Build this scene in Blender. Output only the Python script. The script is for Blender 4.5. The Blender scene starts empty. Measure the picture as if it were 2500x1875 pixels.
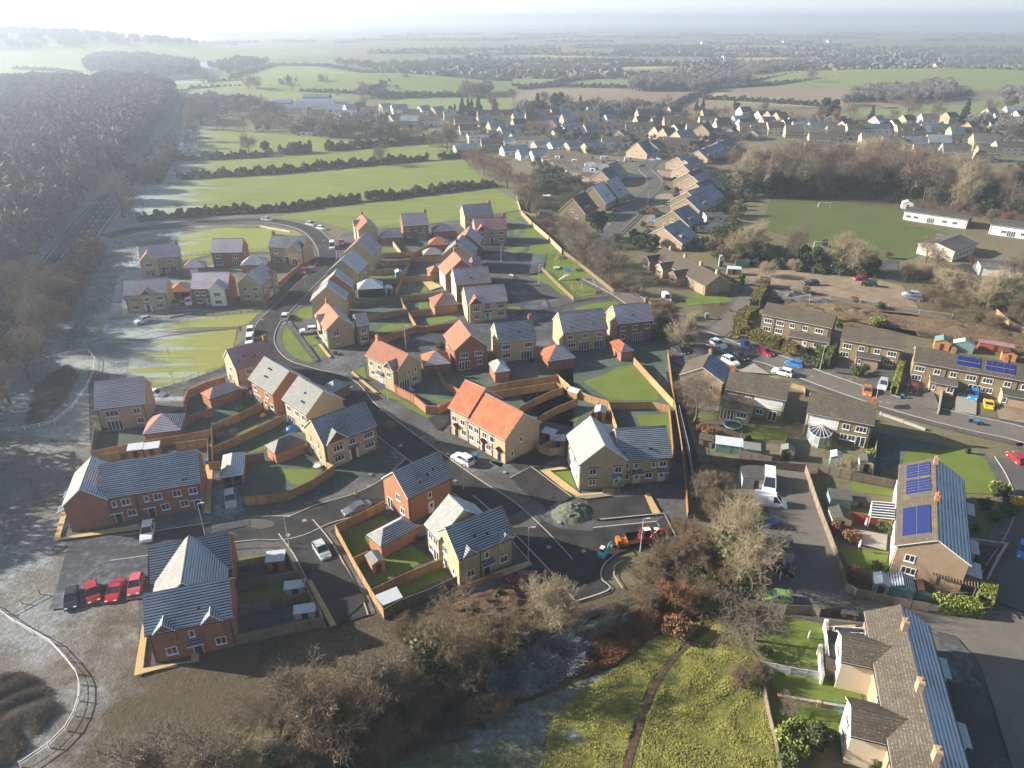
import bpy, math, random
import numpy as np
from mathutils import Vector, Matrix
random.seed(7)
RS = np.random.RandomState(11)
S = bpy.context.scene
COL = S.collection
rad = math.radians
# ---------------------------------------------------------------- camera model (metres; the camera hangs 70 m above the estate)
FPX, YH, CAMH = 1735.0, 45.0, 70.0
TH = math.atan((937.5 - YH) / FPX)
CR = {'A': (0, 400, 900/2212), 'B': (700, 450, 600/2212), 'C': (1100, 450, 600/2212), 'D': (100, 800, 800/2212), 'E': (800, 800, 600/2212),
      'F': (1200, 800, 600/2212), 'G': (750, 1050, 800/2212), 'H': (0, 1200, 900/2212), 'I': (1600, 700, 500/2212), 'J': (2000, 700, 500/2212),
      'K': (1600, 1050, 900/2212), 'L': (1700, 1400, 800/2212), 'M': (1700, 400, 800/2212), 'N': (1100, 250, 700/2212), 'P': (1100, 220, 400/2212),
      'Q': (1500, 220, 500/2212), 'R': (1950, 220, 550/2212), 'S': (450, 200, 700/2212), 'T': (1400, 1100, 550/2212), 'U': (2050, 1150, 450/2133),
      'V': (900, 1350, 1000/2212), 'W': (0, 0, 1250/2212), 'X': (1250, 0, 1250/2212), 'Z': (0, 0, 2500/2212)}
def ray(k, x, y):
    o = CR[k]; u = (o[0]+x*o[2]-1250)/FPX; v = (o[1]+y*o[2]-937.5)/FPX
    return (u, math.cos(TH)-v*math.sin(TH), -math.sin(TH)-v*math.cos(TH))
def P(k, x, y, z=0.0):
    r = ray(k, x, y); t = (z-CAMH)/r[2]
    return Vector((r[0]*t, r[1]*t, z))
def proj(p):
    dx, dy, dz = p[0], p[1], p[2]-CAMH
    w = dy*math.cos(TH)-dz*math.sin(TH); v = (-dy*math.sin(TH)-dz*math.cos(TH))/w
    return 1250+FPX*dx/w, 937.5+FPX*v
# ---------------------------------------------------------------- materials
MATS = {}
def nmat(name, rough=0.85, spec=0.3):
    m = bpy.data.materials.new(name); m.use_nodes = True
    nt = m.node_tree; b = nt.nodes['Principled BSDF']
    b.inputs['Roughness'].default_value = rough; b.inputs['Specular IOR Level'].default_value = spec
    MATS[name] = m
    return m, nt, b
def N(nt, t, **k):
    n = nt.nodes.new(t)
    for a, v in k.items():
        if isinstance(v, (int, float, tuple)) and a in n.inputs: n.inputs[a].default_value = v
        else: setattr(n, a, v)
    return n
def noise(nt, scale, coord=None, detail=4.0, rough=0.55, vec=(1, 1, 1)):
    n = nt.nodes.new('ShaderNodeTexNoise'); n.inputs['Scale'].default_value = scale
    n.inputs['Detail'].default_value = detail; n.inputs['Roughness'].default_value = rough
    if coord is None:
        coord = nt.nodes.new('ShaderNodeTexCoord').outputs['Object']
    if vec != (1, 1, 1):
        mp = nt.nodes.new('ShaderNodeMapping'); mp.inputs['Scale'].default_value = vec
        nt.links.new(coord, mp.inputs['Vector']); coord = mp.outputs['Vector']
    nt.links.new(coord, n.inputs['Vector'])
    return n.outputs['Fac']
def math_(nt, op, a, b=0.0, c=None, clamp=False):
    n = nt.nodes.new('ShaderNodeMath'); n.operation = op; n.use_clamp = clamp
    for i, v in enumerate((a, b, c)):
        if v is None: continue
        if isinstance(v, (int, float)): n.inputs[i].default_value = v
        else: nt.links.new(v, n.inputs[i])
    return n.outputs[0]
def ramp(nt, v, lo, hi, a=0.0, b=1.0):
    n = nt.nodes.new('ShaderNodeMapRange'); n.interpolation_type = 'SMOOTHSTEP'
    n.inputs['From Min'].default_value = lo; n.inputs['From Max'].default_value = hi
    n.inputs['To Min'].default_value = a; n.inputs['To Max'].default_value = b
    nt.links.new(v, n.inputs['Value']); return n.outputs['Result']
def mix(nt, f, a, b):
    n = nt.nodes.new('ShaderNodeMix'); n.data_type = 'RGBA'
    for s, v in ((n.inputs[0], f), (n.inputs[6], a), (n.inputs[7], b)):
        if isinstance(v, (int, float)): s.default_value = v
        elif isinstance(v, tuple): s.default_value = (*v, 1)
        else: nt.links.new(v, s)
    return n.outputs[2]
def sc(c, k): return tuple(min(1, x*k) for x in c)
def bump(nt, b, h, strength=0.5, dist=0.05):
    n = nt.nodes.new('ShaderNodeBump'); n.inputs['Strength'].default_value = strength; n.inputs['Distance'].default_value = dist
    nt.links.new(h, n.inputs['Height']); nt.links.new(n.outputs['Normal'], b.inputs['Normal'])
FROST = (0.50, 0.58, 0.66)
def simple(name, col, rough=0.8, spec=0.3, var=0.18, scale=1.2, metal=0.0):
    m, nt, b = nmat(name, rough, spec)
    c = mix(nt, noise(nt, scale), sc(col, 1-var), sc(col, 1+var))
    nt.links.new(c, b.inputs['Base Color']); b.inputs['Metallic'].default_value = metal
    return m
def paint(name, col, rough=0.25):
    m, nt, b = nmat(name, rough, 0.5)
    c = mix(nt, noise(nt, 2.5), sc(col, 0.9), sc(col, 1.1))
    nt.links.new(c, b.inputs['Base Color']); b.inputs['Coat Weight'].default_value = 0.5; b.inputs['Coat Roughness'].default_value = 0.08
    return m
def uvc(nt):
    u = nt.nodes.new('ShaderNodeUVMap'); s = nt.nodes.new('ShaderNodeSeparateXYZ'); nt.links.new(u.outputs[0], s.inputs[0])
    return u.outputs[0], s.outputs[0], s.outputs[1]
def wallmat(name, c1, c2, bw=0.45, bh=0.225, mortar=(0.4, 0.38, 0.33), mix_m=0.5, rough=0.9):
    m, nt, b = nmat(name, rough, 0.2)
    uv, u, v = uvc(nt)
    br = nt.nodes.new('ShaderNodeTexBrick'); nt.links.new(uv, br.inputs['Vector'])
    br.inputs['Color1'].default_value = (*c1, 1); br.inputs['Color2'].default_value = (*c2, 1); br.inputs['Mortar'].default_value = (*mortar, 1)
    br.inputs['Scale'].default_value = 1.0; br.inputs['Brick Width'].default_value = bw; br.inputs['Row Height'].default_value = bh
    br.inputs['Mortar Size'].default_value = 0.012; br.inputs['Bias'].default_value = 0.0
    n = noise(nt, 0.9); n2 = noise(nt, 6.0)
    c = mix(nt, ramp(nt, n, 0.3, 0.7, 0, 0.35), br.outputs['Color'], sc(c1, 0.62))
    c = mix(nt, ramp(nt, n2, 0.45, 0.75, 0, 0.3), c, sc(c2, 1.25))
    nt.links.new(vary(nt, c, 0.88, 1.12), b.inputs['Base Color']); bump(nt, b, br.outputs['Fac'], 0.25, -0.01)
    return m
def vary(nt, c, lo=0.84, hi=1.16):
    oi = nt.nodes.new('ShaderNodeObjectInfo'); r = ramp(nt, oi.outputs['Random'], 0, 1, lo, hi); v = nt.nodes.new('ShaderNodeVectorMath'); v.operation = 'SCALE'
    nt.links.new(c, v.inputs[0]); nt.links.new(r, v.inputs['Scale']); return v.outputs[0]
def roofmat(name, col, frost=0.0, row=0.34, tile=0.3, moss=0.0, edge=0.6, blotch=0.25, rough=0.8):
    m, nt, b = nmat(name, rough, 0.25)
    uv, u, v = uvc(nt)
    fr = math_(nt, 'FRACT', math_(nt, 'DIVIDE', v, row))
    fc = math_(nt, 'FRACT', math_(nt, 'DIVIDE', u, tile))
    line = ramp(nt, fr, 0.0, 0.32, 1, 0); cl = ramp(nt, fc, 0.0, 0.2, 0.5, 0)
    nn = noise(nt, 0.7); nf = noise(nt, 4.5, None, 5, 0.7)
    vo = nt.nodes.new('ShaderNodeTexVoronoi'); vo.inputs['Scale'].default_value = 1.0
    mp = nt.nodes.new('ShaderNodeMapping'); mp.inputs['Scale'].default_value = (1/tile, 1/row, 1); nt.links.new(uv, mp.inputs[0]); nt.links.new(mp.outputs[0], vo.inputs['Vector'])
    c = mix(nt, vo.outputs['Color'], sc(col, 0.8), sc(col, 1.2))
    c = mix(nt, ramp(nt, nn, 0.35, 0.7, 0, blotch*2), c, sc(col, 0.6))
    if moss: 
        c = mix(nt, ramp(nt, nf, 0.62-moss*0.2, 0.70, 0, 0.8), c, (0.26, 0.235, 0.16))
        c = mix(nt, ramp(nt, noise(nt, 0.35), 0.58, 0.7, 0, 0.6), c, (0.15, 0.15, 0.05))
    c = mix(nt, math_(nt, 'MULTIPLY', line, edge), c, sc(col, 0.35))
    c = mix(nt, math_(nt, 'MULTIPLY', cl, edge*0.5), c, sc(col, 0.45))
    if frost:
        low = noise(nt, 0.22, None, 3, 0.5); st = noise(nt, 1.0, uv, 4, 0.6, (0.35, 3.0, 1))
        f = math_(nt, 'ADD', math_(nt, 'MULTIPLY', ramp(nt, fr, 0.12, 0.8), 0.55), math_(nt, 'MULTIPLY', st, 0.6))
        f = math_(nt, 'ADD', f, math_(nt, 'MULTIPLY', low, 0.5))
        f = ramp(nt, f, 0.95-frost*0.75, 1.35-frost*0.45, 0, min(1, 0.35+frost))
        c = mix(nt, f, c, FROST)
    nt.links.new(vary(nt, c), b.inputs['Base Color'])
    h = math_(nt, 'ADD', fr, math_(nt, 'MULTIPLY', nf, 0.4)); bump(nt, b, h, 0.6, 0.03)
    return m
def groundmat(name, c1, c2, c3=None, s1=0.12, s2=1.6, frost=None, streak=None, rough=0.95, bmp=0.4, zone=False, spec=0.15, scrub=False):
    """c1/c2 mixed by two noises, c3 flecks; frost=(threshold, softness) patches of rime; zone: the valley edge where rime lies"""
    m, nt, b = nmat(name, rough, spec)
    co = nt.nodes.new('ShaderNodeNewGeometry').outputs['Position']
    a = noise(nt, s1, co, 5, 0.6); d = noise(nt, s2, co, 6, 0.7)
    f = ramp(nt, math_(nt, 'ADD', math_(nt, 'MULTIPLY', a, 0.6), math_(nt, 'MULTIPLY', d, 0.4)), 0.36, 0.64)
    c = mix(nt, f, c1, c2)
    if c3: c = mix(nt, ramp(nt, noise(nt, s2*2.2, co, 5, 0.7), 0.5, 0.72, 0, 0.75), c, c3)
    if streak:
        c = mix(nt, ramp(nt, noise(nt, streak[0], co, 3, 0.5, streak[1]), 0.42, 0.62, 0, streak[3]), c, streak[2])
    if frost:
        fn = math_(nt, 'ADD', math_(nt, 'MULTIPLY', noise(nt, 0.09, co, 4, 0.6), 0.6), math_(nt, 'MULTIPLY', noise(nt, 1.1, co, 5, 0.7), 0.4))
        c = mix(nt, ramp(nt, fn, frost[0], frost[0]+frost[1], 0, frost[2]), c, FROST)
    if scrub:
        sp = nt.nodes.new('ShaderNodeSeparateXYZ'); nt.links.new(co, sp.inputs[0])
        w = math_(nt, 'MULTIPLY', math_(nt, 'ADD', noise(nt, 0.12, co, 6, 0.7), -0.5), 60)
        c = mix(nt, ramp(nt, math_(nt, 'ADD', math_(nt, 'ADD', sp.outputs[0], math_(nt, 'MULTIPLY', sp.outputs[1], 0.3)), math_(nt, 'ADD', w, 0)), -36, -22), c, mix(nt, d, (0.05, 0.04, 0.028), (0.15, 0.118, 0.075)))
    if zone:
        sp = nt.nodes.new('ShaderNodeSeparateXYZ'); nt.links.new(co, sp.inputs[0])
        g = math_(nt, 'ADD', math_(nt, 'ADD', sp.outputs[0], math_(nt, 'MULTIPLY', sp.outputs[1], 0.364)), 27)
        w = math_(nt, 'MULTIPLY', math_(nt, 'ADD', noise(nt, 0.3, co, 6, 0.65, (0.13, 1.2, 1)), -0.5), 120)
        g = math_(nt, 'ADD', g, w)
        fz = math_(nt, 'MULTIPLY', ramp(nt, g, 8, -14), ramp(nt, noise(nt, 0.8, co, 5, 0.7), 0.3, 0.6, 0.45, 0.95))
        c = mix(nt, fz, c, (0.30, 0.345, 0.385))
    nt.links.new(c, b.inputs['Base Color'])
    if bmp: bump(nt, b, noise(nt, s2*2.5, co, 5, 0.75), bmp, 0.25)
    return m
simple('white_plastic', (0.78, 0.78, 0.76), 0.4, 0.5, 0.04)
simple('black_plastic', (0.02, 0.02, 0.022), 0.5, 0.4, 0.1)
simple('dark_brown', (0.06, 0.03, 0.02), 0.6)
simple('kerb', (0.36, 0.34, 0.30), 0.9, 0.2, 0.2, 3)
simple('paving_buff', (0.48, 0.34, 0.16), 0.9, 0.2, 0.25, 2)
simple('paving_grey', (0.30, 0.28, 0.25), 0.9, 0.2, 0.25, 2)
simple('steel', (0.35, 0.36, 0.37), 0.45, 0.5, 0.1, 1, 0.6)
simple('galv', (0.42, 0.44, 0.45), 0.6, 0.4, 0.15, 2)
simple('tyre', (0.015, 0.015, 0.016), 0.8, 0.2)
simple('rubber_mat', (0.03, 0.03, 0.035), 0.9)
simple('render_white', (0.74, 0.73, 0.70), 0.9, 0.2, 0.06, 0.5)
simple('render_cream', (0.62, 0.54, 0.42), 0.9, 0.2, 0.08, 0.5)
simple('chimney_pot', (0.40, 0.15, 0.08), 0.8)
simple('blue_tarp', (0.03, 0.22, 0.55), 0.4, 0.5, 0.3, 2)
simple('shed_roof', (0.20, 0.21, 0.19), 0.9, 0.2, 0.25, 2)
simple('frost_top', (0.50, 0.55, 0.58), 0.8, 0.3, 0.15, 3)
simple('shed_wood', (0.42, 0.20, 0.08), 0.85, 0.2, 0.25, 3)
simple('shed_green', (0.16, 0.27, 0.25), 0.8, 0.2, 0.15, 3)
simple('log_wood', (0.45, 0.33, 0.17), 0.85, 0.2, 0.25, 4)
simple('skin', (0.45, 0.26, 0.18), 0.6); simple('hair', (0.03, 0.02, 0.015), 0.8); simple('hivis', (0.55, 0.85, 0.03), 0.6, 0.3, 0.05); simple('trousers', (0.02, 0.025, 0.04), 0.9)
simple('door_red', (0.16, 0.02, 0.025), 0.4); simple('door_black', (0.02, 0.025, 0.025), 0.4); simple('door_sage', (0.45, 0.55, 0.46), 0.5); simple('door_teal', (0.10, 0.35, 0.35), 0.5); simple('door_white', (0.7, 0.7, 0.7), 0.4)
m, nt, b = nmat('glass', 0.06, 0.6)
c = mix(nt, noise(nt, 0.8), (0.012, 0.018, 0.03), (0.05, 0.065, 0.09)); nt.links.new(c, b.inputs['Base Color'])
m, nt, b = nmat('solar', 0.12, 0.6)
uv, u, v = uvc(nt)
g = math_(nt, 'MAXIMUM', ramp(nt, math_(nt, 'FRACT', math_(nt, 'DIVIDE', u, 0.165)), 0.0, 0.1, 1, 0), ramp(nt, math_(nt, 'FRACT', math_(nt, 'DIVIDE', v, 0.165)), 0.0, 0.1, 1, 0))
nt.links.new(mix(nt, math_(nt, 'MULTIPLY', g, 0.35), (0.012, 0.02, 0.11), (0.2, 0.22, 0.35)), b.inputs['Base Color'])
m, nt, b = nmat('greenhouse_glass', 0.1, 0.6); b.inputs['Base Color'].default_value = (0.5, 0.56, 0.58, 1); b.inputs['Alpha'].default_value = 0.55
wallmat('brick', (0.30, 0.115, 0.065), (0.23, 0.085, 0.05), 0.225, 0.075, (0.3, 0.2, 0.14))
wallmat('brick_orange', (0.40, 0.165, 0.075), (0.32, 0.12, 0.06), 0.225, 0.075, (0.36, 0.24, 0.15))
wallmat('stone', (0.50, 0.395, 0.245), (0.42, 0.33, 0.20), 0.45, 0.22, (0.36, 0.30, 0.2))
wallmat('stone_buff', (0.48, 0.36, 0.23), (0.41, 0.30, 0.19), 0.3, 0.11, (0.38, 0.31, 0.22))
wallmat('old_brick', (0.42, 0.28, 0.18), (0.35, 0.23, 0.15), 0.225, 0.075, (0.35, 0.3, 0.22))
wallmat('tan_wall', (0.27, 0.215, 0.125), (0.22, 0.18, 0.11), 0.28, 0.14, (0.15, 0.12, 0.07))
wallmat('tile_hung', (0.22, 0.07, 0.045), (0.17, 0.055, 0.035), 0.18, 0.12, (0.08, 0.03, 0.02))
wallmat('cladding_dark', (0.035, 0.03, 0.028), (0.05, 0.04, 0.035), 3.0, 0.15, (0.01, 0.01, 0.01))
roofmat('RR', (0.33, 0.145, 0.09), 0, blotch=0.12, edge=0.35)
roofmat('RO', (0.37, 0.125, 0.062), 0, blotch=0.35, edge=0.3, moss=0.0)
roofmat('RF', (0.27, 0.085, 0.075), 0.62)
roofmat('RL', (0.30, 0.07, 0.05), 0.34)
roofmat('SS', (0.25, 0.255, 0.245), 0, blotch=0.08, edge=0.2)  # slate for sunlit slopes: sun sheen put into a paler base colour
roofmat('SF', (0.075, 0.09, 0.115), 0.45)
roofmat('SH', (0.09, 0.10, 0.12), 0.85)
roofmat('SD', (0.055, 0.062, 0.075), 0.18)
roofmat('OB', (0.095, 0.077, 0.06), 0, moss=0.35, edge=0.55)
roofmat('OM', (0.082, 0.07, 0.056), 0, moss=0.5, edge=0.8, row=0.33, tile=0.33)
roofmat('OF', (0.10, 0.10, 0.11), 0.8, row=0.6, tile=0.33)
roofmat('felt', (0.10, 0.095, 0.09), 0, edge=0.1, row=1.5, tile=8, moss=0.1)
roofmat('metal_blue', (0.05, 0.09, 0.20), 0.25, row=0.4, tile=9, rough=0.4)
def woodmat(name, col, frost=0):
    m, nt, b = nmat(name, 0.85, 0.2); uv, u, v = uvc(nt)
    fu = math_(nt, 'FRACT', math_(nt, 'DIVIDE', u, 0.15)); st = noise(nt, 1.0, uv, 4, 0.6, (7, 0.4, 1)); lo = noise(nt, 0.5)
    c = mix(nt, st, sc(col, 0.7), sc(col, 1.3)); c = mix(nt, ramp(nt, lo, 0.3, 0.7, 0, 0.5), c, sc(col, 0.65))
    c = mix(nt, ramp(nt, fu, 0, 0.16, 0.6, 0), c, sc(col, 0.35)); pn = math_(nt, 'FRACT', math_(nt, 'DIVIDE', u, 1.85)); c = mix(nt, ramp(nt, pn, 0.0, 0.05, 0.7, 0), c, sc(col, 0.4)); c = mix(nt, ramp(nt, v, 0.0, 0.5, 0.5, 0), c, sc(col, 0.45)); c = vary(nt, c, 0.72, 1.2); nt.links.new(c, b.inputs['Base Color'])
woodmat('fence_new', (0.42, 0.265, 0.125)); woodmat('fence_grey', (0.22, 0.18, 0.14)); woodmat('fence_red', (0.34, 0.09, 0.04)); woodmat('fence_pale', (0.50, 0.37, 0.23))
groundmat('ground_base', (0.115, 0.115, 0.06), (0.18, 0.155, 0.10), (0.09, 0.085, 0.045), 0.02, 0.5, zone=True)
groundmat('field', (0.150, 0.200, 0.040), (0.195, 0.225, 0.055), (0.24, 0.235, 0.09), 0.03, 0.7, zone=True, streak=(0.16, (0.25, 2.0, 1), (0.13, 0.155, 0.05), 0.6), bmp=0.2)
groundmat('field_far', (0.15, 0.19, 0.06), (0.19, 0.22, 0.08), None, 0.01, 0.2, bmp=0)
groundmat('field_brown', (0.20, 0.155, 0.105), (0.24, 0.20, 0.14), None, 0.01, 0.2, bmp=0)
groundmat('field_straw', (0.38, 0.32, 0.18), (0.30, 0.27, 0.15), None, 0.01, 0.2, bmp=0)
groundmat('lawn', (0.105, 0.150, 0.028), (0.14, 0.185, 0.038), (0.16, 0.17, 0.05), 0.2, 2.0, bmp=0.3)
groundmat('lawn_frost_shade', (0.062, 0.088, 0.068), (0.085, 0.115, 0.092), (0.05, 0.075, 0.045), 0.2, 1.6, frost=(0.48, 0.3, 0.3), bmp=0.3)  # frosted grass; its base is also darkened to carry the gardens' shade
groundmat('verge', (0.20, 0.23, 0.05), (0.25, 0.26, 0.07), (0.17, 0.20, 0.045), 0.15, 1.5, zone=True, bmp=0.4)
groundmat('meadow', (0.085, 0.125, 0.022), (0.27, 0.27, 0.07), (0.42, 0.35, 0.15), 0.35, 1.3, frost=None, bmp=2.0)
groundmat('meadow_frost', (0.10, 0.13, 0.07), (0.19, 0.20, 0.12), (0.30, 0.30, 0.22), 0.35, 1.2, frost=(0.44, 0.22, 0.6), bmp=2.0)
groundmat('court', (0.06, 0.062, 0.066), (0.095, 0.093, 0.09), (0.04, 0.04, 0.042), 0.15, 1.6, frost=(0.48, 0.25, 0.25), rough=0.9, bmp=0.2)
groundmat('asphalt_new', (0.022, 0.022, 0.024), (0.052, 0.050, 0.048), (0.036, 0.033, 0.03), 0.3, 2.2, rough=0.85, bmp=0.15, spec=0.15)
groundmat('asphalt_frost', (0.06, 0.065, 0.075), (0.045, 0.047, 0.052), None, 0.25, 2.0, frost=(0.46, 0.25, 0.4), rough=0.85, bmp=0.15)
groundmat('asphalt_old', (0.13, 0.12, 0.108), (0.17, 0.155, 0.135), (0.10, 0.09, 0.08), 0.2, 2.0, rough=0.85, bmp=0.15)
groundmat('asphalt_mid', (0.085, 0.082, 0.078), (0.11, 0.105, 0.10), (0.07, 0.07, 0.07), 0.2, 2.0, rough=0.8, bmp=0.15, zone=True)
groundmat('footway', (0.075, 0.073, 0.07), (0.11, 0.105, 0.10), None, 0.3, 2.0, frost=(0.5, 0.25, 0.35), bmp=0.1)
groundmat('gravel', (0.22, 0.19, 0.15), (0.30, 0.26, 0.2), (0.16, 0.14, 0.11), 0.4, 4.0)
groundmat('mud', (0.085, 0.055, 0.038), (0.13, 0.09, 0.06), (0.19, 0.14, 0.09), 0.12, 1.2, bmp=1.0)
groundmat('earth', (0.20, 0.145, 0.088), (0.12, 0.085, 0.055), (0.30, 0.23, 0.15), 0.16, 1.1, bmp=2.0)
groundmat('concrete', (0.30, 0.245, 0.18), (0.20, 0.145, 0.10), (0.13, 0.09, 0.065), 0.09, 0.35, bmp=0.3)
groundmat('scrub_floor', (0.06, 0.048, 0.032), (0.12, 0.095, 0.06), (0.23, 0.18, 0.115), 0.12, 1.3, bmp=1.0)
groundmat('playing_grass', (0.075, 0.10, 0.028), (0.10, 0.12, 0.04), (0.13, 0.12, 0.05), 0.06, 0.8, bmp=0.3)
groundmat('rough_ground', (0.13, 0.122, 0.105), (0.20, 0.19, 0.168), (0.07, 0.065, 0.055), 0.10, 0.9, frost=(0.45, 0.25, 0.55), bmp=1.4, scrub=True)
groundmat('frost_ground', (0.25, 0.28, 0.27), (0.17, 0.19, 0.15), (0.34, 0.37, 0.38), 0.12, 0.9, frost=(0.45, 0.25, 0.55), bmp=1.0)
groundmat('water', (0.03, 0.035, 0.03), (0.05, 0.055, 0.045), None, rough=0.1, bmp=0)
simple('bark', (0.115, 0.088, 0.06), 0.95, 0.1, 0.3, 3); simple('twig', (0.20, 0.152, 0.102), 0.95, 0.1, 0.3, 0.6); simple('twig_grey', (0.19, 0.16, 0.125), 0.95, 0.1, 0.3, 0.6)
simple('twig_pale', (0.34, 0.285, 0.185), 0.95, 0.1, 0.25, 0.6); simple('twig_rust', (0.23, 0.125, 0.07), 0.95, 0.1, 0.3, 0.6); simple('bark_pale', (0.36, 0.31, 0.24), 0.95, 0.1, 0.2, 2)
simple('ivy', (0.055, 0.075, 0.022), 0.6, 0.4, 0.4, 1.5); simple('conifer', (0.035, 0.062, 0.034), 0.8, 0.2, 0.35, 0.8); simple('leaf_green', (0.08, 0.115, 0.03), 0.7, 0.3, 0.35, 1.0)
simple('leaf_lime', (0.19, 0.22, 0.045), 0.7, 0.3, 0.3, 1.0); simple('leaf_olive', (0.17, 0.145, 0.045), 0.8, 0.3, 0.3, 1.0); simple('leaf_gold', (0.55, 0.36, 0.04), 0.7, 0.3, 0.2, 1.0)
simple('hedge_dark', (0.09, 0.095, 0.05), 0.9, 0.2, 0.35, 0.7); simple('twig_frost', (0.27, 0.285, 0.29), 0.95, 0.1, 0.25, 0.6); simple('twig_orange', (0.45, 0.26, 0.10), 0.95, 0.1, 0.2, 0.6)
simple('rubble', (0.14, 0.13, 0.13), 0.9, 0.2, 0.8, 3)
simple('wood_mass', (0.175, 0.162, 0.145), 0.95, 0.1, 0.3, 0.05); simple('grass_tuft', (0.34, 0.33, 0.10), 0.95, 0.1, 0.5, 0.5); simple('heap_green', (0.13, 0.14, 0.105), 0.95, 0.1, 0.3, 1.5)
# ---------------------------------------------------------------- objects
def tag(o, label=None, cat=None, group=None, kind=None):
    if label: o['label'] = label
    if cat: o['category'] = cat
    if group: o['group'] = group
    if kind: o['kind'] = kind
    return o
def empty(name, loc, rz=0.0, label=None, cat=None, group=None):
    o = bpy.data.objects.new(name, None); COL.objects.link(o); o.location = loc; o.rotation_euler = (0, 0, rz); o.empty_display_size = 0.5
    return tag(o, label, cat, group)
def link(name, me, parent=None, loc=None, rz=None, mats=None):
    o = bpy.data.objects.new(name, me); COL.objects.link(o)
    if parent: o.parent = parent
    if loc is not None: o.location = loc
    if rz is not None: o.rotation_euler = (0, 0, rz)
    return o
class MB:
    def __init__(s): s.v = []; s.f = []; s.m = []; s.names = []
    def mi(s, mat):
        if mat not in s.names: s.names.append(mat)
        return s.names.index(mat)
    def poly(s, pts, mat):
        i = len(s.v); s.v += [tuple(p) for p in pts]; s.f.append(tuple(range(i, i+len(pts)))); s.m.append(s.mi(mat))
    def box(s, x0, x1, y0, y1, z0, z1, mat, skip=''):
        a = [(x0, y0, z0), (x1, y0, z0), (x1, y1, z0), (x0, y1, z0), (x0, y0, z1), (x1, y0, z1), (x1, y1, z1), (x0, y1, z1)]
        i = len(s.v); s.v += a
        for f in ((0, 3, 2, 1), (4, 5, 6, 7), (0, 1, 5, 4), (1, 2, 6, 5), (2, 3, 7, 6), (3, 0, 4, 7)):
            s.f.append(tuple(i+q for q in f)); s.m.append(s.mi(mat))
    def slab(s, top, th, mat, side=None):
        """polygon (list of 3d points, counter-clockwise from above) with a vertical thickness th below it"""
        i = len(s.v); n = len(top); s.v += [tuple(p) for p in top]+[(p[0], p[1], p[2]-th) for p in top]
        s.f.append(tuple(range(i, i+n))); s.m.append(s.mi(mat)); s.f.append(tuple(reversed(range(i+n, i+2*n)))); s.m.append(s.mi(side or mat))
        for k in range(n):
            q = (k+1) % n; s.f.append((i+q, i+k, i+n+k, i+n+q)[::1]); s.m.append(s.mi(side or mat))
    def tube(s, p0, p1, r, mat, n=6, r1=None):
        p0, p1 = Vector(p0), Vector(p1); d = (p1-p0).normalized(); a = d.orthogonal().normalized(); b_ = d.cross(a); r1 = r if r1 is None else r1
        i = len(s.v)
        for p, rr in ((p0, r), (p1, r1)):
            for k in range(n):
                t = 2*math.pi*k/n; s.v.append(tuple(p+a*math.cos(t)*rr+b_*math.sin(t)*rr))
        for k in range(n):
            q = (k+1) % n; s.f.append((i+k, i+q, i+n+q, i+n+k)); s.m.append(s.mi(mat))
        s.f.append(tuple(reversed(range(i, i+n)))); s.m.append(s.mi(mat)); s.f.append(tuple(range(i+n, i+2*n))); s.m.append(s.mi(mat))
    def mesh(s, name, smooth=False):
        me = bpy.data.meshes.new(name); me.from_pydata(s.v, [], s.f)
        for n in s.names: me.materials.append(MATS[n])
        me.polygons.foreach_set('material_index', s.m)
        if smooth: me.polygons.foreach_set('use_smooth', [True]*len(s.f))
        uvl = me.uv_layers.new(name='UVMap'); dat = uvl.data
        for p in me.polygons:
            n = p.normal; t = Vector((-n.y, n.x, 0))
            if t.length < 0.05: t = Vector((1, 0, 0))
            t.normalize(); b_ = n.cross(t)
            if b_.z < 0: b_ = -b_
            for li in p.loop_indices:
                co = me.vertices[me.loops[li].vertex_index].co; dat[li].uv = (co.dot(t), co.dot(b_))
        return me
    def build(s, name, parent=None, loc=None, rz=None, smooth=False):
        return link(name, s.mesh(name, smooth), parent, loc, rz)
def npmesh(name, v, f, mats, smooth=False):
    """v (n,3), f (m,k) numpy -> mesh with foreach_set"""
    me = bpy.data.meshes.new(name); m, k = f.shape
    me.vertices.add(len(v)); me.vertices.foreach_set('co', v.astype(np.float32).ravel())
    me.loops.add(m*k); me.loops.foreach_set('vertex_index', f.astype(np.int32).ravel())
    me.polygons.add(m); me.polygons.foreach_set('loop_start', np.arange(0, m*k, k, dtype=np.int32)); me.polygons.foreach_set('loop_total', np.full(m, k, dtype=np.int32))
    for n in mats: me.materials.append(MATS[n])
    me.update(calc_edges=True); me.validate()
    return me
def copy_tree(o, parent=None):
    c = o.copy(); COL.objects.link(c)
    if parent: c.parent = parent
    for ch in KIDS.get(o.name, []) or [q for q in o.children]:
        copy_tree(ch, c)
    return c
KIDS = {}
def area(name, mat, k, pts, z=0.02, world=False, kind='structure'):
    w = pts if world else [P(k, *p) for p in pts]
    w = [Vector((p[0], p[1], 0)) for p in w]
    s = sum(w[i].x*w[(i+1) % len(w)].y-w[(i+1) % len(w)].x*w[i].y for i in range(len(w)))
    if s < 0: w.reverse()
    b_ = MB(); b_.poly([(p.x, p.y, z) for p in w], mat)
    return tag(b_.build(name), kind=kind)
def catmull(p, n=6):
    out = []
    for i in range(len(p)-1):
        a, b_, c_, d = p[max(i-1, 0)], p[i], p[i+1], p[min(i+2, len(p)-1)]
        for j in range(n):
            t = j/n; out.append(0.5*((2*b_)+(c_-a)*t+(2*a-5*b_+4*c_-d)*t*t+(3*b_-a-3*c_+d)*t**3))
    out.append(p[-1]); return out
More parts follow.
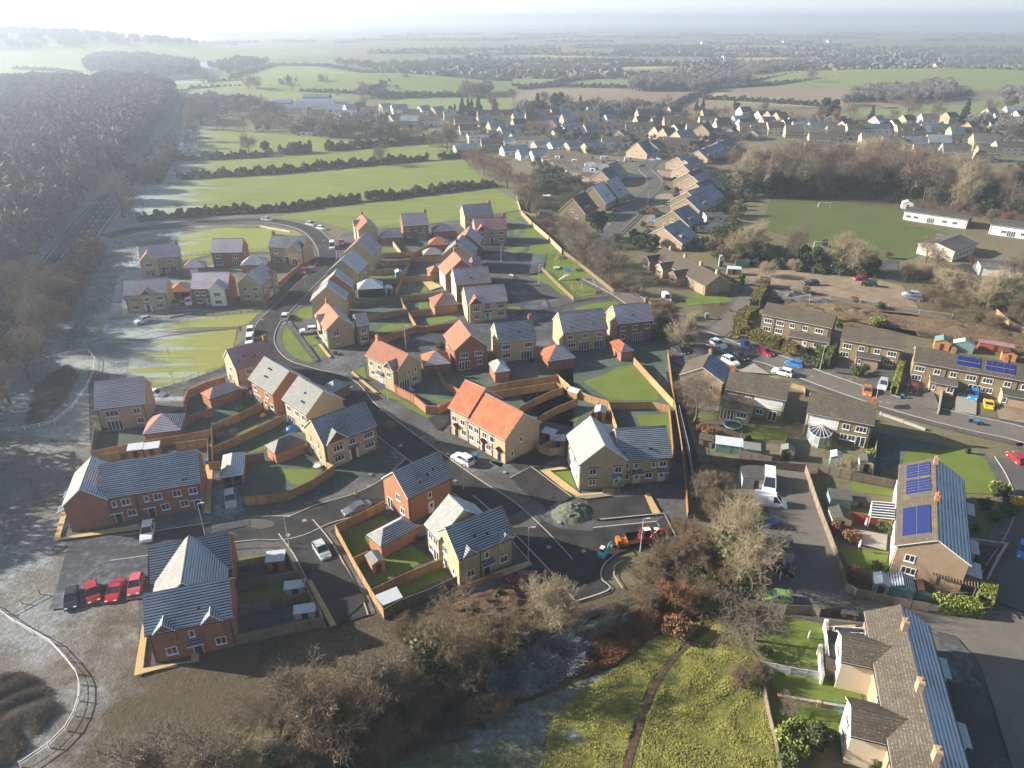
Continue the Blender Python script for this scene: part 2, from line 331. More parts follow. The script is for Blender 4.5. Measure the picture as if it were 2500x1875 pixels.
def strip(name, mat, k, pts, width, z, kerb=0.0, smooth=True, kind='structure', dz=0):
    w = [P(k, *p) for p in pts] if k else [Vector((p[0], p[1], 0)) for p in pts]
    w = catmull(w) if smooth and len(w) > 2 else w
    L, Rr = [], []
    for i, p in enumerate(w):
        d = (w[min(i+1, len(w)-1)]-w[max(i-1, 0)]); d.z = 0; d.normalize(); n = Vector((-d.y, d.x, 0))
        L.append(p+n*width/2); Rr.append(p-n*width/2)
    b_ = MB()
    for i in range(len(w)-1):
        b_.poly([(Rr[i].x, Rr[i].y, z), (Rr[i+1].x, Rr[i+1].y, z), (L[i+1].x, L[i+1].y, z), (L[i].x, L[i].y, z)], mat)
    o = tag(b_.build(name), kind=kind)
    if kerb:
        kb = MB()
        for side, sg in ((L, 1), (Rr, -1)):
            for i in range(len(w)-1):
                a, c_ = side[i], side[i+1]; d = (c_-a).normalized(); n = Vector((-d.y, d.x, 0))*sg*0.16
                t = [(a.x, a.y, z+kerb), (c_.x, c_.y, z+kerb), (c_.x+n.x, c_.y+n.y, z+kerb), (a.x+n.x, a.y+n.y, z+kerb)]
                if sg > 0: t = t
                else: t = t[::-1]
                kb.slab(t, kerb+0.02, 'kerb')
        tag(kb.build('kerb'), kind='structure')
    return o
# ---------------------------------------------------------------- windows and doors (shared meshes; facing -y, standing on z = 0)
def win_meshes(w, h, cols, rows=1, bars=0.07, fr='white_plastic', lintel=None, sill=True, gl='glass'):
    f = MB(); t = 0.09
    f.box(-w/2, w/2, -0.07, 0.02, 0, t, fr); f.box(-w/2, w/2, -0.07, 0.02, h-t, h, fr)
    f.box(-w/2, -w/2+t, -0.07, 0.02, t, h-t, fr); f.box(w/2-t, w/2, -0.07, 0.02, t, h-t, fr)
    for i in range(1, cols):
        x = -w/2+i*w/cols; f.box(x-bars/2, x+bars/2, -0.068, 0.02, t, h-t, fr)
    for j in range(1, rows):
        z = j*h/rows; f.box(-w/2+t, w/2-t, -0.06, 0.02, z-bars/3, z+bars/3, fr)
    if sill: f.box(-w/2-0.06, w/2+0.06, -0.13, 0.02, -0.1, -0.003, fr)
    if lintel:
        f.box(-w/2-0.15, w/2+0.15, -0.035, 0.01, h+0.003, h+0.22, lintel)
    g = MB(); g.box(-w/2+t*0.8, w/2-t*0.8, -0.035, 0.0, t*0.8, h-t*0.8, gl)
    return f.mesh('window'), g.mesh('pane')
WM = {}
for lk, lm in (('', None), ('L', 'tile_hung')):
    WM['a'+lk] = win_meshes(0.65, 1.05, 1, 1, lintel=lm); WM['b'+lk] = win_meshes(1.25, 1.15, 2, 1, lintel=lm); WM['c'+lk] = win_meshes(1.85, 1.15, 3, 1, lintel=lm)
    WM['g'+lk] = win_meshes(1.6, 1.2, 4, 2, 0.05, lintel=lm); WM['p'+lk] = win_meshes(2.6, 2.15, 4, 1, 0.12, sill=False, lintel=lm); WM['q'+lk] = win_meshes(1.6, 2.1, 2, 1, 0.12, sill=False, lintel=lm)
    WM['w'+lk] = win_meshes(2.3, 1.25, 3, 1, lintel=lm)
ZL = {'u': 3.05, 'g': 0.95, 'm': 1.5, 't': 4.3, 'z': 0.05}
DOORS = {}
def door_mesh(col):
    if col in DOORS: return DOORS[col]
    d = MB(); d.box(-0.55, 0.55, -0.05, 0.02, 0, 2.15, 'white_plastic'); m1 = d.mesh('door_frame')
    p = MB(); p.box(-0.45, 0.45, -0.08, -0.02, 0.03, 2.05, col); p.box(-0.2, 0.2, -0.095, -0.075, 1.1, 1.8, 'glass'); m2 = p.mesh('leaf')
    DOORS[col] = (m1, m2); return DOORS[col]
def canopy_mesh(kind):
    c = MB()
    if kind == 'flat':
        c.slab([(-0.95, -0.9, 2.35), (0.95, -0.9, 2.35), (0.95, 0.0, 2.75), (-0.95, 0.0, 2.75)], 0.1, 'SD'); c.box(-0.95, 0.95, -0.93, -0.88, 2.2, 2.33, 'white_plastic')
    elif kind == 'gable':
        for s in (-1, 1):
            t = [(0, -0.95, 3.0), (0, 0, 3.0), (s*0.85, 0, 2.35), (s*0.85, -0.95, 2.35)]
            c.slab(t if s < 0 else t[::-1], 0.08, 'SD')
            c.tube((s*0.83, -0.93, 2.27), (0, -0.93, 2.92), 0.045, 'white_plastic', 4)
        c.box(-0.7, 0.7, -0.95, -0.9, 2.24, 2.32, 'white_plastic')
    elif kind == 'gabler':
        for s in (-1, 1):
            t = [(0, -0.95, 3.0), (0, 0, 3.0), (s*0.85, 0, 2.35), (s*0.85, -0.95, 2.35)]
            c.slab(t if s < 0 else t[::-1], 0.08, 'tile_hung')
            c.tube((s*0.83, -0.93, 2.27), (0, -0.93, 2.92), 0.045, 'white_plastic', 4)
    else:  # portico: white surround with a grey lid
        c.box(-0.85, -0.62, -0.25, 0.0, 0, 2.4, 'white_plastic'); c.box(0.62, 0.85, -0.25, 0.0, 0, 2.4, 'white_plastic'); c.box(-0.85, 0.85, -0.25, 0.0, 2.2, 2.45, 'white_plastic')
        c.slab([(-1.0, -0.6, 2.5), (1.0, -0.6, 2.5), (1.0, 0.0, 2.75), (-1.0, 0.0, 2.75)], 0.08, 'SD')
    return c.mesh('canopy')
CAN = {k: canopy_mesh(k) for k in ('flat', 'gable', 'gabler', 'portico')}
POT = None
class Frame:
    """local frame of a building: origin at the middle of its footprint, x along the front, +y inwards"""
    def __init__(s, root, loc, rz, own): s.root = root; s.M = Matrix.Translation(loc) @ Matrix.Rotation(rz, 4, 'Z'); s.rel = Matrix.Identity(4) if own else None
    def put(s, name, me, mat4=None):
        o = bpy.data.objects.new(name, me); COL.objects.link(o); o.parent = s.root
        o.matrix_local = (s.rel if s.rel is not None else s.base) @ (mat4 or Matrix.Identity(4))
        return o
def frame_for(parent, loc, rz, name, label, cat, group=None):
    if parent is None:
        root = empty(name, loc, rz, label, cat, group); fr = Frame(root, loc, rz, True)
    else:
        root = parent; fr = Frame(root, loc, rz, False)
        W = Matrix.Translation(root.location) @ Matrix.Rotation(root.rotation_euler.z, 4, 'Z')
        fr.base = W.inverted() @ fr.M
    return fr
def solve(k, A, B, R, he, pitch, d=None):
    a, b = P(k, *A, he), P(k, *B, he); u = b-a; L = u.length; u.normalize(); n = Vector((-u.y, u.x, 0))
    if d is None:
        best = None
        o = CR[k]; tx, ty = o[0]+R[0]*o[2], o[1]+R[1]*o[2]
        for sg in (1, -1):
            dd = 4.5
            while dd < 13:
                q = a+n*sg*dd/2; q = Vector((q.x, q.y, he+math.tan(rad(pitch))*dd/2)); px = proj(q)
                e = (px[0]-tx)**2+(px[1]-ty)**2
                if best is None or e < best[0]: best = (e, sg, dd)
                dd += 0.1
        sg, d = best[1], best[2]
    else: sg = 1 if d > 0 else -1; d = abs(d)
    if sg < 0: a, b, u = b, a, -u; n = Vector((-u.y, u.x, 0))
    c = (a+b)/2+n*d/2; c.z = 0
    return c, math.atan2(u.y, u.x), L, d
def chimney(fr, x, y, z0, z1, wall='brick_orange', pots=2, rf=None):
    c = MB(); c.box(x-0.45, x+0.45, y-0.3, y+0.3, z0, z1, wall); c.box(x-0.5, x+0.5, y-0.35, y+0.35, z1-0.25, z1-0.1, wall)
    for i in range(pots):
        px = x+(i-(pots-1)/2)*0.4; c.tube((px, y, z1), (px, y, z1+0.35), 0.13, 'chimney_pot', 8, 0.1)
    o = bpy.data.objects.new('chimney', c.mesh('chimney')); COL.objects.link(o); o.parent = rf or fr.root
    if not rf: o.matrix_local = fr.rel if fr.rel is not None else fr.base
    return o
def openings(fr, spec, L, D, ex, ey, lint):
    sides = {'F': (L, -D/2+ey, 0), 'B': (L, -D/2+ey, math.pi), 'L': (D, -L/2+ex, -math.pi/2), 'R': (D, -L/2+ex, math.pi/2)}
    for part in spec.split(';'):
        t = part.split()
        if not t: continue
        s, t = t[0], t[1:]; W, off, ang = sides[s]
        for w in t:
            i = 0
            while i < len(w) and (w[i].isdigit() or w[i] == '.'): i += 1
            u = float(w[:i]); lv, ty = w[i], w[i+1]; x = (u-0.5)*(W-0.5); extra = w[i+2:]
            R4 = Matrix.Rotation(ang, 4, 'Z')
            if s in 'LR': pass
            T = R4 @ Matrix.Translation((x, off, ZL[lv] if lv in ZL and ty not in 'dpq' else 0.05))
            if ty == 'd':
                col = {'r': 'door_red', 'k': 'door_black', 's': 'door_sage', 't': 'door_teal', 'w': 'door_white'}[extra[0] if extra else 'k']
                m1, m2 = door_mesh(col); o = fr.put('door', m1, T); l = link('leaf', m2, o)
                if len(extra) > 1: link('canopy', CAN[{'f': 'flat', 'g': 'gable', 'h': 'gabler', 'p': 'portico'}[extra[1]]], o)
            else:
                m1, m2 = WM[ty+lint]; o = fr.put('window', m1, T); link('pane', m2, o)
NH = []
def wing(fr, cx, cy, L, D, rot, **kw):
    f2 = Frame(fr.root, (0, 0, 0), 0, False); f2.base = (fr.rel if fr.rel is not None else fr.base) @ Matrix.Translation((cx, cy, 0)) @ Matrix.Rotation(rad(rot), 4, 'Z')
    f2.L, f2.D = L, D; a = dict(he=5.0, pitch=40, wall='stone', rf='SF', rb='SS', win='', gab=(), ch='', lint=''); a.update(kw); f2.he = a['he']; f2.tan = math.tan(rad(a['pitch']))
    build_house(f2, L, D, a['he'], a['pitch'], a['wall'], a['rf'], a['rb'], a['win'], a['gab'], a['ch'], a['lint']); return f2
def house(label, k, A, B, R, he=5.0, pitch=40, wall='stone', rf='SF', rb='SS', win='', gab=(), ch='', d=None, name='house', parent=None, cat='house', lint='', barge='white_plastic', group=None, down='', flr=None, zoff=0):
    loc, rz, L, D = solve(k, A, B, R, he, pitch, d)
    fr = frame_for(parent, loc, rz, name, label, cat, group)
    build_house(fr, L, D, he, pitch, wall, rf, rb, win, gab, ch, lint, barge, down)
    fr.L, fr.D, fr.he, fr.tan = L, D, he, math.tan(rad(pitch)); NH.append((label, round(L, 1), round(D, 1), round(math.degrees(rz))))
    return fr
def build_house(fr, L, D, he, pitch, wall, rf, rb, win, gab, ch, lint, barge='white_plastic', down='', simple_=False):
    tn = math.tan(rad(pitch)); zr = he+tn*D/2; ex, ey, th = 0.2, 0.3, 0.16
    x0, x1, y0, y1 = -L/2+ex, L/2-ex, -D/2+ey, D/2-ey; zt = he+ey*tn-th-0.01; zp = zr-th-0.02
    w = MB(); mt = wall if isinstance(wall, (tuple, list)) else (wall,)*4   # front, back, left, right
    w.poly([(x0, y0, 0), (x1, y0, 0), (x1, y0, zt), (x0, y0, zt)], mt[0]); w.poly([(x1, y1, 0), (x0, y1, 0), (x0, y1, zt), (x1, y1, zt)], mt[1])
    w.poly([(x0, y1, 0), (x0, y0, 0), (x0, y0, zt), (x0, 0, zp), (x0, y1, zt)], mt[2]); w.poly([(x1, y0, 0), (x1, y1, 0), (x1, y1, zt), (x1, 0, zp), (x1, y0, zt)], mt[3])
    fr.put('wall', w.mesh('wall'))
    r = MB()
    r.slab([(-L/2, -D/2, he), (L/2, -D/2, he), (L/2, 0, zr), (-L/2, 0, zr)], th, rf, barge)
    r.slab([(-L/2, 0, zr), (L/2, 0, zr), (L/2, D/2, he), (-L/2, D/2, he)], th, rb, barge)
    if not simple_: r.tube((-L/2-0.01, 0, zr-0.02), (L/2+0.01, 0, zr-0.02), 0.1, 'RL' if rf in ('RF', 'RR', 'RL', 'RO') else 'SD' if rf[0] == 'S' else 'OB', 6)
    for g in gab:   # (u, width, projection, face material, window code, options)
        u, gw, pj = g[0], g[1], g[2]; fm = g[3]; gwin = g[4] if len(g) > 4 else ''; op = g[5] if len(g) > 5 else {}
        gh = op.get('he', he); gt = math.tan(rad(op.get('pitch', pitch+4))); xc = (u-0.5)*L; zg = gh+gt*gw/2; yf = -D/2-pj+(0 if pj else -0.02); yb = -D/2+(zg-he)/tn+0.05; ye = -D/2+max(0, (gh-he)/tn)
        gm = op.get('roof', (rf, rb))
        r.slab([(xc-gw/2, yf, gh), (xc, yf, zg), (xc, yb, zg), (xc-gw/2, ye+0.02, gh)], th*0.9, gm[1], barge)
        r.slab([(xc, yf, zg), (xc+gw/2, yf, gh), (xc+gw/2, ye+0.02, gh), (xc, yb, zg)], th*0.9, gm[0], barge)
        f2 = MB(); yw = yf+0.22; xa, xb = xc-gw/2+0.18, xc+gw/2-0.18; z0 = 0 if not op.get('up') else op['up']; zw = gh+0.18*gt-th*0.9-0.01; zq = zg-th*0.9-0.02; tri = op.get('tri', fm)
        bm_ = op.get('base', fm if tri == fm else mt[0])
        f2.poly([(xa, yw, z0), (xb, yw, z0), (xb, yw, zw), (xa, yw, zw)], bm_)
        f2.poly([(xa, yw, zw), (xb, yw, zw), (xc, yw, zq)], tri)
        yq = y0+0.05
        f2.poly([(xa, yq+1.0, z0), (xa, yw, z0), (xa, yw, zw), (xa, yq+1.0, zw)], bm_); f2.poly([(xb, yw, z0), (xb, yq+1.0, z0), (xb, yq+1.0, zw), (xb, yw, zw)], bm_)
        if z0: f2.poly([(xa, yq, z0), (xb, yq, z0), (xb, yw, z0), (xa, yw, z0)], bm_)
        fr.put('gable_wall', f2.mesh('gable_wall'))
        for t in gwin.split():
            ux, lv, ty = float(t[:-2]), t[-2], t[-1]
            m1, m2 = WM[ty+lint]; o = fr.put('window', m1, Matrix.Translation((xc+ux, yw, ZL[lv] if ty not in 'pq' else 0.05))); link('pane', m2, o)
    ro = fr.put('roof', r.mesh('roof')); fr.roof = ro
    if not simple_:
        for sy in (-1, 1):
            gt_ = MB(); gt_.box(-L/2, L/2, sy*(D/2+0.055)-0.05, sy*(D/2+0.055)+0.05, he-0.17, he-0.06, 'black_plastic'); fr.put('gutter', gt_.mesh('gutter'))
        for dn in (down or '0.02 0.98').split():
            x = (float(dn)-0.5)*(L-0.5); gt_ = MB(); gt_.box(x-0.045, x+0.045, y0-0.09, y0-0.01, 0.02, he-0.1, 'black_plastic'); fr.put('downpipe', gt_.mesh('downpipe'))
    openings(fr, win, L, D, ex, ey, lint)
    for c in ch.split():
        x = {'L': -L/2+0.6, 'R': L/2-0.6, 'C': 0}.get(c[0], 0) if c[0] in 'LRC' else (float(c)-0.5)*L
        chimney(fr, x, 0, zr-1.0, zr+1.0, 'brick_orange' if wall != 'old_brick' else 'old_brick', 2, ro)
    if '2' in ch: pass
def vents(fr, lst):
    """small dark roof vents on the front slope, (u along, v up the slope)"""
    for u, v in lst:
        x = (u-0.5)*fr.L; y = -fr.D/2*(1-v); z = fr.he+fr.tan*(fr.D/2+y); c = MB(); c.box(x-0.12, x+0.12, y-0.15, y+0.15, z-0.05, z+0.22, 'black_plastic')
        link('roof_vent', c.mesh('roof_vent'), fr.roof)
def panels(fr, u0, u1, v0, v1, nu, nv, back=False, label=None):
    L, D, he, tn = fr.L, fr.D, fr.he, fr.tan; th = 0.06
    for i in range(nu):
        for j in range(nv):
            ua, ub = u0+(u1-u0)*i/nu, u0+(u1-u0)*(i+1)/nu; va, vb = v0+(v1-v0)*j/nv, v0+(v1-v0)*(j+1)/nv; g = 0.03
            xa, xb = (ua-0.5)*L+g, (ub-0.5)*L-g; pts = []
            for x, v in ((xa, va), (xb, va), (xb, vb), (xa, vb)):
                y = -D/2*(1-v); y += (g if v == va else -g); pts.append((x, -y if back else y, he+tn*(D/2+y)+0.12))
            if back: pts = pts[::-1]
            b = MB(); b.slab(pts, th, 'solar', 'galv'); link('solar_panel', b.mesh('solar_panel'), fr.roof)
def garage(label, k, A, B, d=6.0, C=None, he=2.45, pitch=35, wall='brick', rf='RF', rl='RR', rb='RF', name='garage', front=None, cat='garage', open_=False, group=None):
    a, b = P(k, *A, he), P(k, *B, he); u = (b-a); L = u.length; u.normalize(); n = Vector((-u.y, u.x, 0)); sg = 1
    if C is not None:
        c = P(k, *C, he); d = max(3.5, min(8, abs((c-a).dot(n))))
    if (a+n).length < a.length: sg = -1
    if sg < 0: a, b, u = b, a, -u; n = Vector((-u.y, u.x, 0))
    ct = (a+b)/2+n*d/2; ct.z = 0; rz = math.atan2(u.y, u.x)
    fr = frame_for(None, ct, rz, name, label, cat, group); D = d; tn = math.tan(rad(pitch)); m_ = min(L, D)/2; zr = he+tn*m_
    ins = m_
    if L >= D: r0, r1 = (-L/2+ins, 0, zr), (L/2-ins, 0, zr)
    else: r0, r1 = (0, -D/2+ins, zr), (0, D/2-ins, zr)
    c4 = [(-L/2, -D/2, he), (L/2, -D/2, he), (L/2, D/2, he), (-L/2, D/2, he)]; r = MB(); th = 0.14
    if abs(L-D) < 0.2: r1 = r0
    if L >= D:
        F = [c4[0], c4[1], r1, r0]; Bk = [c4[2], c4[3], r0, r1]; Lf = [c4[3], c4[0], r0]; Rt = [c4[1], c4[2], r1]
    else:
        F = [c4[0], c4[1], r0]; Bk = [c4[2], c4[3], r1]; Lf = [c4[3], c4[0], r0, r1]; Rt = [c4[1], c4[2], r1, r0]
    for pts, mt in ((F, rf), (Bk, rb), (Lf, rl), (Rt, rb)):
        q = []
        for p in pts:
            if not q or (Vector(p)-Vector(q[-1])).length > 0.01: q.append(p)
        r.slab(q, th, mt, 'black_plastic')
    fr.roof = fr.put('roof', r.mesh('roof')); w = MB(); e = 0.25
    x0, x1, y0, y1 = -L/2+e, L/2-e, -D/2+e, D/2-e; zt = he+e*tn-th-0.01
    if not open_: w.box(x0, x1, y0, y1, 0, zt, wall)
    else:
        w.box(x0, x0+0.25, y0+0.02, y1-0.2, 0, zt, wall); w.box(x1-0.25, x1, y0+0.02, y1-0.2, 0, zt, wall); w.box(x0, x1, y1-0.2, y1, 0, zt, wall); w.box(-0.2, 0.2, y0, y0+0.35, 0, zt, wall)
    fr.put('wall', w.mesh('wall'))
    if front:
        g = MB(); gw = 2.4
        for i in range(front):
            x = (i-(front-1)/2)*2.8; g.box(x-gw/2, x+gw/2, y0-0.04, y0+0.01, 0.02, 2.1, 'white_plastic')
        fr.put('garage_door', g.mesh('garage_door'))
    return fr
def shed(label, k, x, y, w, d, h, ang, wall='shed_wood', roof='shed_roof', name='garden_shed', cat='shed', kind='gable', z=0, group=None):
    p = P(k, x, y); fr = frame_for(None, p, rad(ang), name, label, cat, group)
    b = MB(); hr = h+w*0.22 if kind == 'gable' else h+0.25
    if kind == 'gable':   # ridge along y
        b.box(-w/2, w/2, -d/2, d/2, 0, h-0.02, wall); b.poly([(-w/2, -d/2, h-0.02), (w/2, -d/2, h-0.02), (0, -d/2, hr-0.08)], wall); b.poly([(w/2, d/2, h-0.02), (-w/2, d/2, h-0.02), (0, d/2, hr-0.08)], wall)
    else: b.box(-w/2, w/2, -d/2, d/2, 0, h-0.08, wall)
    fr.put('wall', b.mesh('wall')); r = MB(); o = 0.12
    if kind == 'gable':
        r.slab([(-w/2-o, -d/2-o, h-0.03), (0, -d/2-o, hr), (0, d/2+o, hr), (-w/2-o, d/2+o, h-0.03)], 0.06, roof); r.slab([(0, -d/2-o, hr), (w/2+o, -d/2-o, h-0.03), (w/2+o, d/2+o, h-0.03), (0, d/2+o, hr)], 0.06, roof)
    else: r.slab([(-w/2-o, -d/2-o, h), (w/2+o, -d/2-o, h), (w/2+o, d/2+o, hr), (-w/2-o, d/2+o, hr)], 0.08, roof)
    fr.put('roof', r.mesh('roof')); dd = MB(); dd.box(-0.4, 0.4, -d/2-0.03, -d/2+0.01, 0.03, min(1.8, h-0.25), 'dark_brown' if wall != 'shed_green' else 'shed_green')
    fr.put('door', dd.mesh('door')); return fr
# ---------------------------------------------------------------- fences and garden walls
POSTM = {}
def post_mesh(h, mat, r=0.06):
    q = (round(h, 2), mat)
    if q not in POSTM:
        b = MB(); b.box(-r, r, -r, r, 0, h, mat); POSTM[q] = b.mesh('post')
    return POSTM[q]
def fence(label, k, pts, h=1.8, mat='fence_new', top=True, kind='board', step=1.85, name='timber_fence', cat='fence', posts=True, post=None, th=0.06, world=None, z0=0):
    w = world or [P(k, *p, h if top else 0) for p in pts]; w = [Vector((p.x, p.y, 0)) for p in w]
    root = empty(name, w[0], 0, label, cat); o0 = w[0]
    for i in range(len(w)-1):
        a, b = w[i]-o0, w[i+1]-o0; d = b-a; L = d.length
        if L < 0.2: continue
        rz = math.atan2(d.y, d.x); m = MB()
        if kind == 'board':
            m.box(0, L, -th/2, th/2, 0.04, h-0.02, mat); m.box(0, L, -th/2-0.02, th/2+0.02, h-0.02, h+0.03, mat)
            n = max(1, round(L/step))
            for j in range(n):
                m.box(j*L/n+0.02, (j+1)*L/n-0.02, -th/2-0.03, th/2+0.03, 0.5, 0.58, mat); m.box(j*L/n+0.02, (j+1)*L/n-0.02, -th/2-0.03, th/2+0.03, h-0.45, h-0.37, mat)
            nm = 'board_panel'
        elif kind == 'brick':
            m.box(0, L, -0.12, 0.12, 0, h-0.06, mat); m.box(-0.02, L+0.02, -0.16, 0.16, h-0.06, h+0.03, 'kerb' if mat != 'brick_orange' else 'brick'); nm = 'wall_panel'
        elif kind == 'rail':
            n = max(1, round(L/step))
            for q in range(3): z = h*(0.3+0.32*q); m.box(0, L, -0.03, 0.03, z-0.06, z+0.06, mat)
            nm = 'rail'
        elif kind == 'pipe':
            m.box(0, L, -0.035, 0.035, h-0.07, h, mat); m.box(0, L, -0.02, 0.02, h*0.5, h*0.5+0.04, mat); nm = 'rail'
        elif kind == 'bars':
            m.box(0, L, -0.02, 0.02, h-0.05, h, mat); m.box(0, L, -0.02, 0.02, 0.15, 0.2, mat)
            for q in range(int(L/0.25)): m.box(q*0.25, q*0.25+0.025, -0.012, 0.012, 0.2, h-0.05, mat)
            nm = 'railing'
        m.build(nm, root, a, rz)
        if posts and kind not in ('brick',):
            n = max(1, round(L/step))
            for j in range(n+(1 if i == len(w)-2 else 0)):
                p = a+d*(j/n); link('post', post_mesh(h+0.08, post or mat, 0.06), root, p, rz)
        elif kind == 'brick' and posts:
            p = a; link('pier', post_mesh(h+0.12, mat, 0.22), root, p, rz)
    return root
# ---------------------------------------------------------------- vehicles: x forward, wheels on z = 0
CT = {  # stations: (x, z_belt, z_top, half width)  ; cabin between c0..c1
 'hatch': dict(L=4.0, w=0.87, low=0.22, belt=[(-2.0, .55), (-1.95, .92), (-1.2, .98), (0.55, .95), (1.35, .84), (1.9, .62), (2.0, .45)], cab=[(-1.92, .93), (-1.5, 1.43), (0.05, 1.46), (0.85, .95)], wh=(1.25, -1.25), r=.31),
 'suv': dict(L=4.5, w=0.93, low=0.28, belt=[(-2.25, .6), (-2.2, 1.05), (-1.3, 1.1), (0.65, 1.07), (1.6, .98), (2.15, .8), (2.25, .5)], cab=[(-2.15, 1.06), (-1.75, 1.62), (0.05, 1.66), (0.9, 1.07)], wh=(1.4, -1.35), r=.36),
 'saloon': dict(L=4.7, w=0.91, low=0.22, belt=[(-2.35, .6), (-2.3, .95), (-1.5, .98), (0.6, .95), (1.5, .85), (2.2, .66), (2.35, .45)], cab=[(-1.75, .97), (-1.0, 1.38), (0.1, 1.42), (0.95, .95)], wh=(1.4, -1.4), r=.33),
 'coupe': dict(L=4.2, w=0.9, low=0.18, belt=[(-2.1, .5), (-2.05, .85), (-1.2, .86), (0.5, .8), (1.4, .7), (2.0, .52), (2.1, .4)], cab=[(-1.5, .85), (-0.7, 1.2), (0.05, 1.22), (0.8, .8)], wh=(1.3, -1.3), r=.32),
 'van': dict(L=5.4, w=1.0, low=0.3, belt=[(-2.7, .6), (-2.68, 1.2), (-1.3, 1.2), (1.3, 1.2), (1.9, 1.12), (2.55, .9), (2.7, .5)], cab=[(-2.66, 1.2), (-2.6, 2.3), (0.75, 2.35), (1.75, 1.18)], wh=(1.75, -1.6), r=.36)}
CARM = {}
def car_meshes(t):
    if t in CARM: return CARM[t]
    c = CT[t]; w = c['w']; b = MB(); col = 'black_plastic'
    secs = [];
    for x, zb in c['belt']:
        k = 1-0.10*max(0, (abs(x)-c['L']/2+0.7)/0.7)**2
        secs.append([(x, -w*k*0.97, c['low']), (x, -w*k, (c['low']+zb)/2+0.05), (x, -w*k*0.93, zb), (x, w*k*0.93, zb), (x, w*k, (c['low']+zb)/2+0.05), (x, w*k*0.97, c['low'])])
    for i in range(len(secs)-1):
        for j in range(5): b.poly([secs[i][j], secs[i+1][j], secs[i+1][j+1], secs[i][j+1]], col)
        b.poly([secs[i][5], secs[i+1][5], secs[i+1][0], secs[i][0]], col)
    b.poly(secs[0], col); b.poly(secs[-1][::-1], col)
    (xa, za), (xb, zb), (xc, zc), (xd, zd) = c['cab']; wt = w*0.74; wb = w*0.92
    q = [(xa, -wb, za), (xb, -wt, zb), (xc, -wt, zc), (xd, -wb, zd)]; q2 = [(p[0], -p[1], p[2]) for p in q]
    # pillars as body colour: roof cap slab + pillar quads slightly outside the glass
    b.slab([(xb-0.04, -wt-0.02, zb+0.03), (xc+0.04, -wt-0.02, zc+0.03), (xc+0.04, wt+0.02, zc+0.03), (xb-0.04, wt+0.02, zb+0.03)], 0.07, col)
    for s in (-1, 1):
        for (p0, p1) in (((xa, s*wb, za), (xb, s*wt, zb)), ((xd, s*wb, zd), (xc, s*wt, zc)), (((xa+xd)/2-0.1, s*(wb+0.005), (za+zd)/2), ((xb+xc)/2-0.1, s*(wt+0.01), (zb+zc)/2))):
            b.tube(p0, p1, 0.045, col, 4)
    if t == 'van':
        for s in (-1, 1):
            b.poly([(xa, s*(wb+.012), za), (0.35, s*(wb+.012), za), (0.3, s*(wt+.012), zb), (xb, s*(wt+.012), zb)][::s], col)
        b.poly([(xa-.012, wb, za), (xa-.012, -wb, za), (xb-.012, -wt, zb), (xb-.012, wt, zb)], col)
    body = b.mesh('body'); g = MB()
    for s in (q, q2): g.poly(s if s is q2 else s[::-1], 'glass')
    g.poly([q[0], q2[0], q2[1], q[1]], 'glass'); g.poly([q[3], q[2], q2[2], q2[3]], 'glass')
    glass = g.mesh('windows')
    wl = MB(); r = c['r']; wl.tube((0, -0.11, 0), (0, 0.11, 0), r, 'tyre', 14); wheel = wl.mesh('wheel'); ri = MB(); ri.tube((0, -0.125, 0), (0, 0.125, 0), r*0.6, 'galv', 10); rim = ri.mesh('rim')
    h = MB(); h.box(-0.1, 0.03, -0.18, 0.18, -0.07, 0.07, 'headlamp'); hl = h.mesh('headlight'); h = MB(); h.box(-0.03, 0.08, -0.12, 0.12, -0.1, 0.1, 'taillamp'); tl = h.mesh('tail_light')
    CARM[t] = (body, glass, wheel, rim, hl, tl); return CARM[t]
simple('shed_teal', (0.03, 0.35, 0.38), 0.4); simple('shed_mint', (0.35, 0.55, 0.42), 0.7); simple('darkpink', (0.35, 0.12, 0.12), 0.4)
simple('headlamp', (0.7, 0.72, 0.75), 0.15, 0.6, 0.02); simple('taillamp', (0.4, 0.02, 0.02), 0.25, 0.5, 0.02)
PAINT = {'white': (0.78, 0.78, 0.78), 'silver': (0.48, 0.50, 0.52), 'red': (0.36, 0.016, 0.018), 'darkred': (0.20, 0.012, 0.022), 'black': (0.018, 0.02, 0.022), 'grey': (0.12, 0.13, 0.14), 'blue': (0.02, 0.20, 0.55), 'navy': (0.015, 0.035, 0.11),
         'green': (0.17, 0.36, 0.08), 'orange': (0.50, 0.17, 0.02), 'yellow': (0.80, 0.52, 0.02), 'frost': (0.33, 0.40, 0.44), 'pink': (0.48, 0.10, 0.13), 'teal': (0.03, 0.42, 0.45)}
for c_, v_ in PAINT.items(): paint('paint_'+c_, v_)
def car(label, k, x, y, hx, hy, t='hatch', col='white', name='parked_car', cat='car', far=False, group=None, sc_=1.0, roofcol=None):
    p = P(k, x, y, 0.6); q = P(k, x+hx, y+hy, 0.6); d = q-p; p.z = 0; rz = math.atan2(d.y, d.x)
    root = empty(name, p, rz, label, cat, group); body, glass, wheel, rim, hl, tl = car_meshes(t); c = CT[t]
    o = link('body', body, root); o.material_slots[0].link = 'OBJECT'; o.material_slots[0].material = MATS['paint_'+col]
    link('windows', glass, root)
    for x_ in c['wh']:
        for s in (-1, 1):
            w = link('wheel', wheel, root, (x_, s*(c['w']-0.1), c['r']))
            if not far: link('rim', rim, w)
    if not far:
        for s in (-1, 1):
            link('headlight', hl, root, (c['L']/2-0.06, s*c['w']*0.62, c['belt'][-2][1]-0.05)); link('tail_light', tl, root, (-c['L']/2, s*c['w']*0.72, 0.78))
    if sc_ != 1: root.scale = (sc_,)*3
    return root
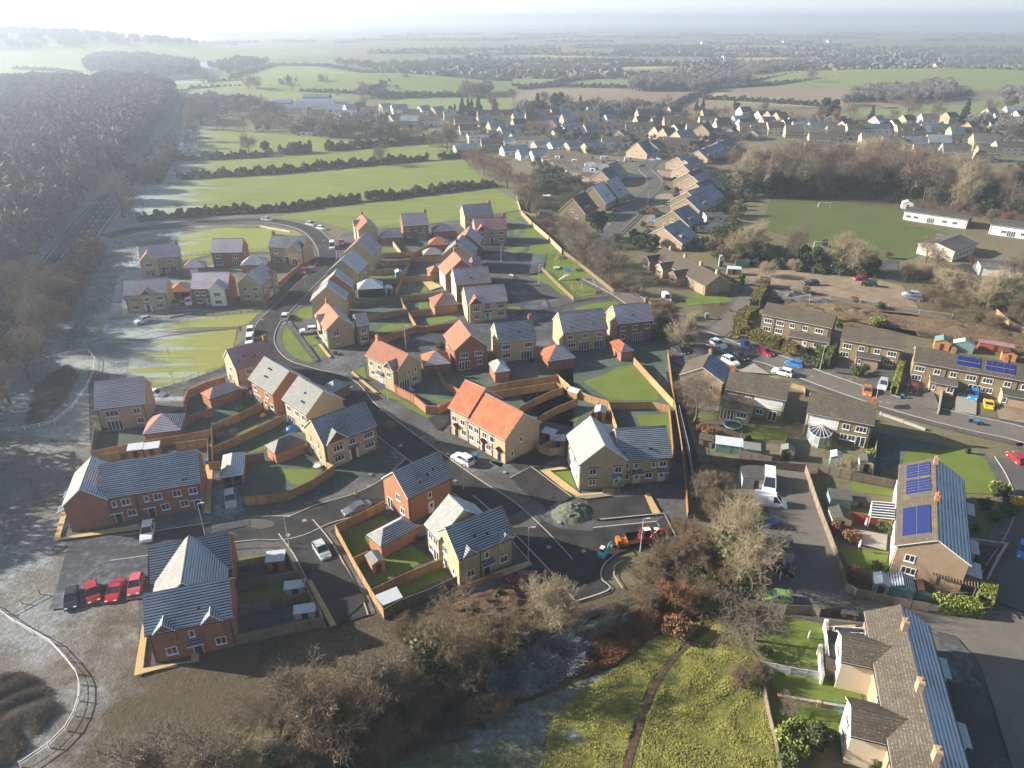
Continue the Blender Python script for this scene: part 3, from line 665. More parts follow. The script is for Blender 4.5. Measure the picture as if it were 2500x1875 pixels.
# ---------------------------------------------------------------- trees and hedges
def prisms(p0, p1, r0, r1, sides=3):
    """many tapered sticks at once -> verts, quads"""
    d = p1-p0; L = np.linalg.norm(d, axis=1, keepdims=True)+1e-9; d = d/L
    ref = np.where(np.abs(d[:, 2:3]) > 0.9, np.array([[1.0, 0, 0]]), np.array([[0, 0, 1.0]]))
    a = np.cross(d, ref); a /= np.linalg.norm(a, axis=1, keepdims=True)+1e-9; b = np.cross(d, a)
    v = []
    for p, r in ((p0, r0), (p1, r1)):
        for k in range(sides):
            t = 2*math.pi*k/sides; v.append(p+(a*math.cos(t)+b*math.sin(t))*r[:, None])
    v = np.stack(v, 1); n = len(p0); base = np.arange(n)[:, None]*2*sides; f = []
    for k in range(sides):
        q = (k+1) % sides; f.append(np.concatenate([base+k, base+q, base+sides+q, base+sides+k], 1))
    return v.reshape(-1, 3), np.concatenate(f, 0)
def bare_tree(seed, H=12.0, spread=0.5, kids=(7, 6, 5, 5), trunk=0.28, up=0.35, tw=0.02, droop=0.0, low=0.25, stems=1, twr=1.0):
    """recursive winter tree; returns (limbs mesh arrays, twig mesh arrays)"""
    rs = np.random.RandomState(seed); lv = []
    p0 = np.zeros((stems, 3)); d = np.zeros((stems, 3)); d[:, 2] = 1
    if stems > 1: d[:, :2] = rs.randn(stems, 2)*0.45; p0[:, :2] = rs.randn(stems, 2)*0.3
    else: d[:, :2] = rs.randn(stems, 2)*0.06
    d /= np.linalg.norm(d, axis=1, keepdims=True); L = np.full(stems, H*0.62); r = np.full(stems, trunk)*(1 if stems == 1 else 0.55)
    segs = []
    for lev in range(len(kids)+1):
        ns = 4 if lev < 2 else (3 if lev < 4 else 2); pts = [p0]; dd = d.copy(); cur = p0
        for s in range(ns):
            dd = dd+rs.randn(*dd.shape)*(0.10+0.05*lev); dd[:, 2] += (up*0.10 if lev < 3 else -droop*0.2); dd /= np.linalg.norm(dd, axis=1, keepdims=True)
            cur = cur+dd*(L/ns)[:, None]; pts.append(cur)
        for s in range(ns):
            f0, f1 = 1-0.75*s/ns, 1-0.75*(s+1)/ns; segs.append((lev, pts[s], pts[s+1], r*f0, r*f1))
        if lev == len(kids): break
        n = kids[lev]; P0, D0, L0, R0 = [], [], [], []
        for j in range(n):
            t = (low if lev == 0 else 0.25)+(0.98-(low if lev == 0 else 0.25))*((j+rs.rand(len(p0)))/n); x = t*ns; i = np.minimum(x.astype(int), ns-1); fr_ = (x-i)[:, None]
            P_ = np.stack(pts, 0); a = P_[i, np.arange(len(p0))]; b = P_[i+1, np.arange(len(p0))]; pos = a*(1-fr_)+b*fr_; ax = (b-a); ax /= np.linalg.norm(ax, axis=1, keepdims=True)+1e-9
            rv = rs.randn(len(p0), 3); rv -= ax*np.sum(rv*ax, 1, keepdims=True); rv /= np.linalg.norm(rv, axis=1, keepdims=True)+1e-9
            ang = (spread*(1.25-0.55*t)+rs.randn(len(p0))*0.12)[:, None]*1.6; nd = ax*np.cos(ang)+rv*np.sin(ang); nd[:, 2] += up*0.25*(1 if lev < 3 else 0.3); nd /= np.linalg.norm(nd, axis=1, keepdims=True)
            P0.append(pos); D0.append(nd); L0.append(L*(0.62-0.22*t*(lev == 0)+rs.rand(len(p0))*0.15)*(1.05 if lev == 0 else 0.85)); R0.append(np.maximum(r*(1-0.7*t)*0.55, tw*twr))
        p0, d, L, r = np.concatenate(P0), np.concatenate(D0), np.concatenate(L0), np.concatenate(R0)
    nl = len(kids); A = [s for s in segs if s[0] < nl-1]; B = [s for s in segs if s[0] >= nl-1]
    def cat(q, sides, rf=1.0, rmin=0):
        return prisms(np.concatenate([s[1] for s in q]), np.concatenate([s[2] for s in q]), np.maximum(np.concatenate([s[3] for s in q])*rf, rmin), np.maximum(np.concatenate([s[4] for s in q])*rf, rmin), sides)
    top = max(s[2][:, 2].max() for s in segs); k = H/top
    (va, fa), (vb, fb) = cat(A, 5, 1, tw), cat(B, 3, 1, tw*0.6)
    return va*k, fa, vb*k, fb
def quads(c, s, rs, flat=0.0, asp=1.0):
    """random little leaf faces at centres c with sizes s"""
    n = len(c); a = rs.randn(n, 3); a[:, 2] *= (1-flat); a /= np.linalg.norm(a, axis=1, keepdims=True); t = rs.randn(n, 3); b = np.cross(a, t); b /= np.linalg.norm(b, axis=1, keepdims=True)
    s = s[:, None]; v = np.stack([c-a*s*asp-b*s, c+a*s*asp-b*s*0.6, c+a*s*asp*0.8+b*s, c-a*s*asp+b*s*0.7], 1).reshape(-1, 3)
    return v, np.arange(4*n).reshape(-1, 4)
TP = {}
def proto(key, trunk, limbs, crown, mats):
    TP[key] = (npmesh('trunk', *limbs, [mats[0]]), npmesh('crown', *crown, [mats[1]]))
def mk_bare(key, seed, mats=('bark', 'twig'), ivy=0, **kw):
    va, fa, vb, fb = bare_tree(seed, **kw); proto(key, None, (va, fa), (vb, fb), mats)
    if ivy:
        rs = np.random.RandomState(seed); H = kw.get('H', 12); n = ivy; t = rs.rand(n)**0.8; c = np.stack([rs.randn(n)*(0.5+t*0.5), rs.randn(n)*(0.5+t*0.5), t*H*0.55], 1)
        v, f = quads(c, 0.12+rs.rand(n)*0.12, rs); TP[key] += (npmesh('ivy', v, f, ['ivy']),)
def leafy(key, seed, H, R, n, size, mat, shape='round', trunk=0.15):
    rs = np.random.RandomState(seed); k = 26; cc = rs.randn(k, 3); cc /= np.linalg.norm(cc, axis=1, keepdims=True); cc *= rs.rand(k, 1)**0.4
    if shape == 'round': cen = cc*np.array([R, R, H*0.42])*0.8+np.array([0, 0, H*0.52]); rr = R*(0.22+0.2*rs.rand(k))
    elif shape == 'cone':
        z = rs.rand(k*3)**1.3; a = rs.rand(k*3)*6.283; q = R*(1-z)*(0.35+0.65*rs.rand(k*3)); cen = np.stack([np.cos(a)*q, np.sin(a)*q, H*(0.08+0.9*z)], 1); rr = R*(0.10+0.28*(1-z))
    elif shape == 'column':
        z = rs.rand(k); a = rs.rand(k)*6.283; cen = np.stack([np.cos(a)*R*.5, np.sin(a)*R*.5, H*(0.08+0.86*z)], 1); rr = R*(0.5+0.3*rs.rand(k))*(1.1-0.4*z)
    i = rs.randint(0, len(cen), n); u = rs.randn(n, 3); u /= np.linalg.norm(u, axis=1, keepdims=True); c = cen[i]+u*(rr[i]*(0.55+0.55*rs.rand(n)))[:, None]*np.array([1, 1, 0.8]); c[:, 2] = np.abs(c[:, 2])+0.05
    crown = quads(c, size*(0.6+0.8*rs.rand(n)), rs)
    tr = prisms(np.array([[0, 0, 0.]]), np.array([[0, 0, H*0.8]]), np.array([trunk]), np.array([trunk*0.3]), 6)
    proto(key, None, tr, crown, ('bark', mat))
mk_bare('oak', 3, H=13, spread=0.62, kids=(7, 6, 6, 5, 3), trunk=0.42, up=0.3, tw=0.016, low=0.3, ivy=2500)
mk_bare('oak2', 8, H=12, spread=0.68, kids=(8, 6, 6, 5, 3), trunk=0.36, up=0.2, tw=0.016, low=0.2, mats=('bark', 'twig_grey'))
mk_bare('will', 21, H=12, spread=0.40, kids=(7, 6, 6, 4), trunk=0.25, up=0.9, tw=0.022, low=0.08, stems=4, mats=('bark_pale', 'twig_pale'), ivy=900)
mk_bare('shrub', 5, H=5, spread=0.5, kids=(6, 6, 5, 3), trunk=0.10, up=0.7, tw=0.015, low=0.05, stems=7, mats=('bark', 'twig'))
mk_bare('shrubp', 6, H=6, spread=0.42, kids=(6, 6, 5, 3), trunk=0.10, up=0.9, tw=0.016, low=0.05, stems=8, mats=('bark_pale', 'twig_pale'))
mk_bare('fan', 14, H=8, spread=0.75, kids=(8, 7, 6, 4), trunk=0.22, up=0.15, tw=0.018, low=0.3, mats=('bark', 'twig_grey'))
mk_bare('tall', 31, H=19, spread=0.42, kids=(9, 7, 6, 4), trunk=0.32, up=0.6, tw=0.035, low=0.35, mats=('bark', 'twig'))
mk_bare('tall2', 32, H=17, spread=0.52, kids=(9, 7, 6, 4), trunk=0.30, up=0.4, tw=0.035, low=0.25, mats=('bark', 'twig_grey'), ivy=1200)
mk_bare('mid', 41, H=11, spread=0.62, kids=(8, 7, 6, 4), trunk=0.28, up=0.4, tw=0.035, low=0.22, mats=('bark', 'twig'))
mk_bare('mid2', 42, H=10, spread=0.55, kids=(8, 7, 6, 4), trunk=0.24, up=0.5, tw=0.035, low=0.15, mats=('bark', 'twig_grey'))
mk_bare('round', 44, H=13, spread=0.6, kids=(10, 8, 8, 6), trunk=0.34, up=0.25, tw=0.03, low=0.14, mats=('bark', 'twig_grey'))
mk_bare('far', 51, H=11, spread=0.62, kids=(7, 6, 5, 3), trunk=0.3, up=0.4, tw=0.06, low=0.2, mats=('bark', 'twig'))
mk_bare('rust', 52, H=9, spread=0.5, kids=(8, 7, 6, 3), trunk=0.2, up=0.6, tw=0.045, low=0.15, mats=('bark', 'twig_rust'))
mk_bare('orange', 53, H=9, spread=0.5, kids=(8, 7, 6, 3), trunk=0.2, up=0.2, tw=0.06, low=0.15, droop=1.0, mats=('bark', 'twig_orange'))
mk_bare('sap', 61, H=2.6, spread=0.4, kids=(6, 5), trunk=0.03, up=0.8, tw=0.012, low=0.35, mats=('bark', 'twig'))
leafy('ever', 1, 6, 2.6, 5000, 0.13, 'ivy'); leafy('bush', 2, 2.2, 1.4, 1600, 0.10, 'leaf_green'); leafy('bushl', 3, 2.0, 1.3, 1500, 0.10, 'leaf_lime'); leafy('bushg', 4, 1.6, 1.0, 1200, 0.08, 'leaf_gold')
leafy('bushb', 5, 1.6, 1.3, 1400, 0.08, 'twig_rust'); leafy('pine', 6, 12, 4.2, 3500, 0.35, 'conifer'); leafy('cone', 7, 13, 3.4, 4500, 0.28, 'conifer', 'cone'); leafy('cyp', 9, 5, 0.9, 1500, 0.12, 'leaf_green', 'column')
leafy('lcone', 10, 9, 2.4, 3000, 0.2, 'leaf_green', 'cone')
TREEN = {'oak': 'oak_tree', 'oak2': 'oak_tree', 'will': 'willow_tree', 'shrub': 'shrub', 'shrubp': 'shrub', 'fan': 'cherry_tree', 'tall': 'bare_tree', 'tall2': 'bare_tree', 'mid': 'bare_tree', 'mid2': 'bare_tree', 'far': 'bare_tree', 'round': 'bare_tree', 'rust': 'bare_tree', 'orange': 'willow_tree', 'sap': 'sapling',
         'ever': 'evergreen_tree', 'bush': 'bush', 'bushl': 'bush', 'bushg': 'bush', 'bushb': 'bush', 'pine': 'pine_tree', 'cone': 'conifer_tree', 'cyp': 'cypress_tree', 'lcone': 'conifer_tree'}
TCAT = {'shrub': 'shrub', 'shrubp': 'shrub', 'sap': 'sapling', 'bush': 'bush', 'bushl': 'bush', 'bushg': 'bush', 'bushb': 'bush'}
TH0 = {'oak': 13, 'oak2': 12, 'will': 12, 'shrub': 5, 'shrubp': 6, 'fan': 8, 'tall': 19, 'tall2': 17, 'mid': 11, 'mid2': 10, 'far': 11, 'round': 13, 'rust': 9, 'orange': 9, 'sap': 2.6, 'ever': 6, 'bush': 2.2, 'bushl': 2.0, 'bushg': 1.6, 'bushb': 1.6, 'pine': 12, 'cone': 13, 'cyp': 5, 'lcone': 9}
NT = [0]
def tree(kind, k, x, y, H, label, group=None, w=1.0, world=None):
    p = world or P(k, x, y); s = H/TH0[kind]; me = TP[kind]; NT[0] += 1
    r = empty(TREEN[kind], p, random.random()*6.28, label, TCAT.get(kind, 'tree'), group); r.scale = (s*w, s*w, s)
    link('trunk', me[0], r); link('crown', me[1], r)
    if len(me) > 2: link('ivy', me[2], r)
    return r
def scatter_strip(pts, width, h, n_per_m, size, rs, wob=0.5, hv=1.0):
    """leafy bank along a world polyline"""
    C = []
    for i in range(len(pts)-1):
        a, b = pts[i], pts[i+1]; L = (b-a).length; n = int(L*n_per_m); t = rs.rand(n)
        d = (b-a).normalized(); nx = Vector((-d.y, d.x, 0)); s0 = rs.rand()*50
        ht = h*(1+hv*(0.5*np.sin((t*L+s0)*0.9)+0.3*np.sin((t*L+s0)*2.3+1)+0.35*np.sin((t*L)*0.31+s0))*0.6)
        ww = width*(1+wob*np.sin((t*L+s0)*1.3)); th = rs.rand(n)*math.pi; q = rs.rand(n)**0.25
        off = np.cos(th)*ww/2*q; z = np.sin(th)**0.7*ht*q+0.05
        C.append(np.stack([a.x+(b.x-a.x)*t+nx.x*off+rs.randn(n)*0.1, a.y+(b.y-a.y)*t+nx.y*off+rs.randn(n)*0.1, z], 1))
    C = np.concatenate(C); return quads(C, size*(0.6+0.8*rs.rand(len(C))), rs)
def hedge(label, k, pts, width=1.2, h=1.6, mat='hedge_dark', n=60, size=0.12, name='hedge', box=False, cat='hedge', world=None, smooth=False, kind=None):
    w = world or [P(k, *p) for p in pts]; w = catmull(w, 4) if smooth else w
    rs = np.random.RandomState(len(w)*7+int(abs(w[0].x)*10) % 997); o = w[0].copy(); q = [p-o for p in w]
    if box:
        C = []
        for i in range(len(q)-1):
            a, b = q[i], q[i+1]; L = (b-a).length; m = int(L*n); t = rs.rand(m); d = (b-a).normalized(); nx = Vector((-d.y, d.x, 0)); f = rs.rand(m); u = (rs.rand(m)-0.5)*width; z = rs.rand(m)*h
            top = f < 0.35; z = np.where(top, h, z); u = np.where(top, u, np.sign(u)*width/2); u += rs.randn(m)*0.05; z += rs.randn(m)*0.06
            C.append(np.stack([a.x+(b.x-a.x)*t+nx.x*u, a.y+(b.y-a.y)*t+nx.y*u, np.abs(z)+0.03], 1))
        C = np.concatenate(C); v, f = quads(C, size*(0.6+0.8*rs.rand(len(C))), rs)
    else: v, f = scatter_strip(q, width, h, n, size, rs)
    root = link(name, npmesh('hedge', v, f, [mat]), None, o); tag(root, label, cat, None, kind)
    return root
def mass(name, label, cat, polys, n, hmin, hmax, mat, seed=1, nt=3, per=260, size=0.7, kind='stuff', pk='far', z0=0.0, zf=None, trim=0.6):
    """one mesh of many merged winter crowns over world polygons"""
    rs = np.random.RandomState(seed); V, F = [], []; off = 0; protos = []
    for i in range(nt):
        va, fa, vb, fb = bare_tree(70+i, H=1.0, spread=0.6, kids=(6, 5, 4), trunk=0.03, up=0.5, tw=0.012, low=0.25)
        m = rs.permutation(len(fb))[:int(per)]; u = rs.randn(int(per), 3); u /= np.linalg.norm(u, axis=1, keepdims=True); u *= rs.rand(int(per), 1)**0.35
        q, qf = quads(u*np.array([.42, .42, .34])+np.array([0, 0, .62]), size*0.016*(0.5+rs.rand(int(per))), rs, 0, 7.5); protos.append((va, fa, q, qf))
    cnt = 0
    areas = []
    for poly in polys:
        a = np.array([(p[0], p[1]) for p in poly]); areas.append(0.5*abs(np.dot(a[:, 0], np.roll(a[:, 1], 1))-np.dot(a[:, 1], np.roll(a[:, 0], 1))))
    for poly, ar in zip(polys, areas):
        a = np.array([(p[0], p[1]) for p in poly]); lo, hi = a.min(0), a.max(0); need = int(n*ar/sum(areas)); got = 0; tries = 0
        while got < need and tries < need*20:
            tries += 1; p = lo+rs.rand(2)*(hi-lo); inside = False; j = len(a)-1
            for i in range(len(a)):
                if (a[i, 1] > p[1]) != (a[j, 1] > p[1]) and p[0] < (a[j, 0]-a[i, 0])*(p[1]-a[i, 1])/(a[j, 1]-a[i, 1])+a[i, 0]: inside = not inside
                j = i
            if not inside: continue
            got += 1; H = hmin+(hmax-hmin)*rs.rand(); th = rs.rand()*6.28; c, s_ = math.cos(th), math.sin(th); va, fa, vb, fb = protos[rs.randint(nt)]
            z = zf(p[0], p[1]) if zf else z0
            for v, f in ((va, fa), (vb, fb)):
                w = v*H; w = np.stack([w[:, 0]*c-w[:, 1]*s_+p[0], w[:, 0]*s_+w[:, 1]*c+p[1], w[:, 2]+z], 1); V.append(w); F.append(f+off); off += len(v)
    o = link(name, npmesh(name, np.concatenate(V), np.concatenate(F), [mat])); return tag(o, label, cat, None, kind)
def thicket(name, label, cat, polys, n, H, size, mat, seed=1, asp=6.0, world=True, kind='stuff', lean=0.5, z=0.0):
    """stems and brambles: many thin upright faces over polygons"""
    rs = np.random.RandomState(seed); C = []
    for poly in polys:
        a = np.array([(p[0], p[1]) for p in poly]); lo, hi = a.min(0), a.max(0); m = n*3; p = lo+rs.rand(m, 2)*(hi-lo); ins = np.zeros(m, bool); j = len(a)-1
        for i in range(len(a)):
            c = ((a[i, 1] > p[:, 1]) != (a[j, 1] > p[:, 1])) & (p[:, 0] < (a[j, 0]-a[i, 0])*(p[:, 1]-a[i, 1])/(a[j, 1]-a[i, 1]+1e-12)+a[i, 0]); ins ^= c; j = i
        C.append(p[ins][:n])
    p = np.concatenate(C); m = len(p); cl = 0.5+0.5*np.sin(p[:, 0]*0.9+3*np.sin(p[:, 1]*0.5))*np.sin(p[:, 1]*0.8+2*np.sin(p[:, 0]*0.37)); cl = np.clip(cl*1.6, 0.25, 1.25)
    d = rs.randn(m, 3)*lean; d[:, 2] = 1; d /= np.linalg.norm(d, axis=1, keepdims=True); h = H*cl*(0.35+0.8*rs.rand(m)); z0 = rs.rand(m)**1.5*H*cl*0.6
    a = np.stack([p[:, 0], p[:, 1], z0+z], 1); v, f = prisms(a, a+d*h[:, None]*0.6, np.full(m, size), np.full(m, size*0.4), 3)
    return tag(link(name, npmesh(name, v, f, [mat])), label, cat, None, kind)
# ---------------------------------------------------------------- camera, light, air
cd = bpy.data.cameras.new('camera'); cam = bpy.data.objects.new('camera', cd); COL.objects.link(cam); S.camera = cam
cam.location = (0, 0, CAMH); cam.rotation_euler = (math.pi/2-TH, 0, 0); cd.sensor_fit = 'HORIZONTAL'; cd.sensor_width = 36.0; cd.lens = 36.0*FPX/2500; cd.clip_end = 40000; cd.clip_start = 0.5
SUN_AZ = Vector((-0.988, 0.155, 0)).normalized(); SUN_EL = rad(22)
ts = Vector((SUN_AZ.x*math.cos(SUN_EL), SUN_AZ.y*math.cos(SUN_EL), math.sin(SUN_EL)))
ld = bpy.data.lights.new('sun', 'SUN'); ld.energy = 5.0; ld.angle = rad(0.6); ld.color = (1.0, 0.91, 0.78); sun = bpy.data.objects.new('sun', ld); COL.objects.link(sun)
sun.rotation_euler = ts.to_track_quat('Z', 'Y').to_euler(); sun.location = (0, 0, 200)
W_ = bpy.data.worlds.new('World'); S.world = W_; W_.use_nodes = True; nt = W_.node_tree; bg = nt.nodes['Background']; sk = nt.nodes.new('ShaderNodeTexSky'); sk.sky_type = 'NISHITA'; sk.sun_disc = False
sk.sun_elevation = SUN_EL; sk.sun_rotation = math.atan2(SUN_AZ.x, SUN_AZ.y); sk.air_density = 1.0; sk.dust_density = 1.2; sk.ozone_density = 1.0; sk.altitude = 100
tc = nt.nodes.new('ShaderNodeTexCoord'); sx = nt.nodes.new('ShaderNodeSeparateXYZ'); nt.links.new(tc.outputs['Generated'], sx.inputs[0])
band = ramp(nt, sx.outputs[2], 0.075, 0.0, 0, 1); warm = ramp(nt, math_(nt, 'ADD', math_(nt, 'MULTIPLY', sx.outputs[0], -1.0), math_(nt, 'MULTIPLY', sx.outputs[1], .15)), -.7, .9)
nt.links.new(mix(nt, math_(nt, 'MULTIPLY', band, 0.9), sk.outputs[0], mix(nt, warm, (7.0, 7.8, 8.6), (13, 13.4, 13.7))), bg.inputs['Color']); bg.inputs['Strength'].default_value = 0.05
S.view_settings.view_transform = 'Standard'; S.view_settings.look = 'None'; S.view_settings.gamma = 1; S.view_settings.use_curve_mapping = False; S.view_settings.exposure = 1.45
S.cycles.use_denoising = True; S.cycles.volume_bounces = 3; S.cycles.max_bounces = 6; S.cycles.transparent_max_bounces = 8; S.cycles.volume_step_rate = 5; S.cycles.use_adaptive_sampling = True; S.cycles.adaptive_threshold = 0.02
hz = MB(); hz.box(-9000, 9000, -400, 9500, -3, CAMH+30.0, 'kerb'); ho = hz.build('haze'); tag(ho, kind='stuff', label='pale morning haze lying over the whole valley', cat='haze')
hm = bpy.data.materials.new('haze'); hm.use_nodes = True; hn = hm.node_tree; hn.nodes.remove(hn.nodes['Principled BSDF']); pv = hn.nodes.new('ShaderNodeVolumePrincipled')
pv.inputs['Color'].default_value = (0.73, 0.83, 1.0, 1); pv.inputs['Density'].default_value = 0.00038; pv.inputs['Anisotropy'].default_value = 0.5; hn.links.new(pv.outputs[0], hn.nodes['Material Output'].inputs['Volume'])
hm.cycles.homogeneous_volume = True if hasattr(hm.cycles, 'homogeneous_volume') else None
ho.data.materials.clear(); ho.data.materials.append(hm)
# ---------------------------------------------------------------- ground sheets
g = MB(); g.poly([(-8900, -350, 0), (8900, -350, 0), (8900, 9400, 0), (-8900, 9400, 0)], 'ground_base'); tag(g.build('ground'), kind='structure')
def hill(name, cx, cy, rx, ry, h, mat, n=26):
    b = MB(); g_ = {}
    for i in range(n+1):
        for j in range(n+1):
            x, y = -1+2*i/n, -1+2*j/n; r = min(1, math.hypot(x, y)); g_[i, j] = (cx+x*rx, cy+y*ry, h*(0.5+0.5*math.cos(math.pi*r))*(1+0.12*math.sin(5*x+2*y))-0.5)
    for i in range(n):
        for j in range(n): b.poly([g_[i, j], g_[i+1, j], g_[i+1, j+1], g_[i, j+1]], mat)
    return tag(b.build(name, smooth=True), kind='structure')
def hillz(cx, cy, rx, ry, h): return lambda x, y: h*(0.5+0.5*math.cos(math.pi*min(1, math.hypot((x-cx)/rx, (y-cy)/ry))))-0.5
HL = (-1250, 1750, 900, 620, 44); hill('hill', *HL, 'field_far')
hill('hill', -180, 900, 260, 130, 13, 'field_far'); hill('hill', 560, 1020, 420, 200, 10, 'field_far')
A_ = area
# near and middle fields
A_('field', 'field', 'Z', [(300, 470), (340, 415), (395, 388), (700, 366), (1000, 345), (1062, 400), (850, 428), (620, 455)], 0.03)
A_('field', 'field', 'Z', [(345, 392), (400, 348), (650, 332), (960, 310), (1000, 340), (800, 358), (600, 374)], 0.03)
A_('field', 'field', 'Z', [(392, 347), (432, 280), (560, 288), (760, 300), (930, 300), (945, 308), (650, 329)], 0.03)
A_('field', 'field', 'Z', [(560, 474), (700, 452), (860, 432), (1070, 408), (1125, 440), (1115, 470), (1000, 490), (760, 497), (735, 490), (690, 478)], 0.03)
for m_, pts in (('field_far', [(980, 352), (1180, 285), (1330, 285), (1560, 320), (1740, 345), (1100, 358)]), ('field_far', [(1790, 352), (1990, 322), (2212, 320), (2212, 350)]), ('field_far', [(840, 383), (1100, 364), (2212, 356), (2212, 405), (1700, 396)]),
                ('field_far', [(1620, 455), (1700, 425), (2212, 418), (2212, 475), (1800, 490)]), ('field_far', [(1060, 405), (1330, 400), (1560, 425), (1180, 448)]), ('field_far', [(-400, 285), (0, 280), (500, 270), (900, 300), (900, 350), (700, 352), (560, 378), (0, 396), (-400, 400)])):
    A_('field', m_, 'W', pts, 0.06)
for m_, pts in (('field_brown', [(700, 470), (800, 412), (880, 392), (1350, 352), (1500, 345), (1980, 345), (1960, 400), (1650, 470), (1340, 462)]), ('field_far', [(1350, 350), (1650, 332), (2150, 335), (2140, 360), (1500, 375), (1300, 378)]), ('field_brown', [(0, 382), (500, 382), (810, 405), (690, 470), (480, 472), (0, 440)]),
                ('field_far', [(200, 368), (400, 340), (840, 335), (810, 390), (510, 378)]), ('field_far', [(1020, 362), (1400, 308), (1650, 298), (1840, 315), (1450, 342), (1250, 352)]), ('field_straw', [(0, 292), (0, 280), (380, 278), (700, 290), (580, 300)]), ('field_straw', [(820, 250), (1000, 262), (1500, 262), (1400, 248)]),
                ('field_far', [(0, 272), (120, 250), (480, 262), (700, 262), (520, 275)]), ('field_straw', [(0, 240), (200, 232), (460, 238), (300, 248)]), ('field_brown', [(800, 200), (1300, 196), (1500, 210), (900, 222)]), ('field_far', [(0, 330), (140, 322), (480, 335), (200, 358), (0, 365)]),
                ('field_far', [(1500, 470), (1960, 452), (2212, 400), (2212, 460), (2000, 500), (1400, 500)]), ('field_straw', [(1560, 126), (2212, 130), (2212, 136), (1600, 134)])):
    A_('field', m_, 'X', pts, 0.06)
A_('earth', 'field_straw', 'X', [(800, 432), (880, 400), (940, 395), (860, 430), (1310, 456), (1310, 462)], 0.09)
# estate base and verges
A_('ground', 'court', 'Z', [(195, 975), (190, 800), (400, 830), (470, 770), (520, 740), (640, 640), (740, 505), (1000, 475), (1125, 452), (1340, 640), (1440, 700), (1490, 1130), (1180, 1180), (1100, 1260), (820, 1345), (320, 1440), (130, 1190)], 0.04)
A_('ground', 'frost_ground', 'A', [(560, 470), (850, 390), (1100, 400), (1070, 440), (830, 520), (700, 680), (740, 900), (660, 960), (700, 1080), (820, 1090), (780, 1250), (930, 1340), (900, 1380), (560, 1290), (560, 1560), (300, 1660), (-400, 1660), (-200, 1200), (300, 800), (420, 620)], 0.02)
A_('ground', 'rough_ground', 'Z', [(-200, 890), (205, 965), (140, 1180), (300, 1300), (300, 1460), (560, 1370), (560, 1740), (-300, 1740)], 0.05)
for k, pts in (('D', [(345, 840), (375, 640), (700, 700), (960, 640), (970, 450), (1230, 350), (1500, 500), (1640, 590), (1900, 720), (1985, 930), (1850, 1020), (1660, 1110), (1370, 1140), (1365, 870), (1130, 900), (1120, 750), (400, 860)]),
               ('B', [(850, 560), (1000, 500), (1280, 470), (1400, 640), (1290, 820), (1460, 950), (1560, 1180), (1260, 1280), (1120, 1270), (760, 1390), (740, 1290), (560, 1100), (700, 860), (850, 640)]),
               ('E', [(620, 540), (780, 560), (860, 470), (1050, 400), (1400, 380), (1700, 400), (1900, 300), (2212, 300), (2212, 900), (1940, 840), (1280, 500), (1130, 640), (1000, 700), (890, 700)]),
               ('F', [(700, 260), (1050, 200), (1280, 190), (1590, 180), (1650, 660), (1720, 1130), (1640, 1150), (1560, 880), (900, 890), (650, 930), (470, 1060), (430, 830), (200, 560), (600, 420)]),
               ('E', [(60, 1270), (60, 1500), (330, 1310), (600, 1170), (590, 1080), (460, 1060)]), ('D', [(180, 1340), (1150, 1200), (1140, 1290), (110, 1450)]), ('E', [(1090, 980), (1590, 1220), (1560, 1260), (1060, 1000)]), ('F', [(0, 1200), (130, 1230), (90, 1290), (0, 1260)]),
               ('F', [(1150, 1420), (1280, 1410), (1290, 1490), (1160, 1510)]), ('F', [(1330, 1400), (1500, 1390), (1510, 1450), (1340, 1470)]), ('A', [(1020, 440), (1080, 560), (840, 620), (830, 480)]), ('A', [(840, 640), (1140, 650), (1140, 700), (1000, 700)]), ('A', [(1380, 640), (1480, 640), (1440, 680), (1370, 680)])):
    A_('garden', 'lawn_frost_shade', k, pts, 0.055)
A_('ground', 'scrub_floor', 'Z', [(560, 1370), (760, 1340), (1000, 1290), (1180, 1300), (1390, 1260), (1560, 1290), (1640, 1330), (1480, 1370), (1250, 1480), (1000, 1560), (850, 1740), (560, 1740)], 0.05)
A_('meadow', 'meadow', 'V', [(600, 1300), (400, 1040), (800, 830), (1000, 750), (1330, 620), (1560, 440), (1850, 335), (1980, 400), (2090, 560), (2140, 700), (2200, 1000), (2240, 1300)], 0.09)
A_('meadow', 'meadow_frost', 'V', [(-400, 1300), (-100, 1180), (300, 1060), (650, 900), (850, 810), (1050, 740), (1330, 625), (1150, 780), (1100, 900), (1180, 1000), (1060, 1110), (1000, 1300)], 0.11)
A_('verge', 'verge', 'A', [(1070, 430), (1320, 385), (1700, 390), (1850, 415), (1925, 480), (1925, 520), (1830, 522), (1480, 535), (1080, 575), (1060, 500)], 0.06)
A_('verge', 'verge', 'A', [(660, 985), (1150, 935), (1570, 885), (1490, 960), (1430, 978), (1100, 985), (900, 1015), (710, 1075), (640, 1060)], 0.06)
A_('verge', 'verge', 'A', [(815, 1095), (1000, 1045), (1200, 1015), (1425, 992), (1400, 1100), (1335, 1220), (1150, 1290), (950, 1350), (760, 1300), (790, 1120)], 0.06)
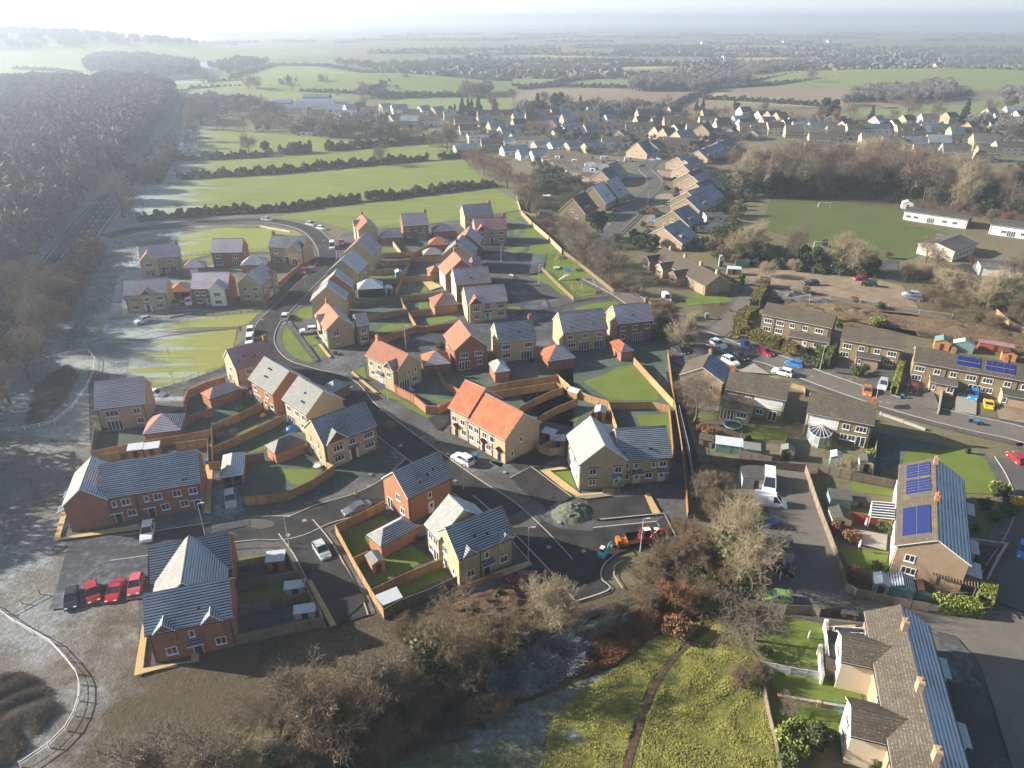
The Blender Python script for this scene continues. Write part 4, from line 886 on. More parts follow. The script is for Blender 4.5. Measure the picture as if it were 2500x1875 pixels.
for k, pts in (('F', [(820, 490), (1000, 430), (1150, 350), (1280, 340), (1500, 600), (1500, 655), (1070, 655)]), ('F', [(1295, 790), (1600, 775), (1640, 1125), (1560, 900), (1340, 880)]), ('F', [(520, 1300), (700, 1285), (782, 1497)]), ('F', [(690, 840), (800, 780), (770, 850)]),
               ('E', [(228, 400), (330, 345), (355, 462)]), ('E', [(450, 570), (520, 555), (940, 800), (900, 822)]), ('E', [(905, 630), (1110, 650), (1020, 680)]), ('A', [(1700, 955), (1722, 975), (1885, 1190), (1850, 1195), (1730, 1150), (1665, 1060)]),
               ('B', [(90, 1120), (240, 1100), (230, 1200), (60, 1235)]), ('B', [(150, 1370), (262, 1360), (290, 1440), (175, 1460)]), ('B', [(240, 1470), (290, 1455), (362, 1560), (312, 1572)]), ('B', [(858, 570), (960, 575), (1000, 610), (860, 612)]),
               ('B', [(850, 800), (965, 810), (960, 838), (740, 845)]), ('B', [(1205, 880), (1275, 962), (1110, 1000)]), ('B', [(1190, 1060), (1270, 1055), (1270, 1112), (1190, 1130)]), ('B', [(1258, 1203), (1500, 1175), (1545, 1215), (1280, 1272)]), ('B', [(900, 1262), (1100, 1250), (1110, 1285), (920, 1330), (760, 1345)]),
               ('C', [(500, 270), (640, 240), (700, 320), (860, 460), (1000, 585), (870, 620), (850, 640), (500, 640), (480, 600), (610, 560), (560, 430)]), ('C', [(868, 612), (1000, 600), (1470, 960), (1110, 1032), (822, 745)]), ('C', [(680, 830), (830, 800), (1090, 1020), (1000, 1000), (880, 900)]), ('C', [(1110, 1115), (1300, 1070), (1580, 1045), (1600, 1100), (1130, 1150)]), ('C', [(500, 1110), (620, 1100), (640, 1140), (520, 1150)]),
               ('D', [(1365, 858), (1500, 800), (1645, 718), (1510, 830)]), ('D', [(1600, 955), (1800, 958), (1900, 960), (1840, 1022), (1740, 1067), (1680, 1052)]), ('D', [(1320, 722), (1480, 640), (1450, 692), (1330, 742)]),
               ('G', [(215, 690), (500, 580), (590, 640), (400, 800), (320, 860)]), ('G', [(350, 900), (700, 780), (840, 870), (430, 1065)]), ('G', [(450, 1110), (910, 930), (975, 975), (520, 1200)]), ('H', [(1395, 412), (1670, 365), (1685, 378), (1400, 432)]),
               ('K', [(1330, 20), (1640, 70), (1860, 110), (2100, 250), (2155, 392), (1820, 378), (1780, 250), (1480, 200), (1310, 280)]),
               ('I', [(340, 100), (520, 50), (830, 130), (830, 165), (540, 190), (330, 210)]), ('L', [(460, 440), (640, 320), (870, 330), (870, 640), (450, 590)]), ('L', [(440, 630), (860, 690), (1100, 740), (1130, 900), (540, 810)]), ('L', [(500, 860), (1100, 930), (1090, 1050), (900, 1160), (540, 1100)]),
               ('K', [(1170, 310), (1430, 360), (1420, 400), (1180, 370)]), ('K', [(1100, 720), (1400, 730), (1390, 800), (1640, 930), (1640, 960), (1300, 900), (1150, 820)]), ('I', [(450, 1340), (680, 1360), (660, 1440), (440, 1470)]), ('I', [(980, 1500), (1430, 1560), (1400, 1659), (960, 1640)]), ('J', [(1500, 1440), (1900, 1490), (1890, 1620), (1780, 1580)]),
               ('H', [(1400, 560), (1790, 500), (1840, 600), (1410, 680)])):
    A_('lawn', 'lawn', k, pts, 0.075)
A_('playing_field', 'playing_grass', 'M', [(500, 240), (820, 222), (1380, 300), (1400, 380), (1560, 430), (1700, 470), (1640, 560), (1450, 640), (1170, 640), (800, 540), (430, 440)], 0.08); A_('worn_turf', 'scrub_floor', 'M', [(480, 225), (820, 205), (1390, 285), (1380, 312), (1000, 262), (820, 240), (500, 250)], 0.1)
A_('court', 'court', 'L', [(1600, 400), (1760, 440), (1900, 600), (2000, 900), (2160, 1420), (1900, 1420)], 0.11)
for pts in ([(1240, 700), (1330, 690), (1500, 720), (1440, 770), (1280, 780)], [(1250, 800), (1420, 790), (1400, 870), (1230, 880)], [(1560, 720), (1700, 700), (1730, 745), (1560, 760)], [(1600, 520), (1740, 545), (1740, 580), (1560, 580)], [(1310, 540), (1480, 560), (1490, 600), (1330, 600)], [(1520, 880), (1640, 850), (1660, 900), (1500, 930)], [(1560, 780), (1700, 770), (1720, 800), (1540, 810)]): A_('driveway', 'gravel' if pts[0][0] > 1500 else 'asphalt_frost', 'N', pts, 0.105)
A_('frosted_lawn', 'lawn_frost_shade', 'K', [(1330, 20), (1640, 72), (1850, 112), (1500, 130), (1480, 200), (1310, 280)], 0.09)
for pts in ([(500, 325), (640, 340), (640, 380), (550, 410), (540, 560), (505, 560)], [(640, 478), (870, 478), (900, 520), (650, 560), (600, 520)], [(500, 632), (860, 632), (850, 695), (500, 690)]): A_('frosted_lawn', 'lawn_frost_shade', 'C', pts, 0.09)
for k, m_, pts in (('J', 'earth', [(180, 270), (700, 270), (1000, 300), (1500, 420), (2212, 600), (2212, 700), (1600, 600), (1050, 540), (640, 470), (200, 380)]), ('M', 'earth', [(440, 830), (700, 850), (1300, 940), (1620, 1010), (2300, 1180), (2300, 1260), (1500, 1170), (940, 1040), (450, 950)]), ('M', 'mud', [(440, 840), (780, 870), (820, 960), (460, 940)]),
                   ('I', 'scrub_floor', [(440, 1470), (700, 1480), (940, 1600), (900, 1700), (440, 1659)]), ('I', 'scrub_floor', [(500, 200), (830, 160), (800, 300), (700, 350), (520, 300)]), ('V', 'mud', [(560, 250), (720, 215), (850, 250), (1100, 270), (1200, 310), (1000, 400), (860, 370), (640, 350)])):
    A_('earth', m_, k, pts, 0.08)
A_('concrete_pad', 'concrete', 'M', [(190, 740), (400, 705), (780, 735), (1100, 755), (1390, 825), (1500, 975), (1200, 935), (700, 855), (480, 825)], 0.09)
A_('car_park', 'asphalt_mid', 'M', [(1230, 650), (1360, 655), (1370, 790), (1240, 770)], 0.1)
# roads: footways first, then the carriageway
RA = [(225, 512), (290, 497), (400, 484), (520, 477), (600, 479), (670, 498), (706, 541), (700, 575), (659, 618), (615, 663), (580, 700), (566, 743), (595, 785), (660, 809), (738, 832), (780, 880), (840, 930), (924, 992), (1008, 1053), (1079, 1100), (1143, 1160), (1200, 1225)]
ROADS = [('Z', RA, 5.6, 9.2, 'asphalt_new'), ('Z', [(905, 1003), (850, 1052), (780, 1088), (700, 1112), (632, 1140), (560, 1143), (480, 1152), (350, 1172), (250, 1186)], 5.6, 9.0, 'asphalt_new'), ('Z', [(640, 1140), (675, 1185), (705, 1240), (735, 1300), (750, 1345)], 5.4, 7.5, 'asphalt_new'),
         ('C', [(-330, 1450), (-100, 1360), (200, 1330), (550, 1260), (760, 1200), (880, 1100)], 5.0, 7.4, 'asphalt_frost'), ('N', [(1100, 1130), (1230, 1010), (1390, 860), (1500, 720), (1575, 640), (1560, 580), (1500, 515), (1560, 452), (1700, 420), (1900, 370), (2060, 290), (2150, 265)], 6.5, 10, 'asphalt_mid'),
         ('I', [(-700, -100), (-350, 80), (-100, 250), (200, 430), (560, 560), (900, 700), (1300, 805), (1650, 950), (2212, 1150), (2800, 1330), (3400, 1480), (3900, 1590), (4180, 1700), (4300, 1900)], 6.5, 10, 'asphalt_old'), ('I', [(640, 520), (850, 350), (950, 190), (1040, 60), (1100, -40)], 5.0, 7.0, 'asphalt_old'),
         ('K', [(2150, 180), (2240, 320), (2300, 500), (2240, 700), (2120, 900), (2080, 1050)], 6.0, 10, 'asphalt_mid'), ('L', [(500, 120), (700, 190), (1000, 250), (1400, 255), (1800, 340), (2212, 360)], 5.0, 6.4, 'asphalt_old'), ('X', [(560, 470), (700, 450), (820, 400), (870, 370), (860, 330)], 5.0, 7, 'asphalt_frost')]
z = 0.12
for k, pts, w, fw, m_ in ROADS:
    strip('footway', 'footway', k, pts, fw, z); z += 0.006
z = 0.2
for k, pts, w, fw, m_ in ROADS:
    strip('road', m_, k, pts, w, z, kerb=0.0 if w < 5.1 else 0.09); z += 0.006
HW = [(-90, 830), (40, 682), (130, 572), (190, 492), (240, 432), (300, 366), (360, 306), (398, 266), (405, 235), (392, 205), (420, 186), (470, 176)]
strip('road', 'asphalt_frost', 'Z', HW, 13, 0.2); 
hw = catmull([P('Z', *p) for p in HW]); 
for off in (-5.6, -1.2, 1.2, 5.6):
    b = MB()
    for i in range(len(hw)-1):
        a, c = hw[i], hw[i+1]; d = (c-a).normalized(); n_ = Vector((-d.y, d.x, 0)); L = (c-a).length
        segs = [(0, 1)] if abs(off) > 5 else [(j/max(1, int(L/9)), (j+0.5)/max(1, int(L/9))) for j in range(max(1, int(L/9)))]
        for s0, s1 in segs:
            p0, p1 = a+(c-a)*s0+n_*off, a+(c-a)*s1+n_*off; q = n_*0.12
            b.poly([(p0.x-q.x, p0.y-q.y, 0.215), (p1.x-q.x, p1.y-q.y, 0.215), (p1.x+q.x, p1.y+q.y, 0.215), (p0.x+q.x, p0.y+q.y, 0.215)][::-1], 'white_plastic')
    tag(b.build('road_marking'), kind='structure')
for nm, m_, k, pts in (('road', 'asphalt_new', 'G', [(1010, 400), (1290, 470), (1560, 600), (1700, 672), (1930, 692), (2212, 655), (2400, 640), (2420, 800), (2212, 800), (2080, 850), (1990, 940), (1975, 1010), (2035, 1085), (1810, 1165), (1640, 960), (1480, 790), (1250, 560)]),
                       ('car_park', 'asphalt_frost', 'H', [(385, 420), (420, 310), (840, 240), (960, 290), (1340, 300), (1340, 335), (890, 345), (890, 640), (480, 700), (300, 715), (350, 560)]), ('road', 'asphalt_frost', 'C', [(370, 870), (600, 878), (850, 1040), (905, 1130), (700, 1180), (560, 1010), (500, 930)]),
                       ('car_park', 'asphalt_frost', 'C', [(275, 560), (480, 590), (640, 700), (850, 705), (830, 790), (680, 830), (560, 790), (340, 745), (280, 660)]), ('driveway', 'asphalt_new', 'F', [(165, 1360), (355, 1262), (720, 1535), (545, 1650), (300, 1500)]), ('driveway', 'asphalt_new', 'F', [(150, 1230), (400, 1110), (620, 1150), (440, 1270), (250, 1300)]),
                       ('driveway', 'asphalt_new', 'T', [(130, 500), (690, 445), (772, 640), (195, 695)]), ('driveway', 'asphalt_new', 'T', [(190, 775), (820, 712), (900, 640), (1010, 890), (860, 900), (480, 970), (200, 900)]), ('driveway', 'asphalt_new', 'G', [(1340, 1005), (1530, 920), (1720, 1130), (1780, 1230), (1480, 1160)]), ('driveway', 'asphalt_new', 'E', [(1000, 940), (1090, 860), (1090, 770), (900, 825)]),
                       ('driveway', 'asphalt_mid', 'D', [(770, 480), (970, 440), (965, 560), (760, 600)]), ('driveway', 'asphalt_frost', 'D', [(1140, 900), (1370, 1000), (1365, 1200), (1420, 1340), (1150, 1400), (1170, 1200)]), ('driveway', 'asphalt_mid', 'A', [(1020, 870), (1150, 830), (1420, 845), (1560, 855), (1160, 900), (1000, 930)]),
                       ('footpath', 'footway', 'A', [(1725, 945), (1745, 950), (1915, 1185), (1885, 1192)]), ('driveway', 'asphalt_new', 'G', [(20, 1020), (250, 920), (400, 1160), (200, 1340), (120, 1200)]), ('driveway', 'asphalt_new', 'B', [(1750, 560), (1950, 570), (1960, 620), (1760, 640)]),
                       ('car_park', 'asphalt_old', 'K', [(600, 230), (890, 262), (960, 470), (1090, 760), (1150, 960), (1190, 1060), (700, 1040), (590, 960), (590, 860), (790, 780), (700, 560), (640, 400)]), ('road', 'asphalt_old', 'L', [(1400, 255), (1900, 300), (2300, 330), (2400, 1400), (2150, 1400), (2000, 900), (1900, 600), (1760, 440), (1600, 400)]),
                       ('driveway', 'asphalt_mid', 'J', [(460, 1060), (640, 880), (820, 870), (760, 1180), (620, 1180)]), ('driveway', 'asphalt_old', 'J', [(930, 1080), (1000, 1020), (1200, 1080), (1290, 1300), (1240, 1350), (950, 1260)]), ('driveway', 'concrete', 'J', [(1880, 1250), (2212, 1300), (2260, 1500), (1940, 1440)]), ('driveway', 'paving_grey', 'J', [(1480, 1150), (1700, 1180), (1690, 1400), (1460, 1360)]),
                       ('driveway', 'asphalt_mid', 'J', [(140, 930), (220, 790), (370, 840), (360, 960)]), ('driveway', 'paving_grey', 'I', [(880, 930), (1060, 840), (1240, 960), (1020, 940)]), ('driveway', 'footway', 'I', [(150, 640), (420, 560), (640, 720), (560, 860), (300, 880), (190, 820)]),
                       ('paving', 'paving_buff', 'F', [(440, 1300), (640, 1262), (700, 1285), (525, 1300), (800, 1508), (1000, 1495), (1000, 1528), (770, 1535), (650, 1470)]), ('paving', 'paving_buff', 'T', [(690, 445), (742, 432), (852, 628), (775, 640)]), ('paving', 'paving_buff', 'H', [(325, 305), (375, 130), (402, 150), (362, 288), (840, 205), (840, 238)]),
                       ('paving', 'paving_buff', 'H', [(808, 1118), (857, 805), (887, 865), (862, 1073), (1150, 1028), (1150, 985), (1197, 970), (1197, 1032), (1050, 1052)]), ('paving', 'paving_buff', 'D', [(1100, 1260), (1115, 940), (1165, 900), (1150, 1270)]), ('paving', 'paving_buff', 'G', [(1230, 980), (1500, 895), (1520, 920), (1330, 1000)]), ('paving', 'paving_buff', 'E', [(210, 420), (225, 405), (450, 590), (420, 600)]),
                       ('paving', 'paving_buff', 'H', [(1845, 548), (1870, 540), (2022, 812), (1985, 825)]), ('paving', 'paving_buff', 'B', [(280, 1450), (310, 1450), (405, 1565), (375, 1572)]), ('patio', 'paving_buff', 'B', [(1205, 875), (1300, 880), (1400, 930), (1290, 965)]), ('patio', 'paving_grey', 'K', [(1170, 600), (1390, 640), (1380, 735), (1200, 690)]), ('patio', 'paving_buff', 'L', [(880, 370), (1070, 360), (1080, 470), (880, 460)]),
                       ('patio', 'concrete', 'K', [(1370, 880), (1640, 920), (1900, 990), (1650, 1000), (1440, 905)]), ('patio', 'paving_grey', 'I', [(450, 1280), (690, 1310), (680, 1370), (450, 1335)]), ('patio', 'paving_grey', 'D', [(1780, 860), (1930, 930), (1880, 960), (1800, 900)]), ('paving', 'gravel', 'T', [(0, 470), (300, 440), (380, 460), (130, 495)])):
    A_(nm, m_, k, pts, z); z += 0.004
strip('footpath', 'footway', 'C', [(590, 300), (660, 345), (640, 430), (600, 480), (650, 545), (690, 580), (600, 645), (520, 720), (570, 790)], 1.9, 0.105)
strip('footpath', 'footway', 'C', [(850, 1125), (1100, 1050), (1350, 1015), (1620, 1005), (1750, 1040)], 2.4, 0.11)
strip('footpath', 'asphalt_mid', 'A', [(1440, 985), (1200, 1000), (1000, 1025), (850, 1055), (720, 1075), (600, 1070)], 1.8, 0.105)
strip('footpath', 'asphalt_mid', 'A', [(600, 1070), (660, 960), (700, 800), (730, 680), (830, 600)], 1.8, 0.109)
strip('footpath', 'mud', 'V', [(1870, 370), (1790, 430), (1700, 510), (1620, 600), (1540, 720), (1480, 880), (1420, 1060), (1370, 1250)], 0.85, 0.13)
strip('footpath', 'asphalt_new', 'F', [(1610, 400), (1680, 650), (1720, 880), (1790, 1120), (1850, 1400)], 2.2, 0.1)
strip('footpath', 'asphalt_frost', 'A', [(1090, 590), (1300, 545), (1600, 535), (1900, 520)], 1.6, 0.113)
strip('stream', 'water', 'V', [(300, 760), (560, 620), (800, 520), (960, 430), (1100, 400), (1200, 340), (1330, 290), (1480, 250)], 1.2, 0.13)
for k, pts in (('G', [(1810, 1167), (1640, 962), (1480, 792), (1250, 562), (1120, 450)]), ('G', [(2080, 850), (2010, 910), (1982, 970), (1990, 1020), (2035, 1087), (1810, 1167)]), ('T', [(190, 772), (815, 710), (840, 760)]), ('T', [(260, 690), (885, 630), (1020, 890)]), ('T', [(480, 1090), (400, 1150), (395, 1240), (480, 1370)]), ('F', [(165, 1362), (355, 1262), (720, 1535)]),
               ('E', [(230, 400), (215, 420), (460, 600)]), ('G', [(1340, 1005), (1450, 1140)]), ('G', [(1700, 1130), (1750, 1220)])):
    strip('kerb', 'kerb', k, pts, 0.22, 0.33, smooth=len(pts) > 3 and k == 'G' and pts[0][0] == 2080)
hm_ = MB()  # earth heaps
def heap(label, k, x, y, rx, ry, h, mat, rz=0, name='soil_heap', seed=1, cat='heap'):
    rs = np.random.RandomState(seed); n = 18; b = MB(); g_ = {}
    for i in range(n+1):
        for j in range(n+1):
            u, v = -1+2*i/n, -1+2*j/n; r = math.hypot(u, v); q = max(0, 1-r**1.6); g_[i, j] = (u*rx+rs.randn()*rx*.02, v*ry+rs.randn()*ry*.02, h*q*(1+rs.randn()*(0.10 if rx < 8 else .3))-0.05)
    for i in range(n):
        for j in range(n): b.poly([g_[i, j], g_[i+1, j], g_[i+1, j+1], g_[i, j+1]], mat)
    o = b.build(name, None, P(k, x, y), rad(rz), smooth=True); return tag(o, label, cat)
heap('grey green heap of topsoil beside the new turning head', 'G', 1790, 560, 3.7, 3.0, 1.3, 'heap_green', 20, seed=2)
heap('long bank of orange brown earth behind the first brown roofed terrace', 'J', 480, 330, 22, 5, 1.8, 'earth', -30, seed=3)
heap('bank of dug earth and roots behind the terrace with solar panels', 'J', 1500, 480, 26, 6, 2.0, 'earth', -28, seed=4)
heap('low mound of dark demolition waste beside the concrete pad', 'M', 620, 900, 13, 4, 1.4, 'rubble', -20, 'rubble_heap', 5)
heap('brown mound of roots and soil behind the stone house with two gables', 'V', 760, 280, 9, 3.5, 1.2, 'mud', 10, seed=6)

for i, (k, x, y) in enumerate((('E', 660, 1070), ('E', 1080, 1145), ('E', 1590, 1310), ('E', 385, 1330), ('D', 1780, 1310), ('D', 1670, 1410), ('E', 205, 462), ('E', 480, 750), ('E', 1330, 1210), ('G', 1000, 350), ('G', 1700, 630), ('G', 1630, 800), ('A', 1745, 760), ('A', 1575, 940), ('A', 1940, 465), ('A', 2110, 1345), ('D', 2080, 880), ('I', 1690, 980), ('I', 1960, 1090), ('I', 700, 650), ('K', 860, 545), ('K', 870, 640), ('J', 740, 1265), ('J', 660, 1255), ('T', 100, 1000), ('L', 1680, 370), ('L', 1300, 265))):
    q = P(k, x, y); a = i*.7; A_('manhole_cover', 'paving_grey' if i % 3 else 'steel', None, [Vector((q.x+.45*math.cos(a+t), q.y+.45*math.sin(a+t), 0)) for t in (0, 1.57, 3.14, 4.71)], 0.275, world=True)
for i, (k, x, y, w, h) in enumerate((('E', 560, 880, 60, 30), ('E', 350, 560, 30, 14), ('D', 1480, 1330, 110, 40), ('A', 1775, 690, 60, 30), ('G', 1450, 620, 110, 60), ('I', 1060, 760, 70, 24), ('I', 1500, 910, 90, 30), ('J', 900, 1310, 110, 30), ('K', 860, 420, 60, 60), ('K', 940, 850, 50, 40), ('L', 1950, 600, 120, 160), ('H', 620, 430, 160, 40), ('C', 700, 960, 70, 40))):
    rs_ = np.random.RandomState(i); A_('road_patch', 'asphalt_new' if i % 2 else 'asphalt_mid', k, [(x+w*math.cos(t)*(.7+.5*rs_.rand()), y+h*math.sin(t)*(.7+.5*rs_.rand())) for t in [j*.52 for j in range(12)]], 0.262)
# ---------------------------------------------------------------- the new estate
Ho = house
fr = Ho('stone house with red tiled roof and a projecting left gable, nearest the highway junction', 'A', (838, 578), (1078, 556), (838, 492), wall='stone', rf='RF', rb='RR', d=7.5, win='F .52gd .62ga .75ub .8gq;R .5ua', gab=[(.22, 5.0, 1.6, 'stone', '0uc 0gp')], ch='R', lint='')
fr = Ho('red brick house with frost melting on its broad dark red roof', 'A', (1262, 533), (1450, 530), (1265, 430), wall='brick', rf='RF', rb='RL', d=8, win='F .2uc .78uc .22gc .78gp;R .4ua')
fr = Ho('stone house with a black slate roof beside the curve of the road', 'A', (1607, 500), (1818, 512), (1608, 420), wall='stone', rf='SD', rb='SS', d=7.5, win='F .2ub .25gp .5gd', gab=[(.78, 4.4, 1.6, 'stone', '0gq', {'roof': ('SH', 'SS')})], ch='L')
fr = Ho('stone house with a tile hung central gable and dark red door facing the green', 'A', (738, 793), (1000, 775), (735, 702), wall='stone', rf='RF', rb='RR', d=7.6, win='F .2uc .82uc .22gc .8gc .5gdrp', gab=[(.52, 3.3, 0.25, 'stone', '0ub', {'tri': 'tile_hung', 'up': 2.6})])
fr = Ho('red brick house with a white rendered gable and bay window', 'A', (1140, 752), (1365, 748), (1138, 655), wall='brick', rf='RF', rb='RL', d=8.2, win='F .14ub .32ub .18gc .44gdsp', gab=[(.72, 4.2, 1.0, 'render_white', '0uc 0gc')])
fr = Ho('stone corner house with a frosted purple red roof, front door facing the estate road', 'A', (1575, 728), (1662, 660), (1485, 655), wall='stone', rf='RF', rb='RR', d=7.6, win='F .2ub .5ua .2gb .5gdwp;L .3ub .7ub .3gc .7gb', gab=[(.8, 3.4, 0.4, 'stone', '0ub 0gc', {'roof': ('RF', 'RR')})])
fr = Ho('narrow stone house with a chimney and lit pink roof at the far bend', 'B', (640, 418), (590, 350), (718, 325), wall='stone', rf='RR', rb='RF', win='F .3ub .7gb;R .35ua .6ua .6ga', ch='L', gab=[(.35, 4.2, 0.3, 'stone', '0ub', {'roof': ('RF', 'RR')})])
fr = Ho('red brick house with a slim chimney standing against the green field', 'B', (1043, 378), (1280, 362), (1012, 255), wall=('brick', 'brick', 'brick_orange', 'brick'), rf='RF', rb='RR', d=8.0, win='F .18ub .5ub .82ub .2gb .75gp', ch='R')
fr = Ho('stone house with a purple red roof, farthest back beside the path to the field', 'B', (1600, 290), (1863, 270), (1563, 172), wall='stone', rf='RF', rb='RR', d=8.0, win='F .18ub .8ub .2gb .7gq', ch='R')
fr = Ho('stone house with a half melted red roof, tile hung gable and navy front door', 'B', (1697, 418), (1988, 402), (1690, 305), wall='stone', rf='RL', rb='RR', d=8.0, win='F .52ub .82uc .52gdkp .82gc', gab=[(.2, 3.8, 0.7, 'stone', '0uc 0gb', {'tri': 'tile_hung', 'roof': ('RF', 'RO')})], ch='R')
fr = Ho('stone house end on to the street with frosted red roof, topmost of the stepped row', 'B', (785, 640), (855, 550), (615, 535), wall='stone', rf='RF', rb='RR', win='F .3ub .7ub .3gq;L .5ua')
fr = Ho('stone house end on to the street with frosted blue slate roof, second in stepped row', 'B', (652, 803), (742, 703), (482, 685), wall='stone', rf='SH', rb='SS', win='F .3ub .7ub .3gq')
fr = Ho('narrow red brick house with frosted slate roof, third of the stepped row', 'B', (590, 925), (614, 872), (400, 795), wall='brick', rf='SH', rb='SS', d=9.0, win='F .5ub .5gq')
fr = Ho('stone house with a small buff chimney and grey slate roof, last of the stepped row', 'B', (545, 1040), (560, 975), (388, 930), wall='stone', rf='SH', rb='SS', d=9.5, win='F .5ua')
fr = Ho('large stone corner house with a lit pink roof and purple roofed rear wing', 'B', (350, 1315), (245, 1180), (470, 1190), wall='stone', rf='RR', rb='RF', win='F .2ub .8ub .2gb .8gc .5gdwg;R .35ub .38ga;', ch='L', lint='L', gab=[(.38, 3.4, 0.3, 'stone', '', {'roof': ('RF', 'RR'), 'tri': 'tile_hung', 'up': 2.6})])
Ho('', 'B', (632, 1282), (747, 1265), (535, 1190), wall='stone', rf='RF', rb='RF', d=5.5, win='F .5ub .5gc', parent=fr.root, lint='L')
fr = Ho('brick gabled house with a lit pink roof and chimney behind the wide purple roof', 'B', (1420, 820), (1360, 740), (1565, 665), wall=('render_cream', 'brick', 'brick', 'brick'), rf='RR', rb='RF', win='F .3ub .7gb', ch='L')
Ho('', 'B', (1690, 740), (1765, 730), (1650, 690), wall='brick', rf='RF', rb='RF', d=5.0, win='F .5ub', parent=fr.root)
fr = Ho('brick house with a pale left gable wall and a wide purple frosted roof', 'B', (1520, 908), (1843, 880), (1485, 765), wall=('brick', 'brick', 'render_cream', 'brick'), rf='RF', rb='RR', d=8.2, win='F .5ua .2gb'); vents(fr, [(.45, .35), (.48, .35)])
fr = Ho('stone house with a tile hung left gable and pale teal front door', 'B', (1622, 1082), (1992, 1048), (1600, 940), wall='stone', rf='RF', rb='RR', d=8.0, win='F .5ub .84uc .5gdtp .84gc', lint='L', gab=[(.22, 3.9, 0.6, 'stone', '0uc 0gb', {'tri': 'tile_hung', 'roof': ('RF', 'RO')})])
fr = Ho('brick house with a lit pink left roof slope, behind the grey roofed stone one', 'B', (1740, 545), (1765, 470), (1605, 425), wall='brick', rf='RF', rb='RR', d=8.5, win='F .5ub')
fr = Ho('stone house end on with a grey slate roof and stubby chimney beside the gravel court', 'B', (1675, 650), (1722, 570), (1545, 508), wall='stone', rf='SH', rb='SS', win='F .5ub .3gb', ch='L')
fr = Ho('stone house with a blue grey slate roof and brick chimney', 'C', (430, 1428), (780, 1390), (375, 1210), wall='stone', rf='SF', rb='SS', d=8.0, win='F .2uc .8uc .2gc .75gp;L .5ua', ch='R'); vents(fr, [(.13, .35), (.55, .42), (.6, .42)])
fr = Ho('stone house with a purple red roof and two sets of white patio doors', 'C', (1012, 1340), (1420, 1298), (960, 1150), wall='stone', rf='RF', rb='RO', d=8.6, win='F .16ub .5ub .84ub .2gc .48gp .84gp'); vents(fr, [(.2, .2), (.7, .3)])
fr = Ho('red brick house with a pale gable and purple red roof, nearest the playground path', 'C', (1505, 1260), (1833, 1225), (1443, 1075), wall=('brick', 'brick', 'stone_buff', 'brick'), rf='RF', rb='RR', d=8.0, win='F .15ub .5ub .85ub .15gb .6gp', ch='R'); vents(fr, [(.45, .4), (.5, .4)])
fr = Ho('tall red brick house end on with plain pink roof and gable patio doors', 'B', (1505, 1503), (1408, 1355), (1650, 1345), wall='brick', rf='RR', rb='RF', win='F .3ua;R .28uc .72uc .28gp .75gb')
fr = Ho('stone corner house with a brick chimney, salmon roof and small dark cross gable', 'E', (622, 392), (330, 250), (715, 225), wall='stone', rf='RR', rb='RF', win='F .15ub .42ub .18gb .45gdwf .85gb;R .48ua .75ua .25gp .7gb', ch='L', lint='', gab=[(.8, 3.4, 0.7, 'stone', '0ub', {'tri': 'tile_hung', 'roof': ('RF', 'RR')})])
fr = Ho('stone terrace with a bright orange red roof in two steps and three door canopies', 'E', (1592, 1020), (1250, 830), (1775, 770), wall='stone_buff', rf='RO', rb='RF', win='F .06ub .22ub .45ub .66ub .07gb .28gb .55gb .42gdkh .85gdkh;R .45ua .2ga', down='0.3 0.66', name='terraced_house', cat='terrace', lint='')
Ho('', 'E', (1262, 803), (1078, 718), (1437, 568), he=5.6, wall='stone_buff', rf='RO', rb='RF', d=-9.6, win='F .25ub .7ub .35gdkh .75gb', parent=fr.root, lint='')
fr = Ho('long stone terrace with a slate roof half white with frost and three sage green doors', 'F', (1155, 1197), (1625, 1165), (1010, 905), wall='stone', rf='SF', rb='SS', d=8.6, win='F .1ub .32ua .68ua .87ub .12gb .35gdsf .6gb .86gdsf', lint='L', name='terraced_house', cat='terrace'); vents(fr, [(.1, .2), (.6, .3), (.63, .3)])
Ho('', 'F', (785, 1240), (672, 965), (985, 1070), he=5.2, wall=('render_cream', 'stone', 'stone', 'stone'), rf='SS', rb='SH', d=-8.5, win='F .2ua .6ub .3gb .8gb;R .28ub .82ub .28gb .8gdsg', parent=fr.root, lint='L')
fr = Ho('small detached brick house with a slate roof, in the middle of the junction', 'E', (720, 1542), (1135, 1340), (583, 1312), wall='brick_orange', rf='SF', rb='SF', d=7.4, win='F .48ua .5gdw;L .6ub .25gq .75gb'); vents(fr, [(.35, .3), (.56, .42), (.7, .5)])
fr = Ho('stone slate roofed house with a tile hung gable and dark red door', 'D', (1905, 797), (2273, 660), (1845, 635), wall='stone', rf='SF', rb='SS', d=8.0, win='F .52ub .84uc .52gdrp .84gc;L .3ua .7ua .35gq .75ga', lint='L', gab=[(.24, 4.2, 0.4, 'stone', '0uc 0gc', {'tri': 'tile_hung', 'roof': ('SF', 'SS')})])
fr = Ho('stone house end on with a plain pale grey roof and blue tarpaulin on its patio', 'D', (1790, 590), (1622, 482), (1890, 408), wall='stone_buff', rf='SS', rb='SH', d=-8.4, win='F .2ub .55ub .82ub .25gp .75gb'); vents(fr, [(.55, .6), (.62, .3), (.7, .3)])
fr = Ho('orange brick house end on with a plain pale grey roof', 'D', (1562, 450), (1395, 345), (1687, 290), wall='brick_orange', rf='SS', rb='SH', d=-8.6, win='F .2ub .7ub .25gp .62gb .85gb'); vents(fr, [(.4, .7), (.48, .7), (.45, .4), (.52, .4)])
fr = Ho('stone house with a ribbed purple red roof and chimney beside the parked vans', 'A', (1412, 1235), (1662, 1165), (1345, 1125), wall='stone_buff', rf='RL', rb='RF', d=7.6, win='F .3ub .75ub;L .5ub .3gq', ch='R'); vents(fr, [(.15, .3), (.3, .5), (.55, .4)])
